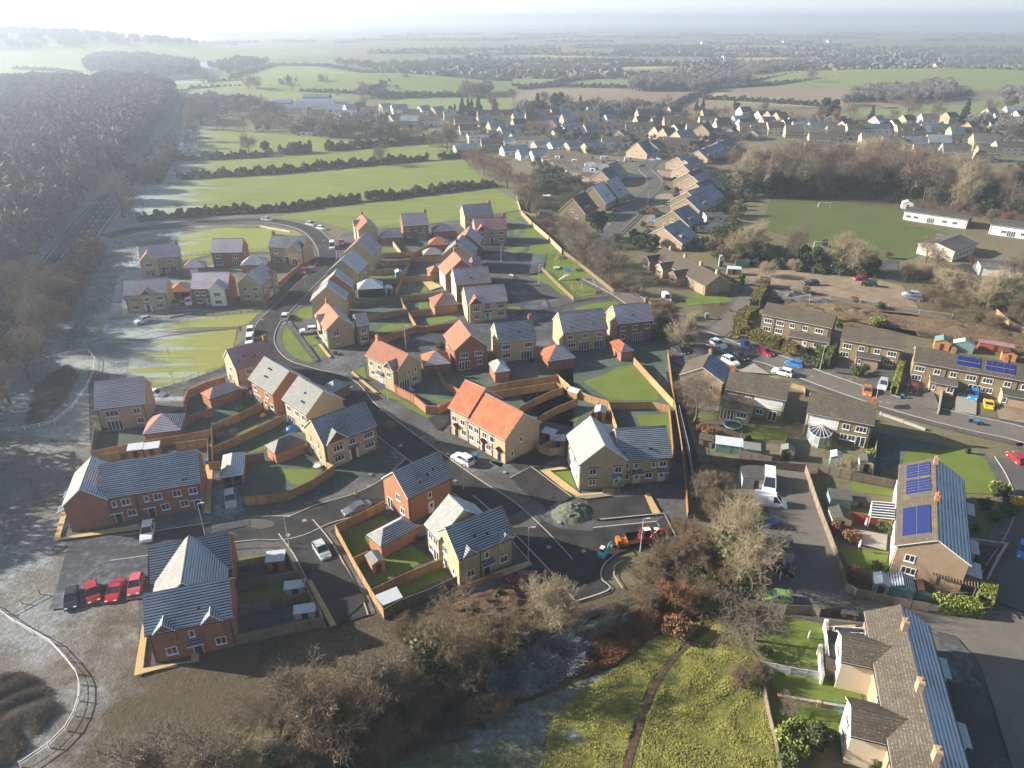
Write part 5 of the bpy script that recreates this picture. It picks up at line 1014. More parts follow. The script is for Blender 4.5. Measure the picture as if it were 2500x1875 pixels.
fr = Ho('stone house with a broad dark red frosted roof standing alone above the frosted field', 'A', (563, 1477), (868, 1440), (557, 1290), wall='stone_buff', rf='RF', rb='RF', d=8.8, win='F .3uw .82ub .3gp .85gb;R .5ua')
fr = Ho('long red brick terrace with a frosted slate roof and three canopied doors', 'D', (395, 1160), (1075, 1047), (285, 930), wall='brick', rf='SF', rb='SF', d=8.6, win='F .1ua .22ub .43ua .55ub .75ub .92ub .11gdkf .25gb .45gdkf .6gb .8gb .94gdkf', name='terraced_house', cat='terrace', down='.33 .99', lint=''); vents(fr, [(.83, .18), (.86, .18)])
wing(fr, -fr.L/2-2.0, 0.2, 9.6, 6.4, -90, he=4.9, wall='brick', rf='SS', rb='SH', win='L .45uc .45gc;F .7gb')
for yy in (-2.2, 2.0):
    b = MB(); b.slab([(-fr.L/2-6.6, yy-1, 3.0), (-fr.L/2-5.2, yy-1, 3.6), (-fr.L/2-5.2, yy+1, 3.6), (-fr.L/2-6.6, yy+1, 3.0)], .15, 'SD'); fr.put('porch_roof', b.mesh('porch_roof'))
fr = Ho('large dark brick block with slate roofs and two small front gables, beside the mud', 'H', (865, 866), (1395, 757), (845, 650), wall='brick', rf='SF', rb='SF', d=7.4, win='F .2ub .5ua .8ub .22gb .53gdkf .82gb', name='terraced_house', cat='terrace', gab=[(.22, 2.6, 0.15, 'brick', '', {'up': 3.0}), (.76, 2.6, 0.15, 'brick', '', {'up': 3.0})], lint=''); vents(fr, [(.62, .4)])
f2 = Ho('', 'H', (900, 552), (1395, 456), (888, 350), he=5.0, wall='brick', rf='SF', rb='SF', d=7.4, parent=fr.root)
cc = (fr.rel.inverted() @ f2.base).translation if fr.rel else None; wing(fr, cc.x/2-.2, cc.y/2, cc.y, 9.0, -90, he=5.0, wall='brick', rf='SS', rb='SH', win='B .3ub .7ub')
fr = Ho('stone slate roofed house with two small front gables beside the turning head', 'G', (1020, 877), (1408, 717), (950, 680), wall='stone', rf='SF', rb='SF', d=7.2, win='F .2ub .5ua .82ub .2gb .5gdkf .82gb;L .4ub .4gb .75ga', down='.38 .98', lint='', gab=[(.2, 2.4, 0.15, 'stone', '', {'up': 3.0}), (.82, 2.4, 0.15, 'stone', '', {'up': 3.0})]); vents(fr, [(.38, .45), (.58, .4)])
Ho('', 'G', (885, 745), (787, 635), (1145, 585), he=5.0, wall=('stone_buff', 'stone', 'stone', 'stone'), rf='SS', rb='SH', d=-8.6, win='F .3ub .7ub .3gb .7gq', parent=fr.root)
Gg = garage
Gg('purple red roofed garage between the highway corner house and the brick one', 'A', (1085, 632), (1232, 620), 6, wall='brick', front=1)
Gg('green slate pyramid roofed garage between the red brick and black roofed houses', 'A', (1440, 612), (1600, 604), 6, wall='brick', rf='SF', rl='SS', rb='SH')
Gg('double carport with a red tiled roof sheltering two cars', 'A', (1010, 772), (1140, 765), 6, wall='brick', rf='RO', rl='RR', rb='RF', name='carport', cat='carport', open_=True)
Gg('hipped purple roofed garage between the narrow stone house and the brick one by the field', 'B', (835, 488), (1040, 480), 6)
Gg('hipped purple roofed garage beside the farthest stone house', 'B', (1320, 432), (1530, 418), 6)
Gg('red hipped garage behind the pale slate roofed garage', 'B', (1270, 548), (1455, 545), 6, rf='RO')
Gg('pale slate roofed garage beside the curved brown fence', 'B', (1225, 638), (1402, 630), 5, rf='SS', rl='SS', rb='SH')
Gg('black timber double carport with a frosted white roof beside the greenhouse', 'B', (635, 952), (872, 935), 6, wall='cladding_dark', rf='SH', rl='SS', rb='SH', name='carport', cat='carport')
Gg('orange brick garage with a red hipped roof in the middle of the back gardens', 'B', (1325, 1105), (1545, 1080), 5.5, C=(1262, 1025), wall='brick_orange', rf='RL')
Gg('small red brick outbuilding attached to the pink roofed house', 'B', (1288, 802), (1400, 790), 5, wall='brick_orange', rf='RR')
Gg('wide red garage between the salmon roofed corner house and the tall brick house', 'E', (860, 345), (1112, 322), 6.5, C=(780, 245), wall='brick', rf='RF', rl='RO', rb='RO', front=0)
Gg('small slate roofed brick garage beside the blue grey slate house', 'E', (1500, 410), (1650, 390), 6, C=(1420, 310), wall='brick', rf='SH', rl='SS', rb='SH')
Gg('large brick garage with a bright orange hip facing the sun, left of the big lawn', 'F', (505, 310), (765, 272), 6.4, C=(415, 200), wall='brick', rf='RF', rl='RO')
Gg('small brick garage with an orange hip beside the paved terraces', 'F', (1165, 224), (1287, 205), 6, C=(1045, 128), wall='brick', rf='RF', rl='RO')
Gg('frosted red pyramid roofed garage below the lone stone house', 'D', (685, 720), (945, 690), 6.4, wall='brick', rf='RF', rl='RR')
Gg('red hipped brick garage inside the curved garden wall', 'D', (1135, 487), (1352, 410), 5.5, C=(1072, 442), wall='brick_orange', rf='RF', rl='RR')
Gg('frosted slate carport with a grey car on its drive', 'D', (1205, 1018), (1367, 994), 7.4, wall='brick', rf='SH', rl='SS', rb='SH', name='carport', cat='carport', open_=True)
Gg('dark slate hipped brick garage beside the round garden table', 'D', (1575, 853), (1790, 768), 6, C=(1485, 803), wall='brick_orange', rf='SD', rl='SS')
Gg('long brick garage with a slate hipped roof beside the small orange shed', 'G', (495, 790), (750, 652), 6, C=(392, 710), wall='brick_orange', rf='SF', rl='SS')
Gg('brick porch with a blue slate roof behind the two pale grey roofs', 'E', (-80, 545), (60, 590), 5, rf='SF', rl='SF', rb='SF', wall='brick')
# sheds of the estate
Sd = shed
Sd('brown shed with a white topped roof behind the long brick terrace, left of its pair', 'D', 655, 870, 2.4, 1.8, 2.0, 15, roof='frost_top', kind='lean'); Sd('brown shed with a white topped roof behind the long brick terrace, right of its pair', 'D', 765, 860, 2.4, 1.8, 2.0, 15, roof='frost_top', kind='lean')
Sd('pale blue green shed with a gabled roof in the stepped row gardens', 'B', 1010, 835, 2.0, 2.2, 1.9, 15, 'shed_green', 'frost_top')
Sd('glass greenhouse beside the black timber carport', 'B', 918, 985, 2.2, 2.6, 1.9, 15, 'greenhouse_glass', 'greenhouse_glass', name='greenhouse', cat='greenhouse')
Sd('small yellow wooden shed with a frosted roof in the corner of the timber fences', 'F', 745, 625, 1.9, 2.2, 1.7, 55, 'fence_new', 'frost_top'); Sd('orange brown shed with a blue white roof on the narrow fenced lawn', 'F', 975, 815, 2.0, 2.4, 2.0, -10, 'shed_wood', 'frost_top')
Sd('blue topped bin store shed against the orange roofed terrace', 'F', 520, 1000, 2.4, 1.6, 1.6, -30, 'shed_wood', 'frost_top', kind='lean'); Sd('blue topped shed in the curved fence beside the slate terrace', 'F', 595, 1060, 2.6, 1.6, 1.6, 0, 'shed_wood', 'frost_top', kind='lean')
Sd('orange wooden shed with a mossy green roof beside the long brick garage', 'G', 465, 930, 1.9, 2.4, 1.9, 32, 'shed_wood', 'shed_roof'); Sd('shed with a frosted roof in the lowest point of the timber fence', 'G', 560, 1190, 2.8, 1.8, 1.7, 32, 'shed_wood', 'frost_top', kind='lean')
Sd('brown shed with pale felt roof in the top garden behind the dark brick block', 'H', 1665, 455, 2.4, 1.9, 2.0, 10, 'shed_wood', 'frost_top', kind='lean'); Sd('white topped storage box in the middle garden behind the dark brick block', 'H', 1775, 600, 2.6, 1.2, 1.2, 12, 'render_white', 'frost_top', kind='lean', name='storage_box', cat='storage box')
Sd('white topped storage box in the lowest garden behind the dark brick block', 'H', 1835, 745, 2.6, 1.2, 1.2, 12, 'render_white', 'frost_top', kind='lean', name='storage_box', cat='storage box'); Sd('small grey shed beside the orange brick house', 'D', 1365, 470, 2.2, 1.6, 1.9, 40, 'fence_grey', 'shed_roof')
# ---------------------------------------------------------------- older estate on the right
fr = Ho('brown roofed terrace behind the tall dark hedge, leftmost of the older rows', 'I', (1145, 300), (1905, 450), (1190, 185), he=5.0, pitch=28, wall='tan_wall', rf='OB', rb='OB', d=7.6, win='F .1uc .28uc .46ub .65ub .85uc .1gc .28gc', down='.2 .6 .98', name='terraced_house', cat='terrace', barge='render_white')
Ho('', 'I', (1435, 535), (1880, 612), (1440, 500), he=2.6, pitch=14, wall='old_brick', rf='OB', rb='OB', d=4.0, win='F .15za .42gdw .75gc', parent=fr.root)
fr = Ho('pair of tan houses with a brown roof and flat porch, middle of the older rows', 'J', (228, 570), (908, 690), (262, 410), he=5.0, pitch=28, wall='tan_wall', rf='OB', rb='OB', d=7.6, win='F .12uc .36ub .62ub .86uc .1gc .84gc', down='.48 .98', name='semi_detached_house', cat='house', barge='render_white')
Ho('', 'J', (395, 755), (668, 800), (400, 725), he=2.6, pitch=12, wall='old_brick', rf='felt', rb='felt', d=4.0, win='F .15ga', parent=fr.root)
fr = Ho('tan terrace with dark solar panels on its brown roof, rightmost of the older rows', 'J', (1015, 812), (2440, 1062), (1045, 652), he=5.0, pitch=28, wall='tan_wall', rf='OM', rb='OB', d=7.8, win='F .06uc .2ub .33ub .47uc .6uc .75ub .88ub .05gc .52gw .62gc', down='.27 .53 .82', name='terraced_house', cat='terrace', ch='.3 .7', barge='render_white')
panels(fr, .335, .52, .25, .86, 1, 2); panels(fr, .56, .78, .22, .86, 5, 2)
Ho('', 'J', (1195, 1030), (1500, 1085), (1200, 1000), he=2.6, pitch=12, wall='old_brick', rf='felt', rb='felt', d=3.8, win='F .15ga .8gb', parent=fr.root); Ho('', 'J', (1980, 1170), (2300, 1225), (1985, 1140), he=2.6, pitch=12, wall='old_brick', rf='felt', rb='felt', d=3.8, win='F .1ga', parent=fr.root)
fr = Ho('tall buff brick house with one solar blue roof slope and chimney beside the bare tree', 'I', (740, 1042), (815, 880), (605, 935), he=5.2, pitch=30, wall='old_brick', rf='metal_blue', rb='OB', d=9.0, win='L .35uc .75ua .42gp;F .5ua', ch='R')
fr = Ho('pair of brown tiled houses, right half painted white, beside the green trampoline', 'I', (748, 1105), (1415, 1235), (810, 915), he=5.0, pitch=32, wall='tan_wall', rf='OM', rb='OB', d=8.0, win='F .12uc .4ub .85uc .62gb .84gq', name='semi_detached_house', cat='house', ch='L', barge='render_white')
b = MB(); b.box(.02, fr.L/2-.25, -fr.D/2+.25, -fr.D/2+.298, 2.5, 5.0, 'render_white'); fr.put('rendered_panel', b.mesh('rendered_panel'))
Ho('', 'I', (705, 1305), (1045, 1370), (760, 1190), he=2.5, pitch=22, wall='old_brick', rf='OB', rb='OB', d=7.0, win='F .2gp .7gc', parent=fr.root)
fr = Ho('pair of brown tiled houses with a white conservatory behind the left half', 'Z', (1742, 892), (1889, 920), (1753, 850), he=5.0, pitch=32, wall='tan_wall', rf='OM', rb='OB', d=8.0, win='F .12uc .4ub .62ub .85uc .62gb .74gb .88gq', name='semi_detached_house', cat='house', ch='R', barge='render_white')
b = MB(); b.box(-fr.L/2+.25, -.02, -fr.D/2+.25, -fr.D/2+.298, 2.5, 5.0, 'render_white'); fr.put('rendered_panel', b.mesh('rendered_panel'))
def conservatory(fr, x, y, w, d, h=2.2, apex=3.2, name='conservatory'):
    b = MB(); n = 8; pts = []
    for i in range(n+1):
        t = math.pi+math.pi*i/n; pts.append((x+w/2*math.cos(t)*(1 if abs(math.cos(t)) < .9 else 1), y+d*math.sin(t)))
    g = MB()
    for i in range(n):
        (xa, ya), (xb, yb) = pts[i], pts[i+1]; b.tube((xa, ya, 0), (xa, ya, h), .06, 'white_plastic', 4); b.tube((xa, ya, h), (xb, yb, h), .07, 'white_plastic', 4); b.tube((xa, ya, .6), (xb, yb, .6), .05, 'white_plastic', 4); b.tube((xa, ya, h), (x, y-.2, apex), .05, 'white_plastic', 4)
        g.poly([(xa, ya, 0), (xb, yb, 0), (xb, yb, h), (xa, ya, h)], 'greenhouse_glass'); g.poly([(xa, ya, h), (xb, yb, h), (x, y-.2, apex-.02)], 'glass')
    o = fr.put(name, b.mesh(name)); link('glazing', g.mesh('glazing'), o)
conservatory(fr, -fr.L*.24, -fr.D/2+.3, 4.2, 3.6)
fr = Ho('buff block with three groups of solar panels and a frosted rear slope', 'K', (1440, 692), (1462, 205), (1660, 690), he=5.2, pitch=30, wall=('render_cream', 'old_brick', 'old_brick', 'old_brick'), rf='OB', rb='OF', d=-9.2, win='F .1uc .4ub .7uc .3gq .75gb;R .22ub .25gc', name='terraced_house', cat='terrace', ch='.55')
chimney(fr, fr.L*-.42, 0, 7, 9, 'old_brick', 1, fr.roof)
panels(fr, .05, .33, .14, .84, 1, 2, True) if False else None
panels(fr, .60, .92, .14, .84, 1, 2); panels(fr, .05, .23, .2, .86, 5, 2); panels(fr, .26, .44, .2, .86, 5, 2)
for xx, kk in ((-.32, 0), (.12, 0), (.36, 0)):
    b = MB(); b.box(xx*fr.L-1.3, xx*fr.L+1.3, fr.D/2-.3, fr.D/2+1.6, 0, 2.45, 'old_brick'); b.slab([(xx*fr.L-1.6, fr.D/2-.3, 2.75), (xx*fr.L+1.6, fr.D/2-.3, 2.75), (xx*fr.L+1.6, fr.D/2+2, 2.55), (xx*fr.L-1.6, fr.D/2+2, 2.55)], .12, 'frost_top'); fr.put('porch', b.mesh('porch'))
# glass lean-to on the lit side
b = MB(); g = MB(); x0_, w_ = fr.L*.06, 4.4
for i in range(7):
    x_ = x0_-w_*i/6; b.tube((x_, -fr.D/2+.2, 2.9), (x_, -fr.D/2-3.0, 2.2), .05, 'white_plastic', 4); b.tube((x_, -fr.D/2-3, 0), (x_, -fr.D/2-3, 2.2), .05, 'white_plastic', 4)
b.tube((x0_, -fr.D/2-3, 2.2), (x0_-w_, -fr.D/2-3, 2.2), .07, 'white_plastic', 4); g.poly([(x0_-w_, -fr.D/2-3, 2.17), (x0_, -fr.D/2-3, 2.17), (x0_, -fr.D/2+.2, 2.87), (x0_-w_, -fr.D/2+.2, 2.87)], 'glass'); g.poly([(x0_-w_, -fr.D/2-3, 0.1), (x0_, -fr.D/2-3, 0.1), (x0_, -fr.D/2-3, 2.17), (x0_-w_, -fr.D/2-3, 2.17)], 'greenhouse_glass')
o = fr.put('conservatory', b.mesh('conservatory')); link('glazing', g.mesh('glazing'), o)
fr = Ho('long old terrace with mossy tiles and a blue frosted slope, at lower right', 'L', (1850, 1340), (1568, 343), (1655, 1330), he=4.9, pitch=31, wall='old_brick', rf='OF', rb='OM', d=7.2, win='B .15uc .4ub .62ub .85uc;R .5ub', name='terraced_house', cat='terrace')
fr_L = fr; wing(fr, -fr.L/2-6, 0, 12, 7.2, 0, he=4.9, pitch=31, wall='old_brick', rf='OF', rb='OM')
wing(fr, fr.L*.18, fr.D/2+.6, 5.6, 5.0, 90, he=4.6, pitch=31, wall='render_cream', rf='OM', rb='OM', win='R .5uc .5gc'); wing(fr, -fr.L*.32, fr.D/2+.6, 5.6, 5.0, 90, he=4.6, pitch=31, wall='render_cream', rf='OM', rb='OM', win='R .5uc .5gc')
for xx in (.30, -.14, -.56): chimney(fr, xx*fr.L, .2, 6.0, 8.3, 'old_brick', 1, fr.roof)
for xx in (.28, -.18, -.62):
    b = MB(); b.box(xx*fr.L-1.2, xx*fr.L+1.2, -fr.D/2-1.5, -fr.D/2+.3, 0, 2.6, 'render_white'); b.slab([(xx*fr.L-1.5, -fr.D/2-1.9, 2.7), (xx*fr.L+1.5, -fr.D/2-1.9, 2.7), (xx*fr.L+1.5, -fr.D/2+.3, 2.9), (xx*fr.L-1.5, -fr.D/2+.3, 2.9)], .12, 'frost_top'); fr.put('porch', b.mesh('porch'))
b = MB(); g = MB(); X0, Y0 = fr.L*.46, fr.D/2     # glazed lean-to at the far end
for i in range(6):
    x_ = X0-4.2*i/5; b.tube((x_, Y0-.2, 2.9), (x_, Y0+3, 2.2), .05, 'white_plastic', 4); b.tube((x_, Y0+3, 0), (x_, Y0+3, 2.2), .05, 'white_plastic', 4)
b.tube((X0, Y0+3, 2.2), (X0-4.2, Y0+3, 2.2), .07, 'white_plastic', 4); g.poly([(X0, Y0+3, 2.17), (X0-4.2, Y0+3, 2.17), (X0-4.2, Y0-.2, 2.87), (X0, Y0-.2, 2.87)], 'glass')
o = fr.put('conservatory', b.mesh('conservatory')); link('glazing', g.mesh('glazing'), o)
# the row of old stone bungalows with gabled bays north of the older street, and the lawn in front
fr = Ho('x', 'D6' if False else 'M', (-40, 880), (258, 826), (-15, 720), he=2.8, pitch=30, wall='old_brick', rf='OB', rb='SH', d=8, win='F .4ga', name='cottage_row', cat='cottages') if False else None
a, c = P('C', 1925, 555, 6.0), P('M', 160, 745, 6.0)
ct = (a+c)/2; ct.z = 0; u = (c-a); rz_ = math.atan2(u.y, u.x)
fr = frame_for(None, ct, rz_, 'cottage_row', 'low row of stone cottages with brown roofs, gabled bays and small brick chimneys', 'cottages'); LL = Vector((u.x, u.y, 0)).length
build_house(fr, LL, 9, 2.9, 33, 'old_brick', 'OB', 'SH', 'R .5ga', (), '.12 .4 .68 .95', ''); fr.L = LL; fr.D = 9; fr.he = 2.9
for xx in (-.42, -.16, .1): wing(fr, xx*LL, -5.2, 5, 4.6, -90, he=2.7, pitch=33, wall='old_brick', rf='OB', rb='OB', win='R .5gc')
# school and other low buildings
def lowb(label, k, A, B, d, he, roof, wall, wall2=None, win='', cat='school', name='school_building', pitch=4):
    fr = Ho(label, k, A, B, A, he=he, pitch=pitch, wall=wall, rf=roof, rb=roof, d=d, win=win, name=name, cat=cat)
    if wall2:
        for i in range(0, 9, 2): b = MB(); x = fr.L*(-.40+i*.1); b.box(x-.9, x+.9, -fr.D/2+.24, -fr.D/2+.298, .05, he-.35, wall2); fr.put('white_panel', b.mesh('white_panel'))
    return fr
lowb('long flat roofed school block with a white front beside the playing field', 'M', (1402, 318), (1838, 380), 10, 3.4, 'felt', ('render_white', 'brick', 'brick', 'brick'), None, 'F .08gc .2gc .44gp .66gc .82gc')
lowb('flat roofed school block with a white front, cut off by the right edge', 'M', (1985, 408), (2330, 455), 12, 3.6, 'felt', ('render_white', 'brick', 'brick', 'brick'), None, 'F .3gc .45gp .7gc .85gp')
Ho('cream school hall with a dark shallow gabled roof beside the playground mess', 'M', (1748, 595), (1905, 535), (1655, 530), he=3.4, pitch=14, wall='render_cream', rf='felt', rb='felt', d=12, win='F .15gb .3gb .45gb .6gb .8gb', name='school_building', cat='school')
Sd('pale green workshop shed at the corner of the playing field', 'M', 1418, 300, 4, 3.5, 2.4, -20, 'render_white', 'frost_top')
lowb('low white edged roof at the right edge below the school hall', 'M', (1920, 690), (2250, 720), 9, 3.0, 'felt', 'render_white')
# ---------------------------------------------------------------- the village: wall, roof, a few windows, labels counted along each row
WN = {'w': 'render_white', 't': 'stone_buff', 'c': 'render_cream', 'b': 'old_brick', 's': 'stone', 'y': 'tan_wall', 'r': 'brick'}
WL = {'w': 'white', 't': 'buff', 'c': 'cream', 'b': 'brown brick', 's': 'stone', 'y': 'tan', 'r': 'red brick'}
RN = {'B': ('OB', 'brown'), 'D': ('SD', 'dark'), 'F': ('SF', 'blue grey'), 'H': ('OF', 'frosted'), 'G': ('felt', 'grey'), 'M': ('metal_blue', 'blue'), 'R': ('RL', 'red')}
ORD = ['first', 'second', 'third', 'fourth', 'fifth', 'sixth', 'seventh', 'eighth', 'ninth', 'tenth', 'eleventh', 'twelfth', 'thirteenth', 'fourteenth', 'fifteenth', 'sixteenth', 'seventeenth', 'eighteenth', 'nineteenth', 'twentieth', 'twenty first', 'twenty second', 'twenty third', 'twenty fourth', 'twenty fifth', 'twenty sixth', 'twenty seventh', 'twenty eighth', 'twenty ninth', 'thirtieth']
def ordn(i): return ORD[i] if i < len(ORD) else 'number %d' % (i+1)
def village(where, group, k, rows):
    it = []
    for r in rows.split(';'):
        q = r.split()
        if not q: continue
        x, y, L, D, ang, he, pit = map(float, q[:7]); sc_ = 1.3 if k in 'NQ' else 1.12; L *= sc_; D *= sc_; it.append((x, y, L, D, ang, he, pit, q[7], q[8:]))
    it.sort(key=lambda q: q[0]); cnt = {}; tot = {}
    for q in it: tot[q[7][:2]] = tot.get(q[7][:2], 0)+1
    for x, y, L, D, ang, he, pit, sty, ex in it:
        i = cnt.get(sty[:2], 0); cnt[sty[:2]] = i+1
        wl, rl = WL[sty[0]], RN[sty[1]][1]
        nm = 'bungalow' if he < 3.2 else 'house'
        if 'barn' in ex: nm = 'barn'
        lab = '%s %s with %s roof, %s such from the left %s' % (wl, nm, rl, ordn(i), where) if tot[sty[:2]] > 1 else 'the one %s %s with %s roof %s' % (wl, nm, rl, where)
        fr = frame_for(None, P(k, x, y), rad(ang), nm, lab, nm, group)
        near = P(k, x, y).length < 420; big = nm != 'barn'; F_ = []
        if big:
            n = max(2, int(L/3.6)); F_ = ['%.2f%s%s' % ((j+.5)/n, 'g', 'c' if j % 2 == 0 else 'b') for j in range(n)]
            if he > 4: F_ += ['%.2f%s%s' % ((j+.5)/n, 'u', 'b') for j in range(n)]
        win = ('F '+' '.join(F_)+';L .3gb .7gb'+(' .5ub' if pit > 30 or he > 4 else '')+';R .5gb') if big else 'L .5gp'
        fr.L, fr.D, fr.he, fr.tan = L, D, he, math.tan(rad(pit))
        gab = [(float(e[1:]), 2.2, 0.0, WN[sty[0]], '0tb' if False else '', {'up': he-.3, 'he': he+.9}) for e in ex if e[0] == 'g']
        build_house(fr, L, D, he, pit, WN[sty[0]], RN[sty[1]][0], RN[sty[1]][0] if sty[1] != 'F' else 'SS', win, gab, 'L' if 'ch' in ex else ('R' if 'cr' in ex else ''), '', 'render_white', simple_=not near)
        for e in ex:
            if e[0] == 'x':   # flat roofed dormer box on the front slope
                u = float(e[1:]); b = MB(); xx = (u-.5)*L; b.box(xx-1.4, xx+1.4, -D*.38, 0, he+.3, he+2.3, 'render_white'); b.box(xx-1.0, xx+1.0, -D*.38-.05, -D*.38, he+1.0, he+1.9, 'glass'); b.box(xx-1.6, xx+1.6, -D*.38-.2, .2, he+2.3, he+2.42, 'felt'); fr.put('dormer', b.mesh('dormer'))
            if e[0] == 'o':   # flat frosted garage at the right gable
                b = MB(); b.box(L/2-.1, L/2+3.2, -D*.3, D*.35, 0, 2.3, WN[sty[0]]); b.box(L/2-.1, L/2+3.4, -D*.3-.15, D*.35+.15, 2.3, 2.42, 'frost_top'); fr.put('side_garage', b.mesh('side_garage'))
village('behind the round bare trees', 'village houses behind the round trees', 'P', """600 430 24 8 8 4.8 42 sB ch g.3 g.7;620 575 11 9 25 3.2 42 tF;740 605 8 8 25 2.6 35 wF;850 590 9 8 25 2.8 35 wF;240 600 11 8 10 3.0 40 wB;200 520 14 8 8 4.5 38 sB ch;370 715 12 7 12 5.0 5 wG;
200 850 12 7 22 2.6 32 tF;770 755 7 8 25 2.6 32 tF;900 700 8 8 25 2.6 32 tF;1040 780 12 8 -4 5.0 24 wB;1260 800 13 7.5 28 2.6 32 tF;1470 810 13 7.5 28 2.6 32 wF;1695 815 13 7.5 28 2.6 32 tF;1925 830 12 7.5 28 2.6 32 tF;2170 810 11 8 -4 5.0 26 wB;
860 870 14 7 22 2.6 34 wF;1070 925 13 7 22 2.6 36 wF;1245 940 13 7 22 2.6 36 wF;1450 930 7 6 15 4.8 4 wG;560 790 12 8 8 3 36 sB;1100 500 9 9 10 4.5 50 sB;1380 560 9 8 70 4.5 42 tF;1400 430 7 7 40 5 50 tB;1530 420 11 8 15 5 40 sF;1640 380 10 8 25 4.8 40 wF;1800 455 20 8 -6 4.8 42 cB ch cr g.35 g.65;
1620 620 12 9 25 4.2 42 wF;1880 620 9 8 25 3.4 45 tF ch;2110 600 15 8 -6 4.2 40 cB g.2 g.45 g.7;2140 460 8 7 30 3.5 42 wF;450 490 9 8 20 4 40 sF;930 450 10 7 20 4 42 sF;1230 440 11 8 0 5 44 sB;1480 640 9 7 15 2.6 30 wF;1900 420 8 7 0 5 42 sB;90 590 9 7 10 3 36 wB""")
village('left of the bend', 'chalets with white dormers', 'P', """1500 1000 12 10 -38 2.7 34 bB x.5;1620 990 12 10 -38 2.7 34 wB x.5;1760 1050 12 11 -38 2.7 34 bB x.4 o;1900 1110 12 11 -38 2.7 34 bB x.5;2010 1180 12 11 -38 2.8 34 bD x.4;1600 1100 10 8 -38 2.5 8 wG;1780 1170 10 8 -38 2.5 8 bG;1440 960 10 9 -38 2.7 30 wB x.5;1560 975 9 9 -38 2.7 34 bB x.5;1700 1030 9 9 -38 2.7 34 wB x.5;1830 1080 9 9 -38 2.7 34 bB x.5;1960 1150 9 9 -38 2.7 34 bD x.5;1540 1060 9 7 -38 2.5 20 wB;1680 1140 8 6 -38 2.5 6 wG;1320 980 7 5 10 2.4 5 wG;1900 1230 9 7 -38 2.5 20 bB;1430 1030 8 6 -38 2.5 10 wB;2080 1260 11 10 60 2.7 38 bD""")
village('along the upper street', 'village houses along the upper street', 'Q', """260 490 14 8 -5 4.4 38 cB g.35 g.55;480 520 8 8 35 3 42 tB;570 540 8 8 35 3 42 tB;640 440 12 8 0 4.8 44 sB g.2 g.8;735 575 12 9 40 3.2 40 tF x.5;860 510 9 8 -8 5 40 cB;960 530 11 9 58 5.2 38 tB;990 420 9 7 -5 4.8 42 wB g.3 g.7;1160 440 9 7 10 3.2 40 wB;1340 380 9 7 20 3.2 40 wF;
1390 430 9 8 30 3 42 cB;1560 470 22 9 -6 3.4 34 sB x.3;1590 330 9 7 30 3.4 42 cB;1700 340 10 8 30 3.4 42 tB;1780 360 8 8 30 3.4 42 tB;1860 465 9 8 30 4.5 42 wB g.5;1950 430 9 7 0 4.5 42 wD;2050 480 14 8 -4 4.5 38 wD x.2 g.5 g.8;2180 490 10 8 -4 4.5 38 wB;
30 640 11 8 -5 5 24 wB;560 650 12 8 -10 2.7 32 bB;660 620 12 8 -10 2.7 32 bB;410 660 10 9 60 2.7 32 bD o;480 410 10 7 20 3.2 40 sB;330 340 11 8 10 4.6 42 sB ch;1000 330 8 7 10 4 42 sB;1250 530 8 7 10 2.6 25 bG""")
village('right of the street', 'chalet bungalows stepping along the street', 'Q', """810 890 10 10 50 2.7 33 bF x.4;900 1080 11 11 50 2.7 33 bF o;930 1165 10 11 50 2.7 33 bD x.5 o;1010 745 10 10 50 2.7 33 bF x.4;1140 680 10 10 50 2.7 33 bD;850 1255 11 11 50 2.7 33 yF x.3 o;290 720 9 11 50 2.6 40 tD;1200 650 9 10 50 2.6 33 bD o;1075 715 9 10 50 2.6 33 bF o x.4;940 775 9 10 50 2.6 33 bF o x.4;720 850 9 10 50 2.6 33 bF x.4;785 945 9 10 50 2.6 33 bF x.4;840 1040 10 11 50 2.6 33 yG x.3;1000 1120 9 10 50 2.6 33 bF o;960 1210 9 10 50 2.6 33 bF o;880 1300 9 10 50 2.6 33 yF x.3 o""")
village('beside the frosted street', 'steep gabled houses on the frosted street', 'N', """985 880 10 9 62 2.8 45 yB x.4;1130 800 10 10 62 2.8 45 yH x.4;1230 760 10 10 62 2.9 45 yH x.4;1240 590 9 9 60 2.8 40 bF""")
village('above the cottages', 'chalet bungalows by the dark hedge', 'N', """1690 1090 10 12 52 2.6 30 bF x.3 o;1760 960 10 11 52 2.6 33 yF x.4 o;1850 850 9 10 52 2.6 33 bF o;2030 915 6 5 0 2.6 4 wG;1980 990 7 4 -10 2.3 4 wG""")
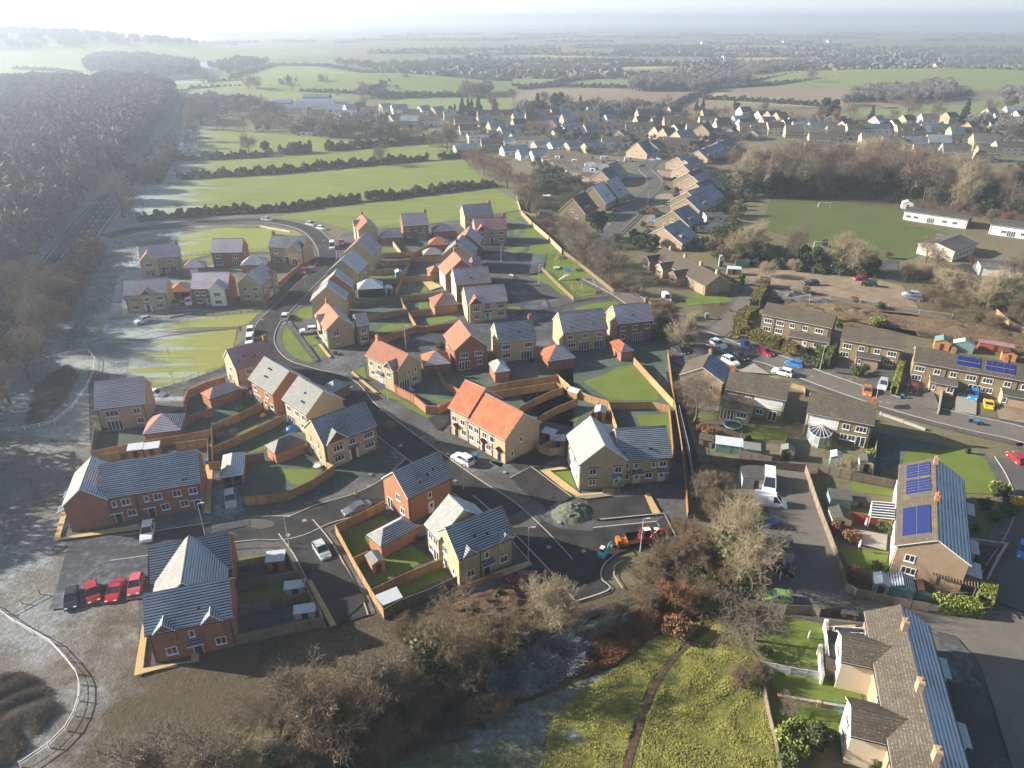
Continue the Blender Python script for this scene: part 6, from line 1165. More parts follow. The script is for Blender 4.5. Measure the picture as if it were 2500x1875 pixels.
village('above the tall tree belt', 'houses above the tree belt', 'R', """60 430 12 8 -4 4.6 38 wD x.3;220 450 16 8 -4 5 36 wD;450 390 9 7 35 3 40 cB;520 460 9 8 -4 5 38 cB;730 455 16 8 -4 5 36 wD;760 350 9 8 35 3.4 40 cF;920 400 8 8 35 3.6 42 wB;1040 470 13 8 -4 5 38 tB g.25 g.75;1250 350 10 9 -4 5 34 wB;1330 460 18 8 -4 5 36 tD;1520 490 8 8 -4 5 36 tD;
1650 455 12 10 45 4.8 40 tB;700 550 12 9 -12 4.8 32 cG;900 600 11 9 -12 4.6 36 sG;1110 600 12 9 -12 4.6 38 tD;1340 580 12 8 -4 4.6 40 sF;1210 680 11 9 -14 4.4 36 sG;1500 690 12 10 -14 5 36 cG;1790 590 12 11 -14 5 36 bG;2040 640 14 9 -10 4.6 32 cB;1850 290 11 9 35 4.6 38 cF;2100 260 14 8 -4 4.6 38 wF;1960 330 9 7 -4 4.8 34 wG;2090 360 12 7 -4 4.6 34 cG;
180 560 11 9 -12 4.6 38 sB;330 540 9 8 -12 4.6 38 tB;1830 690 10 8 -14 4.6 34 sG;620 760 8 7 -12 4.4 36 tB;1240 760 10 7 -4 4.4 30 cG;130 640 9 8 -12 4.6 36 sB""")
village('in the far hamlet', 'far hamlet houses', 'S', """250 240 9 8 40 4 40 wF;330 240 9 7 0 3 34 cB;340 330 12 7 0 3 20 tB;490 285 8 7 0 3 30 tB;400 270 9 7 0 3 34 sB;870 225 20 9 8 4 18 wM barn;1020 190 30 12 8 5 14 wM barn;770 200 14 10 0 5 20 yM barn;1030 160 22 12 0 6 14 yD barn;1150 220 18 8 8 4 18 wM barn;870 300 9 8 0 5 40 sB;730 255 8 7 0 4.5 38 sB;1030 300 12 8 0 4.5 42 sB g.3;
1280 250 8 8 35 4 42 wF;1350 225 9 7 40 3.6 40 wB;1210 275 9 6 0 4.6 20 wG;1240 325 8 8 45 4 42 tF;1340 325 9 9 45 4 42 tF;1555 245 9 8 40 4.4 40 cF;1660 250 12 8 25 4.4 38 wF;1755 280 12 8 0 3.4 38 cB;1850 270 9 8 45 5 40 wF;1955 270 10 8 45 4.4 38 tF;1630 340 9 8 45 4.4 40 tF;1745 345 12 8 -4 4.6 34 tF;1900 335 13 8 -4 3.6 36 wB;1480 325 9 7 10 3.4 38 sB;1440 260 9 7 0 4 38 sB;950 310 8 6 10 3 30 wB;960 410 8 5 0 2.6 10 wG;640 260 9 7 0 4 38 tB;2050 290 9 7 10 4 40 sF""")
village('on the plain', 'far farmhouses', 'X', """925 262 14 12 10 6 25 wG barn;950 262 12 9 10 5 25 wG barn;1490 272 12 9 10 5 30 wB;1840 300 14 9 10 5 35 wB;1050 150 30 12 5 6 20 wG barn;1190 188 30 12 5 6 20 wG barn;840 190 30 12 5 6 20 wG barn;1380 184 26 12 5 6 20 wG barn""")
village('beside the highway', 'roadside farm buildings', 'W', """735 660 14 9 0 4 30 wG;800 655 12 7 0 3 20 wH;1330 585 8 5 0 2.6 20 wG""")

village('in the village infill', 'village infill houses', 'X', """560 545 10 8 20 3.4 40 sB;600 565 10 8 60 2.8 36 tB;720 575 9 8 30 2.8 36 cB;905 560 10 8 20 4.6 38 tB;945 592 9 8 60 2.8 36 bB;1130 580 10 8 0 4.6 38 cB;1210 592 10 8 -8 4.6 36 tB;1290 594 10 8 -10 4.6 36 cG;1390 596 10 8 -10 4.6 36 sB;1000 505 9 8 20 4 40 wB;700 505 10 8 20 4 40 tB;590 505 10 8 0 4.4 40 sB;350 508 10 8 20 4.4 42 sF;1600 580 9 8 20 4.4 38 wB;1760 596 9 8 0 4.4 38 tF;1960 604 10 8 -8 4.6 36 cB;2080 565 10 8 0 4.6 36 wB;2180 566 9 8 0 4.6 36 tG;2185 525 10 8 20 4.6 38 wB;1700 545 9 8 20 4.4 38 sB;1885 532 9 8 20 4.4 38 tB;240 540 9 8 20 4 40 tF;130 545 9 8 20 4 40 wF;30 560 9 8 20 4 38 tB;300 590 8 7 20 3 36 wF;470 600 8 7 60 2.8 36 tB;1100 548 9 7 10 4 38 wD;1040 600 9 8 60 2.8 34 bF""")
# ---------------------------------------------------------------- fences and walls
Fe = fence
for lab, k, pts, kw in (
 ('long timber fence behind the brick terrace gardens with a step in its top', 'D', [(335, 835), (700, 765), (1150, 688)], {}), ('short timber fence between the two shed gardens and the terrace', 'D', [(405, 858), (530, 836)], {}), ('timber fence right of the white topped sheds', 'D', [(905, 778), (1122, 750)], {}),
 ('left fence of the narrow alley behind the long brick terrace', 'D', [(1122, 750), (1128, 905)], {}), ('tall right fence of the narrow alley beside the back gardens', 'D', [(1152, 640), (1155, 890)], {}), ('diagonal fence of the topmost back garden below the orange brick house', 'D', [(1160, 650), (1330, 580), (1497, 503)], {}),
 ('diagonal fence of the middle back garden ending by the tarpaulin', 'D', [(1163, 805), (1400, 700), (1645, 585)], {}), ('fence running from the frosted carport to the slate garage', 'D', [(1370, 862), (1500, 842)], {}), ('short fence from the pair of alleys to the carport', 'D', [(1130, 910), (1205, 905)], {}),
 ('curving timber fence around the lawn with the round table', 'D', [(1370, 1142), (1520, 1130), (1660, 1108), (1830, 1030), (1975, 930), (1925, 905)], {}), ('old dark fence at the left of the lone stone house', 'D', [(365, 640), (335, 830)], dict(mat='fence_grey')),
 ('timber fence above the road beside the reversing dark saloon car', 'G', [(188, 640), (260, 605), (400, 540), (520, 478)], {}), ('long sunlit timber fence running down to the lowest corner', 'G', [(188, 640), (300, 850), (430, 1075), (515, 1212)], {}), ('short fence behind the orange shed', 'G', [(312, 862), (410, 815)], {}),
 ('timber fence dividing the two long lawns beside the stone house', 'G', [(435, 1075), (660, 968), (905, 868)], {}), ('shaded fence along the lower edge of the last lawn', 'G', [(515, 1212), (620, 1150), (820, 1075), (1008, 990)], dict(mat='fence_grey')), ('short timber gate panel between garage and stone house', 'G', [(735, 665), (795, 640)], {}),
 ('lowest garden fence behind the dark brick block', 'H', [(1410, 862), (1680, 805), (1937, 750)], dict(mat='fence_grey')), ('middle garden fence behind the dark brick block', 'H', [(1405, 692), (1620, 650), (1855, 605)], dict(mat='fence_grey')), ('upper garden fence behind the dark brick block', 'H', [(1410, 548), (1600, 508), (1790, 473)], dict(mat='fence_grey')),
 ('sunlit timber fence of the top garden with the pale roofed shed', 'H', [(1400, 422), (1720, 365), (1780, 465)], {}), ('frosted grey fence closing the three brick block gardens', 'H', [(1790, 475), (1860, 610), (1937, 752)], dict(mat='fence_grey')),
 ('timber fence curving from the brick garage to the terrace', 'E', [(988, 362), (1045, 480), (1190, 560)], {}), ('long fence behind the tall brick house and slate house', 'E', [(1400, 540), (1620, 490), (1850, 455), (2080, 425)], {}), ('pale fence of the narrow wedge garden, upper of its pair', 'E', [(1470, 580), (1750, 535), (2050, 490), (2112, 515)], {}),
 ('posted fence of the wedge garden, lower of its pair', 'E', [(1722, 715), (1860, 640), (2000, 575), (2120, 535)], {}), ('fence ending at the small yellow shed', 'E', [(1890, 805), (2050, 720), (2250, 635)], {}), ('high stepped fence along the big sunny lawn', 'F', [(592, 420), (740, 550), (900, 615), (1050, 660), (1130, 888)], {}),
 ('dark topped fence below the big sunny lawn', 'F', [(1050, 670), (1250, 668), (1440, 665), (1600, 700)], {}), ('bright sunlit fence right of the big lawn', 'F', [(1283, 268), (1450, 450), (1640, 655)], {}), ('very long thin boundary fence of the whole estate, right side', 'F', [(1590, 195), (1645, 640), (1700, 950), (1742, 1250), (1772, 1650)], {}),
 ('short bright fence above the slate terrace gardens', 'F', [(1602, 690), (1622, 900), (1642, 1130)], {}), ('slanted fence beside the orange brown shed', 'F', [(882, 782), (968, 678)], {}), ('curved fence around the bin stores between the terraces', 'F', [(402, 1030), (450, 1065), (520, 1088), (652, 1075)], dict(mat='fence_pale')), ('fence from the bin stores up to the slate terrace', 'F', [(462, 1050), (660, 950)], dict(mat='fence_pale')),
 ('zigzag fence around the turfed corner beside the pale roofed terrace', 'C', [(592, 95), (635, 235), (740, 342), (880, 462), (1000, 580)], dict(mat='fence_pale')), ('curving brown fence between the two garden rows', 'B', [(1290, 540), (1170, 600), (1115, 655), (980, 958)], {}), ('back fence of the first stepped row garden', 'B', [(860, 622), (1170, 602)], {}),
 ('back fence of the second stepped row garden', 'B', [(830, 692), (1115, 676)], {}), ('back fence of the third stepped row garden', 'B', [(742, 772), (985, 752)], {}), ('back fence above the greenhouse', 'B', [(720, 852), (1015, 848)], {}), ('fence right of the frosted lawn behind the pale garage', 'B', [(1138, 655), (1410, 650)], {}),
 ('fence above the patio lawn of the pink roofed house', 'B', [(1022, 835), (1292, 822)], {}), ('fence below the patio lawn of the pink roofed house', 'B', [(1040, 1005), (1250, 985), (1460, 950)], {}), ('long dark fence below the black carport', 'B', [(550, 1062), (800, 1035), (1020, 1010)], dict(mat='fence_grey')), ('sunlit slanting fence behind the salmon garage', 'B', [(1032, 1045), (1165, 1262)], {}),
 ('fence behind the purple roofed wing', 'B', [(735, 1178), (1080, 1120)], {}), ('short fence left of the orange brick garage', 'B', [(1112, 1140), (1300, 1120)], {}), ('white edged fence panel in the garden of the narrow stone house', 'B', [(955, 512), (1030, 605)], dict(mat='fence_pale')),
 ('curved brick wall around the slate roofed corner garden', 'A', [(1590, 790), (1670, 710), (1735, 655), (1812, 590)], dict(kind='brick', mat='brick_orange', name='garden_wall', cat='wall')), ('stepped brick garden wall of the salmon roofed corner house', 'E', [(612, 525), (770, 605), (890, 705), (1000, 706), (1125, 645)], dict(kind='brick', mat='brick_orange', name='garden_wall', cat='wall')),
 ('brown garden wall beside the eastern lane', 'B', [(755, 1392), (950, 1345), (1150, 1276), (1260, 1278), (1400, 1255), (1500, 1240)], dict(kind='brick', mat='brick_orange', name='garden_wall', cat='wall')), ('tall curved brick wall around the garden of the purple roofed garage', 'D', [(1232, 332), (1100, 370), (990, 420), (968, 470), (965, 640)], dict(kind='brick', mat='brick_orange', name='garden_wall', cat='wall')),
 ('plain brick wall under the hipped garage', 'D', [(970, 602), (1150, 545)], dict(kind='brick', mat='brick_orange', name='garden_wall', cat='wall')), ('white topped retaining wall in front of the stone house by the turning head', 'G', [(985, 1075), (1220, 985), (1320, 970)], dict(kind='brick', mat='brick_orange', h=0.9, name='garden_wall', cat='wall')),
 ('pale post and rail fence along the far side of the playground', 'C', [(1015, 592), (1240, 765), (1467, 950)], dict(kind='rail', h=1.3, mat='log_wood', name='rail_fence')), ('pale post and rail fence along the near side of the playground', 'C', [(825, 748), (960, 880), (1107, 1015)], dict(kind='rail', h=1.3, mat='log_wood', name='rail_fence')), ('dark metal railing at the top corner of the playground', 'C', [(828, 742), (870, 612), (1000, 600)], dict(kind='bars', h=1.1, mat='steel', name='railing')),
 ('dark railing along the bottom of the playground', 'C', [(1107, 1018), (1290, 990), (1465, 965)], dict(kind='bars', h=1.1, mat='steel', name='railing')), ('white rail fence winding across the muddy corner', 'H', [(-60, 690), (95, 800), (200, 858), (310, 922), (400, 1020), (462, 1100), (483, 1160), (480, 1260), (452, 1350), (400, 1440), (300, 1540), (130, 1655)], dict(kind='pipe', h=0.9, mat='render_white', top=False, step=3.2, name='rail_fence')),
 ('thin white rail branching off the winding fence', 'H', [(20, 735), (240, 618)], dict(kind='pipe', h=0.9, mat='fence_pale', top=False, step=3, name='rail_fence')), ('pale rail fence curving round the frosted pond', 'A', [(190, 1205), (400, 1150), (535, 1130), (572, 1180), (565, 1250), (525, 1350), (440, 1470), (330, 1562), (150, 1600), (-40, 1620)], dict(kind='pipe', h=0.9, mat='render_white', top=False, step=3.2, name='rail_fence')),
 ('white rail curving inside the far bend of the estate road', 'A', [(1400, 380), (1560, 382), (1740, 415)], dict(kind='rail', h=0.8, mat='render_white', top=False, name='rail_fence')), ('low railing on the green in front of the brick and stone pair', 'A', [(1080, 555), (1260, 540), (1480, 530), (1610, 520)], dict(kind='bars', h=1.0, mat='steel', top=False, name='railing')),
 ('green mesh railing above the frosted verge', 'A', [(660, 985), (900, 955), (1150, 912), (1400, 900), (1580, 885)], dict(kind='bars', h=1.0, mat='steel', top=False, name='railing')), ('green railing along the lower edge of the sunlit green', 'A', [(925, 1360), (1100, 1310), (1330, 1235)], dict(kind='bars', h=1.0, mat='steel', top=False, name='railing')), ('low railing by the far field', 'B', [(820, 398), (1000, 385)], dict(kind='bars', h=1.0, mat='steel', top=False, name='railing')),
 ('railing between the brick house and the farthest house', 'B', [(1280, 360), (1530, 320)], dict(kind='bars', h=1.0, mat='steel', top=False, name='railing')), ('thin steel mesh fence beside the dark footpath', 'F', [(1690, 700), (1780, 1080), (1850, 1500)], dict(kind='bars', h=1.6, mat='galv', name='railing')),
 ('timber ramp rail in front of the gabled slate house', 'F', [(1010, 1455), (1155, 1450), (1150, 1400)], dict(kind='rail', h=1.0, mat='fence_new', name='rail_fence')),
 ('long grey fence along the left of the buff block gardens', 'K', [(905, 205), (985, 440), (1100, 740), (1150, 915), (1212, 950), (1430, 1000), (1650, 1045)], dict(mat='fence_grey')), ('grey fence above the two garden plots of the buff block', 'K', [(915, 195), (1180, 250), (1445, 300)], dict(mat='fence_grey')), ('dark back fence above the van yard', 'K', [(265, 145), (480, 170), (720, 190), (900, 205)], dict(mat='fence_grey')),
 ('fence beside the frosted green', 'K', [(1335, 0), (1325, 120), (1305, 250)], dict(mat='fence_grey')), ('grey garden fence between the trampoline and the frosted lawn', 'K', [(520, 0), (515, 120), (700, 160)], dict(mat='fence_grey')), ('grey fence right of the frosted lawn', 'K', [(800, 0), (760, 130)], dict(mat='fence_grey')), ('rust red fence panels beside the summer house', 'K', [(1172, 490), (1340, 530)], dict(mat='fence_red')),
 ('pale lattice fence by the glass lean to', 'K', [(1340, 530), (1425, 550)], dict(mat='fence_pale')), ('brown wall along the front gardens of the buff block', 'K', [(1835, 640), (2110, 680), (2060, 760), (1960, 960)], dict(kind='brick', mat='old_brick', h=1.0, name='garden_wall', cat='wall')),
 ('pale concrete panel fence between the top two lawns, lower right', 'L', [(440, 592), (640, 635), (862, 672)], dict(mat='galv', h=1.2)), ('low stone wall across the lower right lawns', 'L', [(560, 822), (830, 868), (1120, 918)], dict(kind='brick', mat='old_brick', h=0.7, name='garden_wall', cat='wall')), ('brown fence between the meadow and the lower right gardens', 'L', [(405, 560), (440, 640), (500, 940), (548, 1130), (580, 1320), (600, 1500)], dict(mat='fence_grey', h=1.3)),
 ('white painted garden wall left of the glass roof', 'L', [(880, 320), (895, 455)], dict(kind='brick', mat='render_white', h=1.6, name='garden_wall', cat='wall')), ('white painted wall beside the black sheeted roof', 'L', [(840, 490), (858, 690)], dict(kind='brick', mat='render_white', h=1.6, name='garden_wall', cat='wall')), ('dark fence above the top lawn, lower right', 'L', [(610, 215), (780, 220), (840, 240), (980, 225)], dict(mat='fence_grey', h=1.6)),
 ('low front wall of the tan terrace', 'J', [(1330, 1120), (1290, 1340)], dict(kind='brick', mat='old_brick', h=1.1, name='garden_wall', cat='wall')), ('pale hedge height wall beside the white estate car', 'I', [(1235, 960), (1345, 985)], dict(mat='fence_pale', h=1.2)), ('fence right of the white half of the painted house', 'I', [(1470, 1040), (1610, 1080), (1620, 1130)], dict(mat='fence_pale', h=1.2)),
 ('white topped wall beside the frosted green', 'J', [(670, 1360), (900, 1440), (1150, 1530)], dict(kind='brick', mat='kerb', h=0.5, name='garden_wall', cat='wall')), ('post and wire fence along the concrete pad', 'M', [(760, 940), (900, 920), (1100, 950), (1290, 985), (1500, 1020), (1720, 1050)], dict(kind='bars', h=1.5, mat='galv', top=False, step=6, name='wire_fence')),
 ('wooden fence at the far right above the rubble', 'M', [(2030, 980), (2120, 1060), (2230, 1110)], dict(mat='fence_pale')), ('pale fence beyond the bungalow gardens', 'Q', [(1050, 860), (1250, 855), (1430, 860)], dict(mat='fence_pale')), ('fence around the frosted gardens left of the lower street', 'N', [(540, 830), (660, 870), (840, 880)], dict(mat='fence_grey'))):
    Fe(lab, k, pts, **kw)
# ---------------------------------------------------------------- vehicles
for a in (
 ('silver saloon driving round the far bend by the hedge', 'A', 1602, 332, 40, 4, 'saloon', 'silver', 'car'), ('silver car parked left of the white one by the brown verge', 'A', 1866, 362, 40, 8, 'suv', 'silver'), ('white hatchback parked beside the brown verge', 'A', 1930, 384, 40, 5, 'hatch', 'white'), ('tall white van parked on the far bend', 'A', 1993, 497, 0, 30, 'van', 'white', 'parked_van', 'van'),
 ('red pickup parked behind the tall white van', 'A', 2050, 475, -8, 30, 'suv', 'red'), ('red hatchback parked half on the footway', 'A', 1823, 645, -6, 30, 'hatch', 'red'), ('white car driving up the estate road past the verge', 'A', 1712, 915, 10, -30, 'suv', 'white', 'car'), ('white van in front of the truck bed, beside the green', 'A', 1502, 1008, -5, 30, 'suv', 'white', 'parked_van', 'van'), ('white van half hidden by the purple chimneyed roof', 'A', 1497, 1060, -4, 30, 'suv', 'white', 'parked_van', 'van'),
 ('white car with a black roof line on the drive beside the corner house', 'A', 1852, 1000, -40, 4, 'suv', 'white'), ('white estate car on the frosted verge', 'A', 856, 940, -40, 12, 'suv', 'white'), ('dark grey car under the left bay of the double carport', 'A', 1055, 835, -4, 30, 'hatch', 'grey'), ('white car under the right bay of the double carport', 'A', 1130, 828, 4, 30, 'hatch', 'white'), ('white car nose showing behind the lone stone house', 'A', 935, 1378, 40, 4, 'hatch', 'white'),
 ('black hatchback, leftmost of the four parked on the muddy edge', 'H', 430, 640, -6, 40, 'hatch', 'black'), ('bright red hatchback, second of the four on the muddy edge', 'H', 555, 605, 8, 40, 'hatch', 'red'), ('low red coupe with a dark roof among the four on the muddy edge', 'H', 690, 590, -18, 40, 'coupe', 'red'), ('frosty pink red hatchback nearest the dark brick block', 'H', 813, 558, -10, 40, 'hatch', 'pink'),
 ('white car parked before the long brick terrace', 'H', 886, 242, -8, 40, 'suv', 'white'), ('silver hatchback parked on the bend below the lamp', 'H', 1930, 350, 24, 36, 'hatch', 'silver'), ('frosted grey car on the carport drive', 'H', 1383, 48, 4, 40, 'suv', 'frost'), ('dark saloon reversing beside the person in yellow', 'G', 335, 525, -50, 18, 'saloon', 'grey'),
 ('white car driving past the orange roofed terrace', 'E', 1215, 1182, -34, -18, 'suv', 'white', 'car'), ('dark red convertible on the drive in shade', 'G', 1462, 990, 36, -8, 'coupe', 'darkred'), ('white van outside the stone cottages', 'I', 120, 125, 26, 30, 'van', 'white', 'parked_van', 'van', .85), ('white car heading right on the older estate road', 'I', 680, 622, 40, 20, 'suv', 'white', 'car'),
 ('dark blue car beside the tall hedge', 'I', 978, 622, 40, 26, 'hatch', 'navy'), ('red hatchback parked below the tall hedge', 'I', 1190, 706, 40, 18, 'hatch', 'red'), ('black car with items on its trailer in the middle of the road', 'I', 905, 745, 40, 20, 'saloon', 'black'), ('white car with a glass sunroof on the paved drive', 'I', 812, 805, 40, 22, 'suv', 'white'), ('bright blue hatchback on the older estate road', 'I', 1500, 828, -40, -10, 'hatch', 'blue'),
 ('white estate car parked behind the painted house', 'I', 1372, 922, -40, -10, 'suv', 'white'), ('dark car under the bare tree', 'I', 285, 685, 30, 20, 'hatch', 'black'), ('silver pickup on the concrete pad, upper of two', 'J', 990, 85, -40, -4, 'suv', 'silver'), ('dark grey pickup on the concrete pad, lower of two', 'J', 1020, 120, -40, -6, 'suv', 'grey'), ('orange hatchback with a white roof', 'J', 520, 1125, 2, 40, 'hatch', 'orange'),
 ('silver white car on the drive by the lime hedge', 'J', 688, 1058, -10, 40, 'suv', 'silver'), ('dark red hatchback in front of the tan terrace', 'J', 1022, 1105, 2, 40, 'hatch', 'darkred'), ('car under a blue cover', 'J', 1665, 1165, -8, 40, 'suv', 'blue'), ('yellow sports coupe on the drive', 'J', 1832, 1255, -6, -40, 'coupe', 'yellow'), ('white box truck in the yard beside the willow', 'K', 680, 325, 0, 30, 'van', 'white', 'parked_truck', 'truck', 1.1),
 ('white van with a ladder rack beside the willow', 'K', 690, 432, 40, 6, 'van', 'white', 'parked_van', 'van', .95), ('black van parked in the yard', 'K', 725, 825, 40, 10, 'van', 'black', 'parked_van', 'van', .9), ('bright green hatchback at the foot of the yard', 'K', 730, 1000, -40, -4, 'hatch', 'green'), ('red car at the right edge on the older road', 'K', 2170, 165, -30, -26, 'hatch', 'red'), ('blue car cut off by the right edge', 'K', 2212, 720, -4, 36, 'hatch', 'blue'),
 ('dark blue car between the willow and the yard', 'K', 678, 580, -30, 10, 'hatch', 'navy'), ('black car alone on the concrete pad', 'M', 775, 806, -40, 0, 'suv', 'black'), ('red car parked at the top of the concrete pad', 'M', 1108, 772, -40, 0, 'hatch', 'red'), ('black car beside the red one on the pad', 'M', 1165, 812, -40, -4, 'suv', 'black')):
    car(*a[:8], **dict(zip(('name', 'cat', 'sc_'), a[8:])))
for a in (('red car on the bend drive', 1715, 562, -30, 2, 'hatch', 'red'), ('dark car on the drive beside the clipped dark hedge', 1757, 715, 30, 2, 'hatch', 'black'), ('blue car beside the first chalet', 1586, 912, 20, 8, 'hatch', 'blue'), ('dark car above the blue one', 1616, 876, 30, 0, 'hatch', 'black'), ('silver blue car on the frosted drive', 1360, 758, 30, -8, 'saloon', 'frost'), ('dark red car on the frosted street', 1284, 834, 30, 0, 'hatch', 'darkred'),
          ('dark car on the road at the frosted street', 1467, 846, -8, 20, 'hatch', 'black'), ('white car by the low bushes', 1692, 782, 30, 2, 'hatch', 'white'), ('white car left of the white van on the green', 1308, 460, 30, 0, 'hatch', 'white'), ('white van on the green at the bend', 1377, 447, 30, 0, 'van', 'white'), ('white van before the white houses', 1193, 440, 30, 0, 'van', 'white'), ('grey car driving into the bend', 1470, 490, -30, 0, 'hatch', 'grey'),
          ('silver car, left of two outside the tan chalet', 1560, 440, 30, 2, 'hatch', 'silver'), ('silver car, right of two outside the tan chalet', 1605, 434, 30, 4, 'hatch', 'frost'), ('white car by the long hedge', 1715, 395, 30, -4, 'hatch', 'white'), ('red car far up the street', 2150, 300, 20, -6, 'hatch', 'red'), ('dark car beside the red bush', 1705, 475, 6, 20, 'hatch', 'grey'), ('grey car left on the frosted driveway', 1385, 722, 30, 0, 'hatch', 'grey')):
    car(a[0], 'N', a[1], a[2], a[3], a[4], a[5], a[6], far=True, cat='van' if a[5] == 'van' else 'car', name='parked_van' if a[5] == 'van' else 'parked_car')
for a in (('white lorry on the hazy highway', 'W', 778, 404, 6, -20, 'van', 'white'), ('dark car on the hazy highway', 'W', 600, 695, 14, -20, 'hatch', 'grey'), ('white car at the highway edge', 'W', 795, 530, 4, -20, 'hatch', 'white')): car(*a, far=True, name='car')
# ---------------------------------------------------------------- street furniture
def lamp(label, k, x, y, h=6.0, ang=0):
    r = empty('street_lamp', P(k, x, y), rad(ang), label, 'street lamp'); b = MB(); b.tube((0, 0, 0), (0, 0, h), .07, 'galv', 8, .045); b.tube((0, 0, 0), (0, 0, 1.0), .1, 'galv', 8); b.build('column', r)
    b = MB(); b.tube((0, 0, h-.03), (.5, 0, h+.06), .035, 'galv', 6); b.box(.4, 1.0, -.11, .11, h+.02, h+.12, 'galv'); b.build('lantern', r)
for a in (('street lamp on the footway opposite the stone terrace end', 'E', 1222, 1470), ('street lamp beside the turning head drive', 'G', 1492, 880), ('street lamp on the junction green above the silver hatchback', 'H', 1738, 345), ('street lamp between the slate house and the road', 'B', 180, 1010), ('street lamp by the blue hatchback', 'I', 1775, 900), ('street lamp beside the orange car', 'J', 590, 1290), ('street lamp at the playground corner', 'C', 795, 900),
          ('street lamp beside the gravel court', 'C', 455, 705), ('street lamp on the stepped row verge', 'E', 545, 650), ('street lamp at the frosted street kerb', 'N', 1520, 790), ('street lamp on the inside of the upper bend', 'N', 1505, 640), ('street lamp beside the excavator', 'T', 655, 990), ('street lamp before the long brick terrace', 'H', 1232, 262), ('street lamp by the eastern lane', 'E', 705, 200)): lamp(*a)
def bin_(label, k, x, y, lid='paint_blue', body='black_plastic', ang=0, s=1.0):
    r = empty('wheelie_bin', P(k, x, y), rad(ang), label, 'bin'); r.scale = (s,)*3; b = MB(); b.slab([(-.27, -.3, 1.0), (.27, -.3, 1.0), (.27, .3, 1.0), (-.27, .3, 1.0)], .97, body); b.build('body', r); b = MB(); b.slab([(-.31, -.36, 1.03), (.31, -.36, 1.03), (.31, .34, 1.12), (-.31, .34, 1.12)], .06, lid); b.build('lid', r)
    for q in (-.22, .22): b = MB(); b.tube((q-.03, .33, .12), (q+.03, .33, .12), .12, 'tyre', 10); b.build('wheel', r)
for i, a in enumerate((('D', 545, 1300), ('D', 520, 1305), ('D', 570, 1290), ('G', 765, 745), ('G', 785, 740), ('H', 1465, 475), ('H', 1490, 470), ('J', 1625, 1470), ('J', 1700, 1495), ('J', 888, 1215), ('D', 1130, 925), ('E', 1330, 1185))):
    bin_('blue lidded wheelie bin, ' + ('left of the trio before the brick terrace', 'nearest the door of the brick terrace', 'right of the trio before the brick terrace', 'left of two beside the long garage', 'right of two beside the long garage', 'left of two in the top garden', 'right of two in the top garden', 'left on the grass corner', 'right on the grass corner', 'by the dark red hatchback', 'alone at the alley mouth', 'purple one on the verge')[i].replace('purple one', 'alone'), *a, ang=i*37)
bin_('green recycling crate bin at the road corner near the cottages', 'I', 550, 350, 'shed_green', 'shed_green', s=1.5); bin_('dark litter bin on the path of the frosted green', 'K', 1872, 140, 'black_plastic')
def person(label, k, x, y, ang, jacket, s=1.0):
    r = empty('person', P(k, x, y), rad(ang), label, 'person'); r.scale = (s,)*3
    J = [(0, 0, .95), (0, 0, 1.15), (0, 0, 1.4), (0, 0, 1.52), (0, .02, 1.68), (-.19, 0, 1.4), (-.24, .03, 1.12), (-.22, .12, .88), (.19, 0, 1.4), (.25, -.02, 1.12), (.24, .06, .87), (-.1, 0, .9), (-.11, .06, .5), (-.11, -.04, .06), (-.11, .12, .03), (.1, 0, .9), (.12, -.04, .5), (.13, -.14, .06), (.13, .02, .03)]
    R_ = [.15, .14, .16, .06, .105, .065, .05, .035, .065, .05, .035, .09, .06, .045, .04, .09, .06, .045, .04]; E_ = [(0, 1), (1, 2), (2, 3), (3, 4), (2, 5), (5, 6), (6, 7), (2, 8), (8, 9), (9, 10), (0, 11), (11, 12), (12, 13), (13, 14), (0, 15), (15, 16), (16, 17), (17, 18)]
    def sk(name, idx, mat, k=1.0):
        mp = {v: i for i, v in enumerate(idx)}; me = bpy.data.meshes.new(name); me.from_pydata([J[i] for i in idx], [(mp[a], mp[b]) for a, b in E_ if a in mp and b in mp], []); me.materials.append(MATS[mat]); o = link(name, me, r)
        m = o.modifiers.new('skin', 'SKIN'); lay = me.skin_vertices[0] if me.skin_vertices else None
        if lay is None:
            bm = bmesh.new(); bm.from_mesh(me); bm.verts.layers.skin.verify(); bm.to_mesh(me); bm.free(); lay = me.skin_vertices[0]
        for q, i in enumerate(idx): lay.data[q].radius = (R_[i]*k, R_[i]*k*.8); lay.data[q].use_root = (q == 0)
        o.modifiers.new('sub', 'SUBSURF').levels = 2; return o
    sk('body', list(range(19)), 'skin'); sk('jacket', [1, 0, 2, 5, 6, 8, 9], jacket, 1.18); sk('trousers', [0, 11, 12, 13, 15, 16, 17], 'trousers', 1.15)
    b = MB()
    for i in range(8):
        for j in range(3):
            t0, t1 = i*math.pi/4, (i+1)*math.pi/4; p0, p1 = j*.5, (j+1)*.5; f_ = lambda t, p: (.115*math.cos(t)*math.cos(p), .02+.125*math.sin(t)*math.cos(p), 1.70+.125*math.sin(p)); b.poly([f_(t0, p0), f_(t1, p0), f_(t1, p1), f_(t0, p1)], 'hair')
    b.build('hair', r)
import bmesh
person('person in a bright yellow high visibility jacket walking beside the dark saloon', 'G', 335, 467, 200, 'hivis'); person('person in dark clothes standing at the back of the white van', 'A', 1446, 1008, 30, 'trousers')
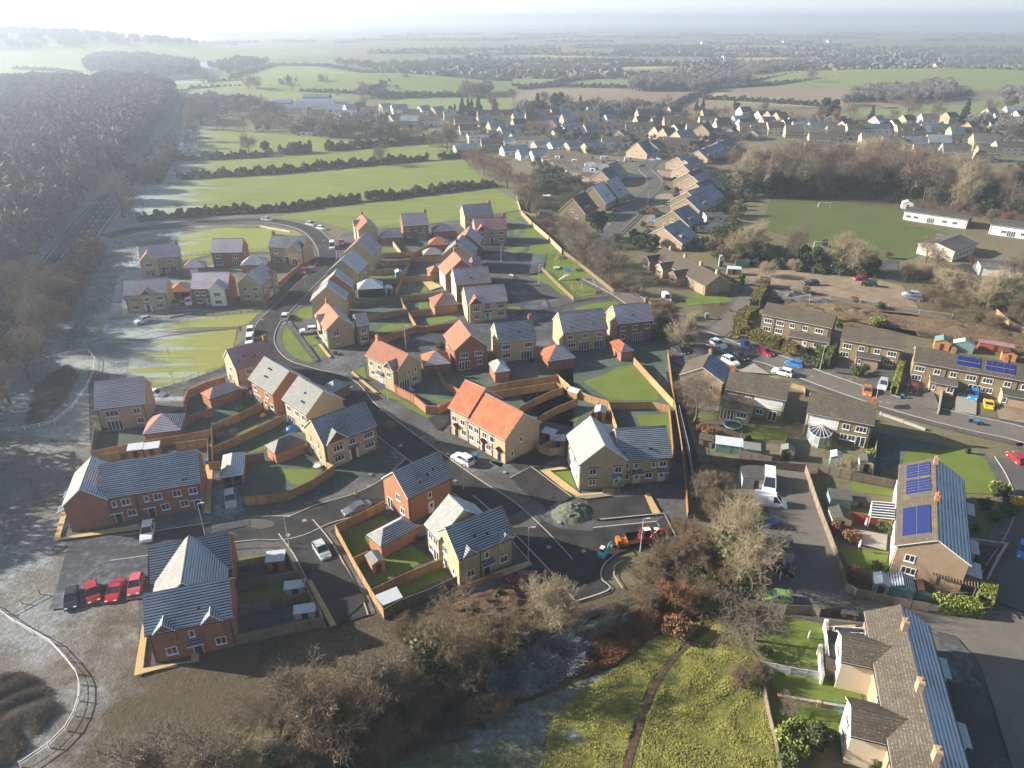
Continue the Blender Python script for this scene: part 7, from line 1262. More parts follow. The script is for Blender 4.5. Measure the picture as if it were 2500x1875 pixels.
# ---------------------------------------------------------------- machines on the new road
def tracks(r, L, w, h, y):
    for s in (-1, 1):
        b = MB(); b.tube((-L/2, s*y-w/2, h), (-L/2, s*y+w/2, h), h, 'black_plastic', 10); b.tube((L/2, s*y-w/2, h), (L/2, s*y+w/2, h), h, 'black_plastic', 10); b.box(-L/2, L/2, s*y-w/2+.01, s*y+w/2-.01, .03, 2*h-.02, 'black_plastic'); b.build('track', r)
def digger(label, k, x, y, ang, col, s=1.0):
    r = empty('excavator', P(k, x, y), rad(ang), label, 'excavator'); r.scale = (s,)*3; tracks(r, 2.4, .45, .38, .85)
    b = MB(); b.box(-1.3, 1.0, -.95, .95, .8, 1.35, col); b.box(-1.35, -.3, -.95, .95, 1.35, 1.85, col); b.build('body', r)
    b = MB(); b.box(-.2, .95, .05, .93, 1.36, 2.65, 'black_plastic'); b.box(-.25, 1.0, 0, .98, 2.65, 2.74, 'render_white'); c_ = b.build('cab', r); b = MB(); b.box(.955, .97, .12, .86, 1.5, 2.5, 'glass'); b.box(-.1, .85, .935, .95, 1.5, 2.5, 'glass'); b.build('windows', c_)
    b = MB(); b.tube((.8, -.4, 1.2), (2.2, -.4, 2.9), .16, col, 6); b.tube((2.2, -.4, 2.9), (3.9, -.4, 2.3), .14, col, 6); b.build('boom', r); b = MB(); b.tube((3.9, -.4, 2.4), (4.3, -.4, .9), .11, col, 6); b.build('arm', r); b = MB(); b.box(3.95, 4.6, -.75, -.05, .25, .9, 'steel'); b.build('bucket', r)
digger('red excavator with a dark cab and folded boom on the new tarmac', 'T', 700, 900, 10, 'paint_red', .8); digger('small teal mini digger near the curved kerb', 'T', 290, 1050, 60, 'shed_teal' if False else 'paint_teal', .6)
digger('red and white excavator behind the first one', 'T', 820, 840, 175, 'paint_red', .6)
r = empty('dumper', P('T', 520, 930), rad(8), 'orange site dumper with its skip facing right', 'dumper'); r.scale = (.85,)*3; b = MB(); b.box(-1.9, .1, -.8, .8, .6, 1.2, 'paint_orange'); b.box(-1.9, -1.2, -.75, .75, 1.2, 1.7, 'paint_orange'); b.build('body', r)
b = MB()
for q in ([(0, -1, 1.0), (2.2, -1, 1.2), (2.5, -1.1, 2.0), (-.2, -1.1, 1.9)], [(2.2, 1, 1.2), (0, 1, 1.0), (-.2, 1.1, 1.9), (2.5, 1.1, 2.0)], [(0, 1, 1.0), (0, -1, 1.0), (-.2, -1.1, 1.9), (-.2, 1.1, 1.9)], [(0, -1, 1.0), (0, 1, 1.0), (2.2, 1, 1.2), (2.2, -1, 1.2)], [(2.2, -1, 1.2), (2.2, 1, 1.2), (2.5, 1.1, 2.0), (2.5, -1.1, 2.0)]): b.poly(q, 'paint_orange'); b.poly([(p[0], p[1]*.97, p[2]+.03) for p in q][::-1], 'black_plastic')
b.build('skip', r); b = MB(); b.tube((-.9, -.6, 1.2), (-.9, -.6, 2.5), .04, 'black_plastic'); b.tube((-.9, .6, 1.2), (-.9, .6, 2.5), .04, 'black_plastic'); b.tube((-.9, -.6, 2.5), (-.9, .6, 2.5), .04, 'black_plastic'); b.build('roll_bar', r)
for x_, y_ in ((-1.3, -.95), (-1.3, .95), (1.2, -.95), (1.2, .95)): b = MB(); b.tube((x_, y_-.2, .5), (x_, y_+.2, .5), .5, 'tyre', 14); b.build('wheel', r)
# ---------------------------------------------------------------- playground, garden and school things
def frame_thing(name, label, cat, k, x, y, ang, parts):
    r = empty(name, P(k, x, y), rad(ang), label, cat)
    for nm, fn in parts: b = MB(); fn(b); b.build(nm, r)
    return r
def legs(x, h): return lambda b: (b.tube((x, -1.1, 0), (x, 0, h), .07, 'log_wood'), b.tube((x, 1.1, 0), (x, 0, h), .07, 'log_wood'))
for lab, x, y, a in (('wooden swing frame near the top corner of the playground', 968, 690, 70), ('wooden swing frame near the bottom railing', 1135, 965, 20)):
    frame_thing('swing', lab, 'swing', 'C', x, y, a, [('leg', legs(-1.6, 2.4)), ('leg', legs(1.6, 2.4)), ('crossbar', lambda b: b.tube((-1.7, 0, 2.4), (1.7, 0, 2.4), .07, 'log_wood')), ('seat', lambda b: (b.box(-.9, -.4, -.1, .1, .45, .5, 'rubber_mat'), b.tube((-.88, 0, .5), (-.88, 0, 2.4), .015, 'steel', 4), b.tube((-.42, 0, .5), (-.42, 0, 2.4), .015, 'steel', 4))), ('seat', lambda b: (b.box(.4, .9, -.1, .1, .45, .5, 'rubber_mat'), b.tube((.88, 0, .5), (.88, 0, 2.4), .015, 'steel', 4), b.tube((.42, 0, .5), (.42, 0, 2.4), .015, 'steel', 4)))])
frame_thing('climbing_tower', 'playground tower with a steel slide and blue canopy', 'play tower', 'C', 1050, 855, 30, [('deck', lambda b: (b.box(-.7, .7, -.7, .7, 1.3, 1.4, 'log_wood'), [b.tube((i*.65, j*.65, 0), (i*.65, j*.65, 2.6), .06, 'log_wood') for i in (-1, 1) for j in (-1, 1)])), ('canopy', lambda b: (b.slab([(-.9, -.9, 2.6), (.9, -.9, 2.6), (.9, .9, 3.1), (-.9, .9, 3.1)], .06, 'paint_blue'))), ('slide', lambda b: (b.slab([(-3.2, -.3, .3), (-.7, -.3, 1.4), (-.7, .3, 1.4), (-3.2, .3, .3)], .06, 'galv'), b.box(-3.2, -.7, -.34, -.3, .5, .6, 'galv')))])
frame_thing('see_saw', 'wooden see saw on the playground grass', 'see saw', 'C', 1118, 770, 50, [('beam', lambda b: b.tube((-1.4, 0, .4), (1.4, 0, 1.2), .08, 'log_wood')), ('stand', lambda b: b.box(-.15, .15, -.2, .2, 0, .8, 'steel'))])
frame_thing('play_slide', 'yellow topped slide by the lower playground fence', 'slide', 'C', 1295, 915, -60, [('ladder', lambda b: (b.tube((-.5, -.3, 0), (-.3, -.3, 2), .04, 'paint_yellow'), b.tube((-.5, .3, 0), (-.3, .3, 2), .04, 'paint_yellow'))), ('chute', lambda b: b.slab([(-.3, -.3, 1.9), (2.4, -.3, .3), (2.4, .3, .3), (-.3, .3, 1.9)], .06, 'galv'))])
frame_thing('roundabout', 'low grey roundabout in the playground', 'roundabout', 'C', 955, 755, 0, [('disc', lambda b: b.tube((0, 0, .25), (0, 0, .35), 1.1, 'galv', 16)), ('handle', lambda b: b.tube((0, 0, .35), (0, 0, .9), .05, 'steel'))])
for i, (x, y) in enumerate(((1015, 665), (975, 760), (1170, 860), (1170, 775))):
    o = area('rubber_mat', 'rubber_mat', 'C', [(x+42*math.cos(t), y+17*math.sin(t)) for t in [j*.45 for j in range(14)]], .10)
frame_thing('play_gate', 'orange gate at the foot of the playground', 'gate', 'C', 1335, 990, 8, [('panel', lambda b: b.box(-.9, .9, -.03, .03, .1, 1.1, 'paint_orange'))])
frame_thing('bench', 'wooden bench beside the playground path', 'bench', 'C', 545, 835, -45, [('seat', lambda b: b.box(-.8, .8, -.2, .2, .42, .47, 'log_wood')), ('backrest', lambda b: b.box(-.8, .8, .2, .25, .5, .9, 'log_wood')), ('leg', lambda b: b.box(-.7, -.62, -.18, .2, 0, .42, 'steel')), ('leg', lambda b: b.box(.62, .7, -.18, .2, 0, .42, 'steel'))])
def goal(label, x, y): frame_thing('goal', label, 'goal', 'M', x, y, -8, [('post', lambda b: b.tube((-2.4, 0, 0), (-2.4, 0, 2.2), .06, 'white_plastic')), ('post', lambda b: b.tube((2.4, 0, 0), (2.4, 0, 2.2), .06, 'white_plastic')), ('crossbar', lambda b: b.tube((-2.4, 0, 2.2), (2.4, 0, 2.2), .06, 'white_plastic')), ('net_frame', lambda b: (b.tube((-2.4, 0, 2.2), (-2.4, 1.4, 0), .03, 'white_plastic'), b.tube((2.4, 0, 2.2), (2.4, 1.4, 0), .03, 'white_plastic'), b.tube((-2.4, 1.4, .02), (2.4, 1.4, .02), .03, 'white_plastic')))])
goal('white football goal at the far end of the playing field', 862, 297); goal('white football goal behind the bare trees at the near end', 840, 568)
def tramp(label, k, x, y): frame_thing('trampoline', label, 'trampoline', k, x, y, 0, [('mat', lambda b: b.tube((0, 0, .78), (0, 0, .84), 1.5, 'rubber_mat', 20)), ('rim', lambda b: [b.tube((1.65*math.cos(t), 1.65*math.sin(t), .82), (1.65*math.cos(t+.42), 1.65*math.sin(t+.42), .82), .11, 'door_teal', 5) for t in [i*.4189 for i in range(15)]])]+[('leg', (lambda q: lambda b: b.tube((1.6*math.cos(q), 1.6*math.sin(q), 0), (1.6*math.cos(q), 1.6*math.sin(q), .8), .04, 'steel'))(q)) for q in (.5, 2.1, 3.7, 5.3)])
tramp('green rimmed trampoline behind the painted house', 'I', 830, 1530)
frame_thing('garden_table', 'round white garden table at the edge of the lawn by the timber fence', 'table', 'D', 1865, 955, 0, [('top', lambda b: b.tube((0, 0, .68), (0, 0, .72), .6, 'white_plastic', 18)), ('stand', lambda b: b.tube((0, 0, 0), (0, 0, .68), .05, 'steel'))])
frame_thing('garden_table', 'long white garden table behind the brick house with melting frost', 'table', 'A', 1395, 612, 8, [('top', lambda b: b.box(-.9, .9, -.4, .4, .7, .74, 'white_plastic')), ('leg', lambda b: b.box(-.8, -.74, -.3, .3, 0, .7, 'white_plastic')), ('leg', lambda b: b.box(.74, .8, -.3, .3, 0, .7, 'white_plastic'))])
o = heap('crumpled bright blue tarpaulin over furniture on the patio', 'D', 1700, 690, 1.9, 1.0, 1.1, 'blue_tarp', 20, 'tarpaulin', 9, 'tarpaulin'); o = heap('dark covered furniture beside the blue tarpaulin', 'D', 1615, 650, .9, .6, .8, 'black_plastic', 20, 'furniture_cover', 10, 'cover'); heap('grey covered barbecue on the lawn of the slate house', 'E', 1830, 300, .8, .6, .9, 'black_plastic', 0, 'furniture_cover', 11, 'cover'); heap('dark covered garden set behind the salmon roofed house', 'E', 745, 560, 1.1, .6, .8, 'galv', -30, 'furniture_cover', 12, 'cover')
for i, (x, y) in enumerate(((1640, 660), (1715, 690), (1485, 435))): frame_thing('picnic_table', ('blue grey picnic table on the school lawn', 'red picnic table nearest the school hall', 'red picnic table on the playing field edge')[i], 'picnic table', 'M', x, y-170*(i < 2) if i < 2 else y, -15, [('top', (lambda c: lambda b: b.box(-1, 1, -.35, .35, .7, .76, c))('paint_frost' if i == 0 else 'paint_red')), ('seat', (lambda c: lambda b: b.box(-1, 1, -.8, -.55, .42, .47, c))('paint_frost' if i == 0 else 'paint_red')), ('seat', (lambda c: lambda b: b.box(-1, 1, .55, .8, .42, .47, c))('paint_frost' if i == 0 else 'paint_red'))])
for i, (k, x, y, col) in enumerate((('K', 1252, 600, 'white_plastic'), ('K', 1215, 730, 'render_white'))): frame_thing('parasol', ('closed white parasol beside the patio', 'small closed parasol on the shaded lawn')[i], 'parasol', k, x, y, 0, [('pole', lambda b: b.tube((0, 0, 0), (0, 0, 2.3), .03, 'steel')), ('canopy', lambda b: b.tube((0, 0, 1.0), (0, 0, 2.3), .2, 'white_plastic', 8, .05))])
frame_thing('rotary_dryer', 'green rotary clothes dryer on the lower right lawn', 'clothes dryer', 'L', 960, 980, 20, [('pole', lambda b: b.tube((0, 0, 0), (0, 0, 2.0), .03, 'steel')), ('arm', lambda b: [b.tube((0, 0, 1.4), (1.2*math.cos(t), 1.2*math.sin(t), 2.0), .025, 'door_teal', 4) for t in (0, 1.57, 3.14, 4.71)]), ('line', lambda b: [b.tube((q*math.cos(t), q*math.sin(t), 1.4+q*.5), (q*math.cos(t+1.57), q*math.sin(t+1.57), 1.4+q*.5), .015, 'door_teal', 4) for t in (0, 1.57, 3.14, 4.71) for q in (.5, .8, 1.15)])])
frame_thing('signpost', 'short white post on the top lawn, lower right', 'post', 'L', 755, 440, 0, [('post', lambda b: b.box(-.08, .08, -.08, .08, 0, 1.4, 'white_plastic'))])
for i, (x, y) in enumerate(((1135, 770), (1185, 780))):
    frame_thing('bicycle', ('bicycle leaning on the rear wall, left of two', 'bicycle leaning on the rear wall, right of two')[i], 'bicycle', 'L', x, y, -20, [('wheel', lambda b: [b.tube((-.5+.33*math.cos(t), 0, .33+.33*math.sin(t)), (-.5+.33*math.cos(t+.53), 0, .33+.33*math.sin(t+.53)), .03, 'render_white', 4) for t in [j*.5236 for j in range(12)]]), ('wheel', lambda b: [b.tube((.5+.33*math.cos(t), 0, .33+.33*math.sin(t)), (.5+.33*math.cos(t+.53), 0, .33+.33*math.sin(t+.53)), .03, 'render_white', 4) for t in [j*.5236 for j in range(12)]]), ('frame', lambda b: (b.tube((-.5, 0, .33), (-.15, 0, .85), .025, 'darkpink'), b.tube((-.15, 0, .85), (.4, 0, .8), .025, 'darkpink'), b.tube((0, 0, .35), (.4, 0, .8), .025, 'darkpink'), b.tube((.4, 0, .9), (.5, 0, .33), .025, 'darkpink')))])
frame_thing('pergola', 'weathered slatted pergola at the gable of the buff block', 'pergola', 'U', 1270, 1340, -27, [('beam', lambda b: [b.box(-2.8, 2.8, q-.05, q+.05, 2.2, 2.32, 'fence_grey') for q in (-1.3, 1.3)]), ('slat', lambda b: [b.box(-2.7+i*.36, -2.62+i*.36, -1.7, 1.7, 2.33, 2.42, 'fence_grey') for i in range(16)])]+[('post', (lambda p: lambda b: b.box(p[0]-.06, p[0]+.06, p[1]-.06, p[1]+.06, 0, 2.2, 'fence_grey'))(p)) for p in ((-2.6, -1.3), (2.6, -1.3), (-2.6, 1.3), (2.6, 1.3))])
for a in (('teal painted cabin with a square window in the buff block gardens', 'K', 1090, 455, 3.2, 2.4, 2.2, -10, 'shed_green', 'felt', 'garden_shed', 'shed', 'lean'), ('dark hexagonal roofed summer house', 'K', 1095, 565, 2.8, 2.8, 2.0, -10, 'render_cream', 'felt', 'summer_house', 'summer house'), ('dark covered log store in the buff block gardens', 'K', 1220, 445, 2.6, 1.6, 1.2, -10, 'fence_grey', 'felt', 'log_store', 'shed', 'lean'),
          ('grey shed with a felt roof right of the frosted lawn', 'K', 785, 165, 2.2, 1.8, 2.0, -20, 'fence_grey', 'shed_roof'), ('green grey shed beside the grey fence', 'K', 570, 155, 2.8, 2.0, 2.0, -15, 'shed_green', 'shed_roof', 'garden_shed', 'shed', 'lean'), ('long shed with a frosted white roof above the van yard', 'K', 435, 120, 4.6, 2.4, 1.8, -15, 'shed_green', 'frost_top', 'garden_shed', 'shed', 'lean'), ('pale blue shed in the conservatory garden', 'K', 1075, 200, 1.8, 2.0, 1.9, -20, 'shed_green', 'frost_top'),
          ('cream shed beside the round green bush', 'K', 1255, 230, 2.2, 2.4, 1.9, -20, 'render_cream', 'felt'), ('blue topped shed, left of three by the grey fence', 'U', 450, 1370, 1.8, 2.2, 1.8, -20, 'greenhouse_glass', 'frost_top', 'greenhouse', 'greenhouse'), ('blue grey double shed, middle of three by the grey fence', 'U', 680, 1400, 3.0, 2.6, 1.8, -20, 'shed_green', 'SF'), ('brown roofed low shed, right of three by the grey fence', 'U', 930, 1440, 2.6, 2.0, 1.4, -20, 'shed_green', 'dark_brown'),
          ('octagonal green roofed summer house behind the tan terrace', 'J', 1310, 665, 3.2, 3.2, 2.2, -28, 'shed_wood', 'shed_green', 'summer_house', 'summer house'), ('long pale shed behind the tan terrace', 'J', 1540, 690, 4.2, 2.2, 2.0, -28, 'shed_green', 'frost_top'), ('orange shed behind the solar panels', 'J', 2030, 790, 2.8, 2.4, 2.0, -28, 'shed_wood', 'dark_brown'), ('long rust red roofed shed behind the solar panels', 'J', 1890, 690, 7.0, 1.8, 1.8, -28, 'fence_red', 'RL', 'garden_shed', 'shed', 'lean'),
          ('grey shed behind the top of the rubble pad', 'M', 305, 690, 4.0, 2.4, 2.0, -10, 'shed_green', 'felt', 'garden_shed', 'shed', 'lean'), ('small mint green lookout shed behind the cottages', 'M', 165, 690, 1.5, 1.5, 3.2, -10, 'shed_mint', 'RL'), ('white roofed outbuilding behind the cottages', 'M', 250, 745, 4.0, 2.2, 2.0, -10, 'old_brick', 'frost_top', 'garden_shed', 'shed', 'lean'), ('black flat sheeted lean to at the lower right terrace', 'L', 985, 590, 3.8, 4.0, 2.2, -17, 'render_white', 'black_plastic', 'outbuilding', 'outbuilding', 'lean'),
          ('corrugated lean to below the black sheeted roof', 'L', 985, 700, 4.2, 1.3, 1.9, -17, 'fence_grey', 'felt', 'outbuilding', 'outbuilding', 'lean'), ('flat brown roofed annexe beside the bicycles', 'L', 1190, 690, 2.4, 2.4, 2.4, -17, 'render_cream', 'shed_roof', 'outbuilding', 'outbuilding', 'lean'), ('open timber log frames beside the glass roof', 'L', 1020, 300, 1.8, 1.2, 1.3, -17, 'fence_grey', 'felt', 'log_store', 'shed', 'lean'),
          ('low grey garage with a flat roof, upper of two beside the willow', 'K', 700, 735, 5.0, 4.4, 2.2, -10, 'galv', 'felt', 'garage', 'garage', 'lean'), ('grey walled yard garage behind the white truck', 'K', 590, 320, 4.5, 3.5, 2.2, -8, 'galv', 'felt', 'garage', 'garage', 'lean'), ('white panelled shed in the dark gardens left of the frosted street', 'N', 730, 880, 5.0, 2.6, 2.2, 0, 'shed_green', 'felt', 'garden_shed', 'shed', 'lean'), ('small pale roofed shed in the dark gardens', 'N', 740, 755, 3.0, 2.0, 2.0, 0, 'fence_grey', 'frost_top', 'garden_shed', 'shed', 'lean'),
          ('pale shed among the dark garden shrubs', 'N', 685, 640, 2.2, 2.0, 2.0, 0, 'shed_green', 'frost_top', 'garden_shed', 'shed', 'lean'), ('dark shed beside the brown garden rows', 'K', 300, 90, 2.4, 1.6, 1.6, -20, 'fence_grey', 'felt', 'garden_shed', 'shed', 'lean')): shed(*a)
# ---------------------------------------------------------------- vegetation placed where it grows
WP = lambda k, pts: [P(k, *p) for p in pts]
TD = {'oak': 'spreading bare oak with ivy', 'oak2': 'wide grey bare tree', 'will': 'pale many stemmed bare tree', 'shrub': 'brown twiggy shrub', 'shrubp': 'pale twiggy shrub', 'fan': 'low fan shaped grey tree', 'tall': 'tall brown bare tree', 'tall2': 'tall grey bare tree with ivy', 'mid': 'brown bare tree', 'mid2': 'grey bare tree', 'far': 'bare tree', 'round': 'dense round crowned bare tree',
      'rust': 'rusty brown twiggy tree', 'orange': 'orange twigged tree', 'sap': 'staked sapling', 'ever': 'dark evergreen', 'bush': 'green bush', 'bushl': 'lime green bush', 'bushg': 'yellow flowering bush', 'bushb': 'brown low bush', 'pine': 'dark rounded pine', 'cone': 'dark pointed conifer', 'cyp': 'slim green cypress', 'lcone': 'green conifer'}
def grove(where, group, k, rows, w=1.0):
    it = []
    for r in rows.split(';'):
        q = r.split()
        if q: it.append((float(q[1]), float(q[2]), q[0], float(q[3]), float(q[4]) if len(q) > 4 else w))
    it.sort(); n = {}; tot = {}
    for a in it: tot[a[2]] = tot.get(a[2], 0)+1
    for x, y, kd, H, ww in it:
        i = n.get(kd, 0); n[kd] = i+1
        tree(kd, k, x, y, H, ('%s, %s from left %s' % (TD[kd], ordn(i), where)) if tot[kd] > 1 else '%s %s' % (TD[kd], where), group, ww)
grove('in the brown scrub at the bottom', 'trees and shrubs of the bottom scrub', 'V', """oak 340 690 13 1.1;mid2 100 800 10 .9;mid -150 1040 10;mid2 -330 960 9;oak2 -560 1020 8;shrubp 985 395 7.5 .9;shrub 800 500 5.5 1.3;shrub 680 520 5.5 1.3;shrub 560 620 5 1.3;shrub 220 800 5 1.3;shrub 60 900 5 1.3;shrub -80 860 4.5;shrub 430 760 4 1.4;shrub 300 900 3.5 1.3;shrub 130 1060 4 1.4;shrub -200 900 5 1.2;shrub -420 900 5 1.3;shrub -600 1000 5 1.2;
shrub -300 1120 5 1.2;ever 640 590 3.2 1.3;bush 230 870 3;bush 700 250 1.5;bush 560 330 1.3;bushb 1660 440 2.5;rust 1640 330 7;shrub 1780 300 5 1.4;bush 1800 200 3 1.2;bush 1990 190 3 1.2;shrub 1500 290 3.5 1.4;shrub 1350 350 2.5 1.5;shrub 600 900 3 1.5;shrub 700 870 2.6 1.5;bushl 500 560 2;shrub 200 480 4 1.2""")
tree('oak', 'H', 1830, 1440, 11.5, 'widest bare oak, ivy clad, below the dark brick block', None, 1.15); tree('mid', 'H', 2230, 1330, 9, 'bare tree right of the widest ivy clad oak'); tree('will', 'H', 1650, 1700, 8, 'pale thin tree at the bottom edge, below the widest oak')
tree('mid2', 'H', 985, 1740, 9.5, 'thin bare tree at the bottom edge, left of the oaks'); tree('mid2', 'H', 1400, 1760, 9, 'thin bare tree between the two bottom edge trees')
grove('in the overgrown corner by the turning head', 'trees around the big pale willow', 'T', """will 1500 1180 14 .95;will 1640 1010 11 .85;shrub 1330 520 6.5 1.1;shrub 1370 700 6 .9;shrub 740 1290 5 1.3;shrub 940 1150 5.2 1.2;shrub 1080 1200 5.5 1.3;shrub 1150 900 4.5;shrub 1020 820 3.5;shrubp 1720 1200 6;ever 1600 1260 4.5 1.2;ever 1150 1330 3.5 1.4;ever 900 1180 3;shrub 1450 1330 4 1.4;bush 1560 1360 2.5;shrub 1200 1050 5 1.3;ever 1760 1040 5""")
grove('beside the meadow and lower right gardens', 'trees by the lower right gardens', 'L', """fan 385 450 8.5 1.1;shrub 300 760 3.2 1.2;shrub 420 720 3;bush 460 560 1.6;fan 640 980 3.5;ever 780 1190 4.0;bushl 690 1130 2.6;bushb 1080 1100 2;bushl 640 1190 3;ever 1160 1190 3.2;bush 900 1130 1.6;bushb 1230 1080 1.6;bush 620 1290 2.4;bush 1180 1300 2""")
grove('beside the boundary of the two estates', 'trees along the estate boundary', 'I', """will 320 650 10 1.15;oak2 410 1480 12 .95;oak2 330 1330 9;shrub 60 430 5.5 1.2;shrub 10 330 5;shrub 130 330 5 1.1;shrub 260 1180 4;bushb 500 1560 1.5;shrub 1000 470 2.8;bush 1800 800 2;bush 1660 720 1.6;bush 1750 690 1.8;bush 2160 960 2.4;bush 1440 1490 1;bushl 700 190 .6""")
grove('around the village green playground', 'trees beside the playground', 'C', """round 640 215 11.5;round 1205 715 15;round 1110 560 12;mid 1040 500 11;round 1430 880 14;mid2 1300 800 11;pine 1330 480 11.5 .85;cyp 1085 190 4.5;ever 1760 520 5 1.2;ever 1650 500 4.5;ever 1720 600 4;shrub 1480 960 4.5;shrubp 1530 900 4;mid2 1740 990 6;shrub 1850 640 2.2;shrub 1660 1000 3.5;bushg 1860 900 1.6;shrub 1850 880 1.6;bushb 1290 470 1.6;shrub 900 300 2.6;shrub 700 230 4;
ever 2050 590 2.4;ever 2150 600 2.6;shrub 1500 520 4;bushg 2000 915 1.2;lcone 1990 560 3;shrub 1840 280 1.8 1.5;shrub 1780 255 2 1.5""")
grove('of the round trees at the field corner', 'round bare trees at the field corner', 'N', """mid 175 480 9;mid 260 560 14;mid 350 600 13;mid 440 665 15;mid 590 845 16 .9;mid 130 470 8;mid2 520 700 10;mid2 250 440 8""")
grove('in the dark gardens', 'shrubs of the dark gardens', 'N', """ever 700 700 4;shrub 760 640 4 1.3;shrub 860 700 4 1.3;shrub 930 620 4.5 1.3;ever 880 600 3;shrub 980 700 4 1.2;mid2 900 640 6;ever 670 820 3.5;shrub 830 850 3 1.4;shrub 720 960 3 1.4;shrub 1010 780 3.5;bushb 860 960 2;cyp 925 790 5;ever 1030 660 3;shrub 800 560 4 1.3;shrub 680 560 4 1.3;ever 750 500 3;shrub 640 500 4""")
grove('by the clipped dark hedge and chalet gardens', 'bushes of the chalet gardens', 'N', """ever 1670 690 3.2;ever 1740 700 3;bush 1780 705 2.2;bushb 1560 860 2.6 1.4;bushb 1520 850 2.4 1.3;bush 1640 790 2.2 1.4;bush 1480 960 2.2;ever 1500 1100 5;ever 1560 1130 5.5;ever 1430 1120 4.5;lcone 1870 1120 4;lcone 1930 1140 3.5;ever 2000 1140 3.5 1.4;ever 2090 1090 4.5;shrub 2160 1180 4.5;rust 2180 880 5;bush 2110 850 2;ever 2160 600 3;mid 1760 440 4;bushb 1710 450 3;shrub 2130 940 4""")
grove('along the near side of the playing field', 'trees along the near side of the playing field', 'M', """will 400 640 14;will 300 640 12;oak2 690 640 13;shrub 560 660 6 1.2;shrub 480 640 6;ever 790 690 7;ever 860 560 3;will 950 730 14 1.1;will 1050 720 11;ever 1180 740 6;ever 1120 735 5;shrub 1290 640 3;shrub 1420 790 5.5 1.2;shrubp 1490 780 6;oak2 1530 690 11;mid 1610 720 7;shrubp 1690 860 7 1.2;rust 1850 710 5 .8;shrub 260 680 4;bushb 230 620 3;shrubp 650 720 4;ever 730 640 5;
will 1960 980 13 1.15;will 2080 960 11;shrub 1830 960 5 1.3;shrub 1760 900 4.5 1.2;ever 1900 1080 3.5;shrub 2000 1120 5 1.3;shrub 2140 1060 5;mid2 2190 780 11;mid2 2120 820 9;shrub 1580 900 3;shrub 1640 960 3;shrub 430 850 4;lcone 460 860 3;bushl 1205 1090 2.6;bush 1250 975 1.8;bushb 1060 930 1.6;shrub 740 880 3;shrubp 470 760 5;cyp 300 820 3.6 1.4;shrub 230 1000 1;mid 180 640 5;ever 1770 830 3;ever 2230 900 5;rust 130 600 5""")
rows = []
rs_ = np.random.RandomState(5)
for j, dy in enumerate((0, -34, -66, -98, -128)):
    for i in range(19-2*min(j, 3)):
        x = 300+i*104+j*40+rs_.randint(-25, 25); yb = 222+max(0, x-1250)*.17+dy*(1 if x < 1700 else .8)+rs_.randint(-6, 6); kd = ('tall', 'tall2', 'mid2', 'tall2', 'tall', 'round', 'will', 'ever')[rs_.randint(8)]
        if x < 2300: rows.append('%s %d %d %.1f' % (kd, x, yb, ((13 if x < 450 else 15)+rs_.rand()*8)*(.5 if kd == 'ever' else 1)))
grove('in the belt behind the field', 'tall trees behind the playing field', 'M', ';'.join(rows))
grove('among the tall belt', 'evergreens among the tall belt', 'M', "ever 790 205 5;ever 1260 225 6;ever 1210 235 5;lcone 2060 260 15 1.5;lcone 2150 330 13 1.5;pine 2110 180 14;ever 2220 260 9;ever 780 160 7;shrub 1760 330 6 1.2;shrub 1880 350 6;shrub 1990 395 6;rust 2090 430 7;shrub 2180 440 6;mid2 1600 290 9;bushg 1010 130 1;ever 330 235 4;shrub 340 255 4;bushg 280 250 2.4")
grove('along the top edge of the village', 'trees on the top edge of the village', 'X', """pine 1365 520 19 1.1;cone 1950 530 17;cone 1550 520 11;pine 110 510 15;pine 200 505 16 1.2;cone 290 480 10;rust 530 500 15 .7;cone 797 480 9;cone 822 484 11;pine 852 525 8;pine 966 480 9;ever 1028 530 7;orange 790 535 10 1.2;orange 1225 525 8 1.3;oak2 1700 510 19 1.2;mid 1475 515 14;mid 1840 515 14;mid2 1285 362 18;mid2 1075 500 12;mid 230 470 13;mid 380 490 12;mid 600 510 12;mid 650 520 10;mid 450 500 12;mid 480 495 13;mid 910 510 10;
rust 1330 530 13;rust 1400 540 12;ever 1430 540 7 1.3;mid 1120 520 10;mid 1160 530 9;mid2 2060 500 14;mid2 2120 490 16;pine 2150 470 12 1.3;mid 1640 520 10;mid2 700 500 10;cone 25 500 9;pine 620 545 6;cone 490 500 7;ever 400 560 6;ever 700 600 4;mid 2000 590 9;ever 2050 560 8;mid2 2160 600 12;mid 2120 560 8""")
grove('within the near village rows', 'trees within the village rows', 'P', """cone 60 350 9;cone 165 340 13;cone 290 400 15;cone 380 290 13;rust 570 300 15;cone 600 280 11;cone 1170 350 17 1.2;pine 1440 310 19;cone 1060 330 8;cone 1750 250 11;ever 1480 660 10;ever 1700 690 9;ever 320 600 6;ever 600 640 5;mid 1100 600 9;mid 1250 600 10;mid 1180 560 9;mid 1560 520 7;mid 1060 580 9;ever 850 620 4;mid2 2030 420 9;ever 1350 340 9;mid 900 330 8;mid2 1280 230 15;mid2 850 160 14;mid2 1600 240 12;mid2 1950 250 11;
mid 20 640 8;ever 10 700 8;mid 80 720 7;ever 2100 680 5 1.6;ever 2000 700 4;mid 30 500 9;mid 130 460 7;shrub 2150 880 4 1.4;mid 760 820 4;mid 1320 560 8""")
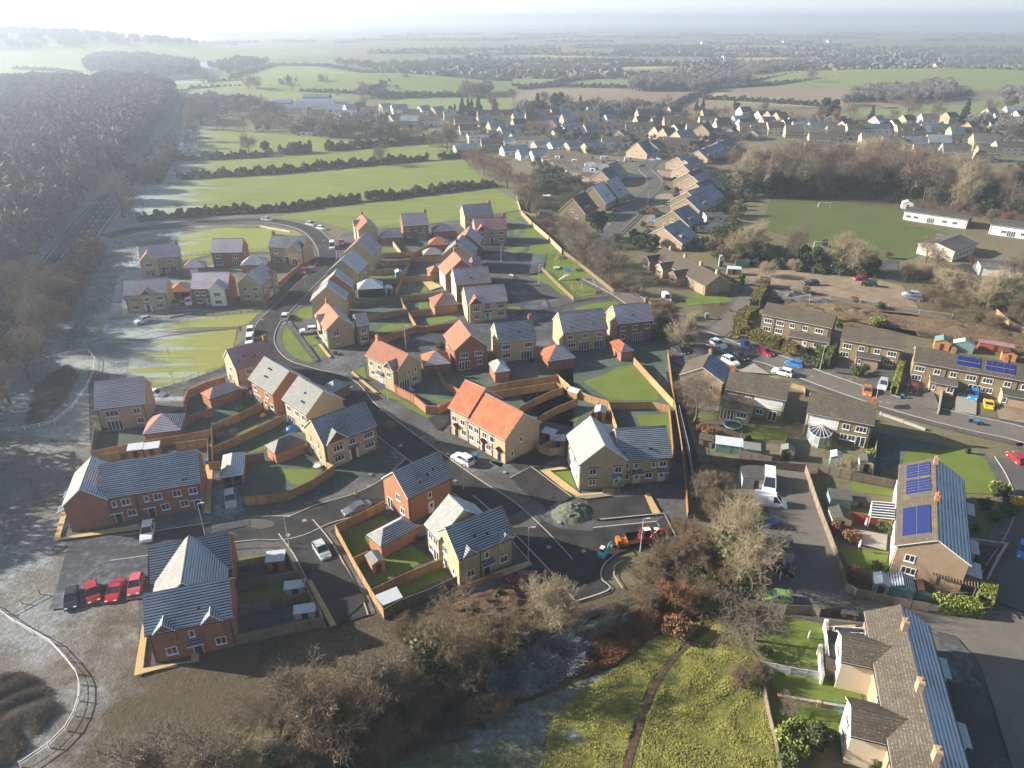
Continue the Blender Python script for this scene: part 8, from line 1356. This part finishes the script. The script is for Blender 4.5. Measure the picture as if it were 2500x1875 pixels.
grove('beside the upper street', 'trees beside the upper street', 'Q', """mid 120 600 8;mid 60 520 7;ever 220 600 5;mid 330 470 7;cyp 628 520 6;mid 450 300 9;ever 1240 470 5;shrub 690 740 4;rust 700 720 5;rust 630 760 4.5;mid 1100 330 11;mid 560 200 12;ever 1470 320 7;mid 1200 380 8;ever 380 500 4;mid 1320 400 6;ever 1130 780 4;ever 1200 770 4;mid 1330 660 7;mid 1280 760 9;mid2 1380 1130 14;mid2 1480 1100 13;mid2 1600 1100 13;mid 1250 800 8;ever 1440 1190 3;bushg 1310 1240 2;mid 1900 320 8""")
grove('in the far hamlet', 'trees in the far hamlet', 'S', """ever 450 210 14;ever 520 230 10;mid 620 200 12;mid 180 260 14;mid 60 330 16;mid 560 380 11;mid 650 380 12;mid 740 400 12;mid 800 380 11;mid 460 380 10;mid 1060 430 13;mid 1130 430 13;mid 1250 430 13;mid 1320 420 12;mid 1170 120 9;pine 1465 130 15;mid 1540 120 9;mid 1580 430 9;mid 1650 430 9;mid 1720 430 8;mid 1400 200 11;ever 1430 280 7;ever 2050 270 9;cone 2090 260 9;cone 2145 250 13;cone 2190 240 12;mid 880 410 7;
mid 1500 250 8;mid 1820 430 9;mid2 500 70 17;mid2 570 75 18;mid2 830 80 19;mid2 770 60 13;mid2 1080 55 17;mid2 1370 65 11;mid2 1650 80 9;mid2 1560 120 10;mid2 1690 40 16;mid 700 330 9;mid 560 310 10;mid 130 300 12;mid 300 380 8;mid 230 370 8;ever 1780 130 8;mid 940 410 6""")
tree('round', 'S', 500, 550, 13, 'round bare tree standing on the middle field hedge'); tree('ever', 'S', 625, 540, 7, 'small dark round tree on the middle field hedge'); tree('oak2', 'S', 1525, 645, 12.5, 'lone bare tree in the gap of the field hedge'); tree('round', 'S', 2030, 530, 19, 'great bare tree at the top corner of the fields'); tree('shrub', 'S', 1900, 500, 9, 'pale bush beside the great bare tree at the field corner')
tree('oak2', 'A', 735, 320, 19, 'huge hazy oak beside the highway junction'); tree('mid', 'A', 800, 330, 9, 'smaller tree right of the huge hazy oak')
grove('between the highway and the frosted strip', 'trees between highway and frosted strip', 'A', """oak2 60 880 15;oak2 200 900 16 1.1;oak2 320 930 15;mid 120 1080 14;oak2 240 1120 14;mid 330 1060 12;mid 60 1240 13;mid 180 1300 12;oak2 -60 1000 15;oak2 -80 1350 13;mid 60 1440 11;mid -60 1560 11;mid 300 800 9;oak2 160 760 14;mid 390 870 9;shrub 430 820 5 1.4;shrub 470 700 5 1.4;shrub 500 620 5 1.4;shrub 530 560 4.5 1.4;shrub 380 960 5 1.4;mid -200 1250 13;mid -300 1500 13""")
grove('along the highway hedge', 'trees along the highway hedge', 'W', """mid2 700 740 12;mid2 660 790 12;mid2 740 700 11;mid2 640 760 10;mid2 800 640 12;mid2 850 610 13;mid2 820 560 14;mid2 870 540 14;mid2 830 500 14;mid2 860 470 13;mid2 900 440 12;mid2 920 380 14;mid2 880 370 16;mid2 960 470 12;mid 1050 470 12;mid 1100 545 11;mid 1160 550 12;mid 1210 560 11;mid 1240 510 10;mid 930 500 10""")
grove('on the near frosted verge', 'saplings on the frosted verge', 'A', 'sap 1015 1160 2.8;sap 880 1225 1.8;sap 1040 1295 2.6;sap 905 1185 1.4;sap 770 1205 2.2;sap 1075 965 1.8;sap 560 1300 2;sap 1120 1120 1.4;sap 1300 940 1.4')
grove('on the estate verges', 'saplings of the estate verges', 'B', 'sap 1075 1480 5;sap 420 1560 1.6;bush 440 1530 .8 1.6;bush 1380 1480 1.4 1.5;sap 985 1320 2.4;sap 1050 1290 2.6;bushb 270 1390 .7;shrub 1060 1200 2.6;bush 120 640 1;bushb 1130 520 1.2;bush 1190 560 .8')
grove('in the back gardens left of centre', 'garden plants left of centre', 'D', 'bushl 1005 455 1.8;bush 960 710 1.2;shrub 1090 650 2;bush 1400 520 1.2 1.4;bush 1340 560 1 1.4;bushg 1500 610 1;shrub 1210 760 1.8;shrub 1300 730 1.6;bushb 1230 690 1;bush 435 700 1;bush 2100 700 .8')
grove('in the buff block gardens', 'plants of the buff block gardens', 'U', 'ever 1830 330 3.4;ever 1650 450 2.6;bushg 2030 400 1.8 1.2;bushl 1820 260 2.6;bush 1900 480 1.6;bush 1760 560 1.4 1.5;bush 2000 500 1.6;bushb 120 800 1.8;bush 560 740 1.6;bush 480 680 1.6;shrub 230 1300 2.6;bush 420 1130 1.4;bush 1560 700 1.2;bush 1500 1000 1.4 1.5;bush 1600 1130 1.2;bushb 180 1230 1.6;bushl 80 690 1.2')
grove('among the older houses', 'garden plants among the older houses', 'K', 'shrubp 1150 260 3.4;bushl 1280 175 2.2;bushb 1070 600 1.8;bush 1030 120 1.4;bushb 330 40 1.6 1.4;bush 560 60 1;shrub 1060 160 1')
grove('in the gardens of the older rows', 'garden plants of the older rows', 'J', 'bushl 610 430 2.6 1.2;bush 190 440 2.6;ever 430 960 2.4;ever 490 930 2;bush 480 870 1.6;bush 60 740 2.2;bush 110 800 2.2;rust 1620 620 2.5;shrub 2130 780 3;bush 640 240 2')
def hg(lab, k, pts, **kw): hedge(lab, k, pts, **kw)
hg('dark field hedge beside the far bend of the estate road', 'Z', [(298, 478), (380, 470), (450, 463), (540, 459), (620, 455), (700, 443), (780, 434)], width=4.0, h=2.6, n=150, size=.24, smooth=True)
hg('dark field hedge ending at the round bare trees', 'Z', [(790, 433), (850, 427), (930, 417), (1000, 408), (1072, 401)], width=4.0, h=2.8, n=150, size=.24, smooth=True)
hg('second dark field hedge beyond the bright meadow', 'Z', [(382, 387), (500, 380), (600, 374), (720, 363), (830, 353), (925, 346)], width=4.2, h=3.0, n=110, size=.32, smooth=True); hg('short dark hedge right of the gap with the lone tree', 'Z', [(948, 344), (975, 342), (1003, 338)], width=4.2, h=3.2, n=110, size=.32)
hg('third field hedge with the round bare tree', 'Z', [(350, 350), (420, 346), (500, 342), (590, 337)], width=4.5, h=3.0, n=90, size=.36); hg('tall clump of field hedge right of the round bare tree', 'Z', [(605, 334), (640, 331), (674, 329)], width=6, h=4.6, n=130, size=.38)
hg('field hedge below the far hamlet', 'Z', [(705, 326), (760, 321), (830, 315), (900, 309), (950, 305)], width=5, h=4.2, n=110, size=.36); hg('long dark hedge between highway and frosted strip', 'A', [(556, 500), (520, 590), (470, 680), (410, 770), (330, 900)], width=7, h=4.2, n=160, size=.26, mat='twig')
hg('hedge line of scrub along the far side of the highway', 'A', [(930, 60), (860, 90), (780, 70), (700, 40)], width=9, h=4.5, n=110, size=.34); hg('hedge right of the hazy highway', 'W', [(680, 770), (640, 800), (700, 720), (760, 660)], width=7, h=4, n=80, size=.34)
for i, (k, pts) in enumerate((('W', [(900, 357), (1100, 360), (1300, 357), (1700, 351), (2212, 352)]), ('W', [(820, 388), (1000, 386), (1200, 388), (1440, 394)]), ('W', [(1300, 401), (1500, 406), (1760, 414), (2000, 415)]), ('W', [(1690, 426), (1850, 421), (2020, 419)]), ('W', [(1740, 347), (1800, 330), (2212, 322)]), ('X', [(690, 468), (760, 430), (820, 404), (880, 372)]),
    ('X', [(30, 388), (130, 378), (240, 352), (440, 330)]), ('X', [(0, 378), (220, 375), (500, 382)]), ('X', [(880, 383), (1100, 370), (1350, 352), (1500, 340), (1840, 330)]), ('X', [(1020, 362), (1200, 334), (1400, 308)]), ('X', [(820, 430), (1000, 438), (1200, 450), (1330, 460)]), ('W', [(0, 335), (180, 325), (360, 330)]), ('W', [(60, 300), (250, 308), (340, 325)]), ('X', [(0, 268), (200, 276), (460, 262)]), ('X', [(420, 290), (760, 282), (1000, 270)]), ('X', [(1840, 325), (2000, 335), (2212, 330)]), ('X', [(1440, 440), (1700, 420), (1980, 410)]), ('W', [(1000, 340), (1180, 284), (1400, 286), (1740, 344)]))):
    hg('thin far hedge line, %s of the distant field boundaries' % ordn(i), k, pts, width=6, h=3.4, n=14, size=.9)
hg('tall olive hedge beside the lane to the concrete pad', 'I', [(1180, -20), (1150, 60), (1100, 150), (1060, 235)], width=2.6, h=2.4, mat='leaf_olive', n=420, size=.13, box=True); hg('thick curved olive hedge at the lane corner', 'I', [(1050, 300), (960, 350), (900, 440), (905, 520), (960, 555)], width=3.2, h=2.4, mat='leaf_olive', n=520, size=.13, box=True)
hg('long clipped olive hedge before the leftmost older row', 'I', [(1050, 560), (1200, 620), (1350, 665)], width=3.0, h=2.4, mat='leaf_olive', n=520, size=.13, box=True); hg('short block of olive hedge right of the gap', 'I', [(1405, 700), (1500, 740)], width=2.8, h=2.3, mat='leaf_olive', n=520, size=.13, box=True)
hg('green hedge beside the lamp post', 'I', [(1600, 800), (1780, 880)], width=1.8, h=1.4, mat='leaf_green', n=300, size=.13); hg('green hedge between the first two older rows', 'I', [(1920, 690), (1830, 880)], width=1.2, h=2.0, mat='leaf_green', n=350, size=.12, box=True); hg('upright lime green hedge beside the silver white car', 'J', [(868, 900), (830, 1040), (790, 1180)], width=1.1, h=2.3, mat='leaf_lime', n=450, size=.11, box=True)
hg('clipped yellow green hedge below the pergola', 'U', [(1075, 1600), (1330, 1630), (1590, 1660)], width=2.2, h=1.9, mat='leaf_lime', n=650, size=.1, box=True); hg('clipped end of the yellow green hedge by the road', 'U', [(1640, 1600), (1690, 1420)], width=1.8, h=2.2, mat='leaf_lime', n=650, size=.1, box=True); hg('dark hedge in front of the red chalet', 'N', [(1640, 600), (1750, 605)], width=1.4, h=1.6, n=150, size=.16, mat='hedge_dark'); hg('long dark hedge in the upper village', 'N', [(1160, 290), (1300, 268), (1330, 262)], width=2.5, h=3, n=80, size=.3, mat='ivy')
hg('ivy clad bank of shrubs along the estate boundary', 'C', [(1850, 1200), (1900, 1300), (1960, 1420)], width=3.5, h=3.0, n=280, size=.14, mat='hedge_dark'); hg('low scrub along the foot of the bare trees', 'M', [(360, 690), (600, 700), (800, 730), (1000, 745), (1200, 760)], width=4, h=2.0, n=200, size=.16, mat='ivy')
# masses nobody could count
WOOD = WP('Z', [(-420, 900), (0, 660), (85, 572), (150, 490), (205, 425), (285, 345), (340, 292), (375, 250), (372, 205), (330, 192), (200, 197), (60, 195), (-150, 205), (-400, 240), (-700, 500)])
mass('woodland', 'hazy winter woodland covering the left side beyond the highway', 'woodland', [WOOD], 2300, 9, 21, 'wood_mass', 3, per=800, size=0.9)
mass('woodland', 'woodland edge at the lower left whose long shadows fall over the mud', 'woodland', [[(-185, 0), (-98, 20), (-92, 60), (-104, 110), (-132, 140), (-190, 150)]], 130, 12, 17, 'wood_mass', 33, per=400, size=0.7)
mass('woodland', 'wooded ridge on the far left hill', 'woodland', [[(-1650, 1500), (-900, 1450), (-700, 1800), (-1200, 2000), (-1800, 1900)]], 700, 12, 18, 'wood_mass', 4, per=220, size=1.1, zf=hillz(*HL))
mass('woodland', 'strip of far woodland at the foot of the left hill', 'woodland', [WP('W', [(370, 320), (560, 330), (700, 345), (860, 335), (850, 300), (640, 262), (400, 262)])], 500, 12, 18, 'wood_mass', 5, per=260, size=1.0)
for i, (k, pts, n) in enumerate((('X', [(510, 395), (850, 398), (860, 360), (740, 350), (530, 358)], 260), ('X', [(860, 372), (1000, 372), (1020, 350), (960, 330), (870, 335)], 90), ('X', [(1420, 470), (1500, 440), (1640, 450), (1800, 440), (1930, 425), (1900, 370), (1700, 395), (1480, 415)], 230), ('X', [(1000, 345), (1300, 300), (1560, 290), (1500, 270), (1250, 275), (1000, 300)], 220), ('X', [(1840, 320), (2212, 330), (2300, 260), (1900, 265)], 260), ('X', [(430, 240), (850, 240), (850, 210), (480, 205)], 240),
    ('X', [(0, 330), (330, 330), (480, 318), (300, 300), (0, 305)], 150), ('W', [(2000, 425), (2110, 420), (2120, 395), (2010, 395)], 35), ('W', [(1560, 425), (1640, 430), (1640, 405), (1570, 405)], 25), ('W', [(1420, 280), (1700, 320), (2212, 315), (2212, 290), (1600, 285)], 200), ('W', [(900, 300), (1000, 330), (1180, 280), (1050, 262)], 120), ('X', [(1400, 250), (1800, 245), (2300, 240), (2300, 215), (1500, 215)], 260), ('X', [(40, 505), (200, 520), (500, 515), (640, 530), (640, 490), (300, 480), (60, 480)], 60), ('X', [(2100, 440), (2212, 450), (2212, 410), (2120, 415)], 30), ('W', [(820, 470), (960, 500), (1100, 520), (1240, 500), (1100, 470), (900, 440)], 60), ('X', [(1960, 560), (2212, 600), (2212, 560), (2000, 540)], 14), ('W', [(1250, 590), (1480, 600), (1700, 590), (1680, 560), (1400, 555)], 40))):
    mass('woodland', 'hazy clump of far winter trees, %s of the plain woods' % ordn(i), 'woodland', [WP(k, pts)], n, 8, 13, 'wood_mass', 20+i, per=300, size=.95)
rsf = np.random.RandomState(9); FH = []
for i in range(150):
    y = 1000*math.exp(rsf.rand()*1.75); x = (rsf.rand()*2-1)*y*.85; L = 120+rsf.rand()*350; a = rsf.randn()*.22 if rsf.rand() < .75 else 1.3+rsf.randn()*.3
    if x < -300 and y < 2200: continue
    FH.append([Vector((x+(t-.5)*L*math.cos(a), y+(t-.5)*L*math.sin(a)+rsf.randn()*4, 0)) for t in (0, .33, .66, 1)])
V_, F_, o_ = [], [], 0
for q in FH: v, f = scatter_strip(q, 12, 6.5, 2.2, 2.2, rsf, hv=1.0); V_.append(v); F_.append(f+o_); o_ += len(v)
tag(link('far_hedgerows', npmesh('far_hedgerows', np.concatenate(V_), np.concatenate(F_), ['wood_mass'])), 'faint hedgerows and tree lines fading into the haze', 'hedgerows', None, 'stuff')
PV = lambda pts: WP('V', pts)
thicket('bramble_thicket', 'rust brown bramble bank between the stream and the meadow', 'brambles', [PV([(1200, 450), (1400, 330), (1600, 240), (1760, 220), (1800, 330), (1560, 440), (1330, 610), (1150, 650), (1210, 520)])], 12000, 1.3, .038, 'twig_rust', 1, lean=.8)
thicket('frosted_brambles', 'grey frosted brambles along the stream', 'brambles', [PV([(850, 560), (960, 460), (1130, 420), (1330, 350), (1370, 400), (1200, 500), (1150, 640), (1000, 720), (850, 790), (650, 800), (640, 640)])], 7000, 1.6, .05, 'twig_frost', 2, lean=1.1)
thicket('brown_undergrowth', 'dry brown undergrowth below the bare oaks', 'undergrowth', [PV([(-900, 1300), (-700, 960), (-300, 880), (0, 640), (300, 560), (600, 430), (860, 400), (900, 440), (640, 640), (620, 800), (300, 1050), (0, 1220), (-300, 1400)])], 60000, 1.1, .024, 'twig', 3, lean=.7)
thicket('dark_undergrowth', 'dark frosted undergrowth at the bottom edge', 'undergrowth', [PV([(-150, 1250), (60, 1000), (300, 880), (600, 840), (640, 960), (350, 1060), (0, 1220)]), PV([(400, 820), (640, 640), (700, 850), (620, 920)])], 20000, .8, .022, 'twig_grey', 4, lean=.9)
thicket('pond_scrub', 'dark scrub in the frosted pond hollow', 'scrub', [WP('A', [(150, 1560), (210, 1350), (300, 1270), (400, 1210), (485, 1260), (400, 1420), (250, 1560)])], 14000, .9, .02, 'twig', 5, lean=.8)
thicket('corner_scrub', 'dark scrub at the lower left corner inside the winding rail', 'scrub', [WP('H', [(-100, 1150), (120, 1080), (300, 1180), (340, 1350), (200, 1480), (60, 1650), (-150, 1700)])], 20000, .8, .022, 'twig_grey', 6, lean=.8)
thicket('willow_undergrowth', 'tangled undergrowth beneath the big pale willow', 'undergrowth', [WP('T', [(1050, 850), (1700, 950), (1850, 1250), (1700, 1420), (1250, 1500), (950, 1300), (700, 1350), (760, 1100)])], 30000, 1.3, .024, 'twig', 7, lean=.7)
thicket('pad_scrub', 'dry scrub beside the concrete pad', 'scrub', [WP('M', [(1500, 720), (1900, 760), (2300, 900), (2300, 1180), (1800, 1080), (1520, 1000)])], 22000, 1.3, .035, 'twig', 8, lean=.6); thicket('field_edge_scrub', 'dark scrub under the near trees of the playing field', 'scrub', [WP('M', [(330, 640), (800, 700), (1230, 760), (1230, 690), (800, 600), (400, 560)])], 16000, 1.5, .04, 'hedge_dark', 9, lean=.6)
thicket('belt_scrub', 'brown scrub under the tall tree belt', 'scrub', [WP('M', [(280, 200), (800, 205), (1350, 270), (2000, 390), (2300, 440), (2300, 340), (1350, 170), (300, 120)])], 26000, 2.2, .06, 'twig', 10, lean=.6); thicket('garden_scrub', 'dark garden scrub left of the frosted street', 'scrub', [WP('N', [(640, 520), (1000, 560), (1010, 640), (900, 800), (640, 860), (600, 640)])], 18000, 1.6, .05, 'hedge_dark', 11, lean=.6)
thicket('boundary_scrub', 'scrub below the estate boundary trees', 'scrub', [WP('C', [(1010, 600), (1150, 560), (1330, 700), (1600, 960), (1480, 960), (1250, 780)]), WP('I', [(-60, 160), (150, 150), (200, 400), (60, 520), (-30, 400)]), WP('C', [(700, 300), (900, 330), (1000, 520), (900, 470)])], 9000, 1.4, .035, 'twig', 12, lean=.6)
thicket('meadow_tussocks', 'tussocky yellow green grass of the meadow', 'grass', [PV([(900, 1250), (1000, 900), (1120, 760), (1340, 630), (1560, 450), (1800, 380), (1520, 690), (1440, 880), (1340, 1250)]), PV([(1430, 1250), (1500, 890), (1640, 620), (1870, 390), (2000, 450), (2120, 700), (2180, 1000), (2200, 1250)])], 60000, .36, .06, 'grass_tuft', 13, lean=1.6)
thicket('frosted_grass', 'whitened grass stalks on the frosted strip', 'grass', [WP('A', [(560, 500), (830, 420), (800, 540), (700, 700), (620, 900), (520, 1060), (330, 1120), (120, 1450), (-100, 1500), (250, 1050), (400, 850)])], 30000, .5, .022, 'twig_frost', 14, lean=1.0)
rsg = np.random.RandomState(3); b = MB()
for i in range(420):
    u, v = rsg.rand(), rsg.rand(); p = P('A', 700-330*v+150*u*(1-v)+60*u, 430+700*v+rsg.randn()*4); b.box(p.x-.05, p.x+.05, p.y-.05, p.y+.05, 0, .75, 'shed_roof')
tag(b.build('tree_guards'), 'rows of small grey green tree guards on the frosted strip', 'tree guards', None, 'stuff')

thicket('root_debris', 'tangled roots and debris on the dug earth banks', 'debris', [WP('M', [(440, 850), (800, 870), (820, 950), (460, 960)]), WP('J', [(1050, 380), (2212, 600), (2212, 720), (1650, 620), (1050, 540)]), WP('J', [(180, 270), (480, 280), (460, 380), (200, 380)])], 9000, .8, .05, 'twig', 15, lean=2.0)
mass('village_shrubs', 'garden shrubs and small trees packed between the village houses', 'shrubs', [WP('X', [(-260, 560), (-200, 500), (400, 480), (1000, 520), (1700, 530), (2212, 500), (2300, 600), (2212, 660), (1500, 630), (1150, 570), (960, 640), (900, 700), (780, 740), (720, 700), (560, 660), (400, 680), (100, 640), (-100, 620)])], 1100, 2.0, 5.5, 'wood_mass', 41, per=160, size=1.3, trim=.5)
mass('village_evergreens', 'dark evergreen garden bushes packed between the village houses', 'shrubs', [WP('X', [(-260, 560), (-200, 500), (400, 480), (1000, 520), (1700, 530), (2212, 500), (2300, 600), (2212, 660), (1500, 630), (1150, 570), (960, 640), (900, 700), (780, 740), (720, 700), (560, 660), (400, 680), (100, 640), (-100, 620)]), WP('S', [(100, 330), (800, 420), (1800, 430), (2100, 300), (1500, 220), (400, 220)])], 380, 1.5, 4.5, 'conifer', 42, per=200, size=1.6)
mass('garden_shrubs', 'brown garden shrubs packed behind the street chalets', 'shrubs', [WP('N', [(1900, 560), (2212, 600), (2300, 1230), (2000, 1230), (1950, 1100), (2180, 900), (2050, 700)]), WP('P', [(1150, 960), (1650, 1240), (2000, 1382), (1150, 1382)])], 160, 1.5, 5, 'hedge_dark', 43, per=160, size=1.4)
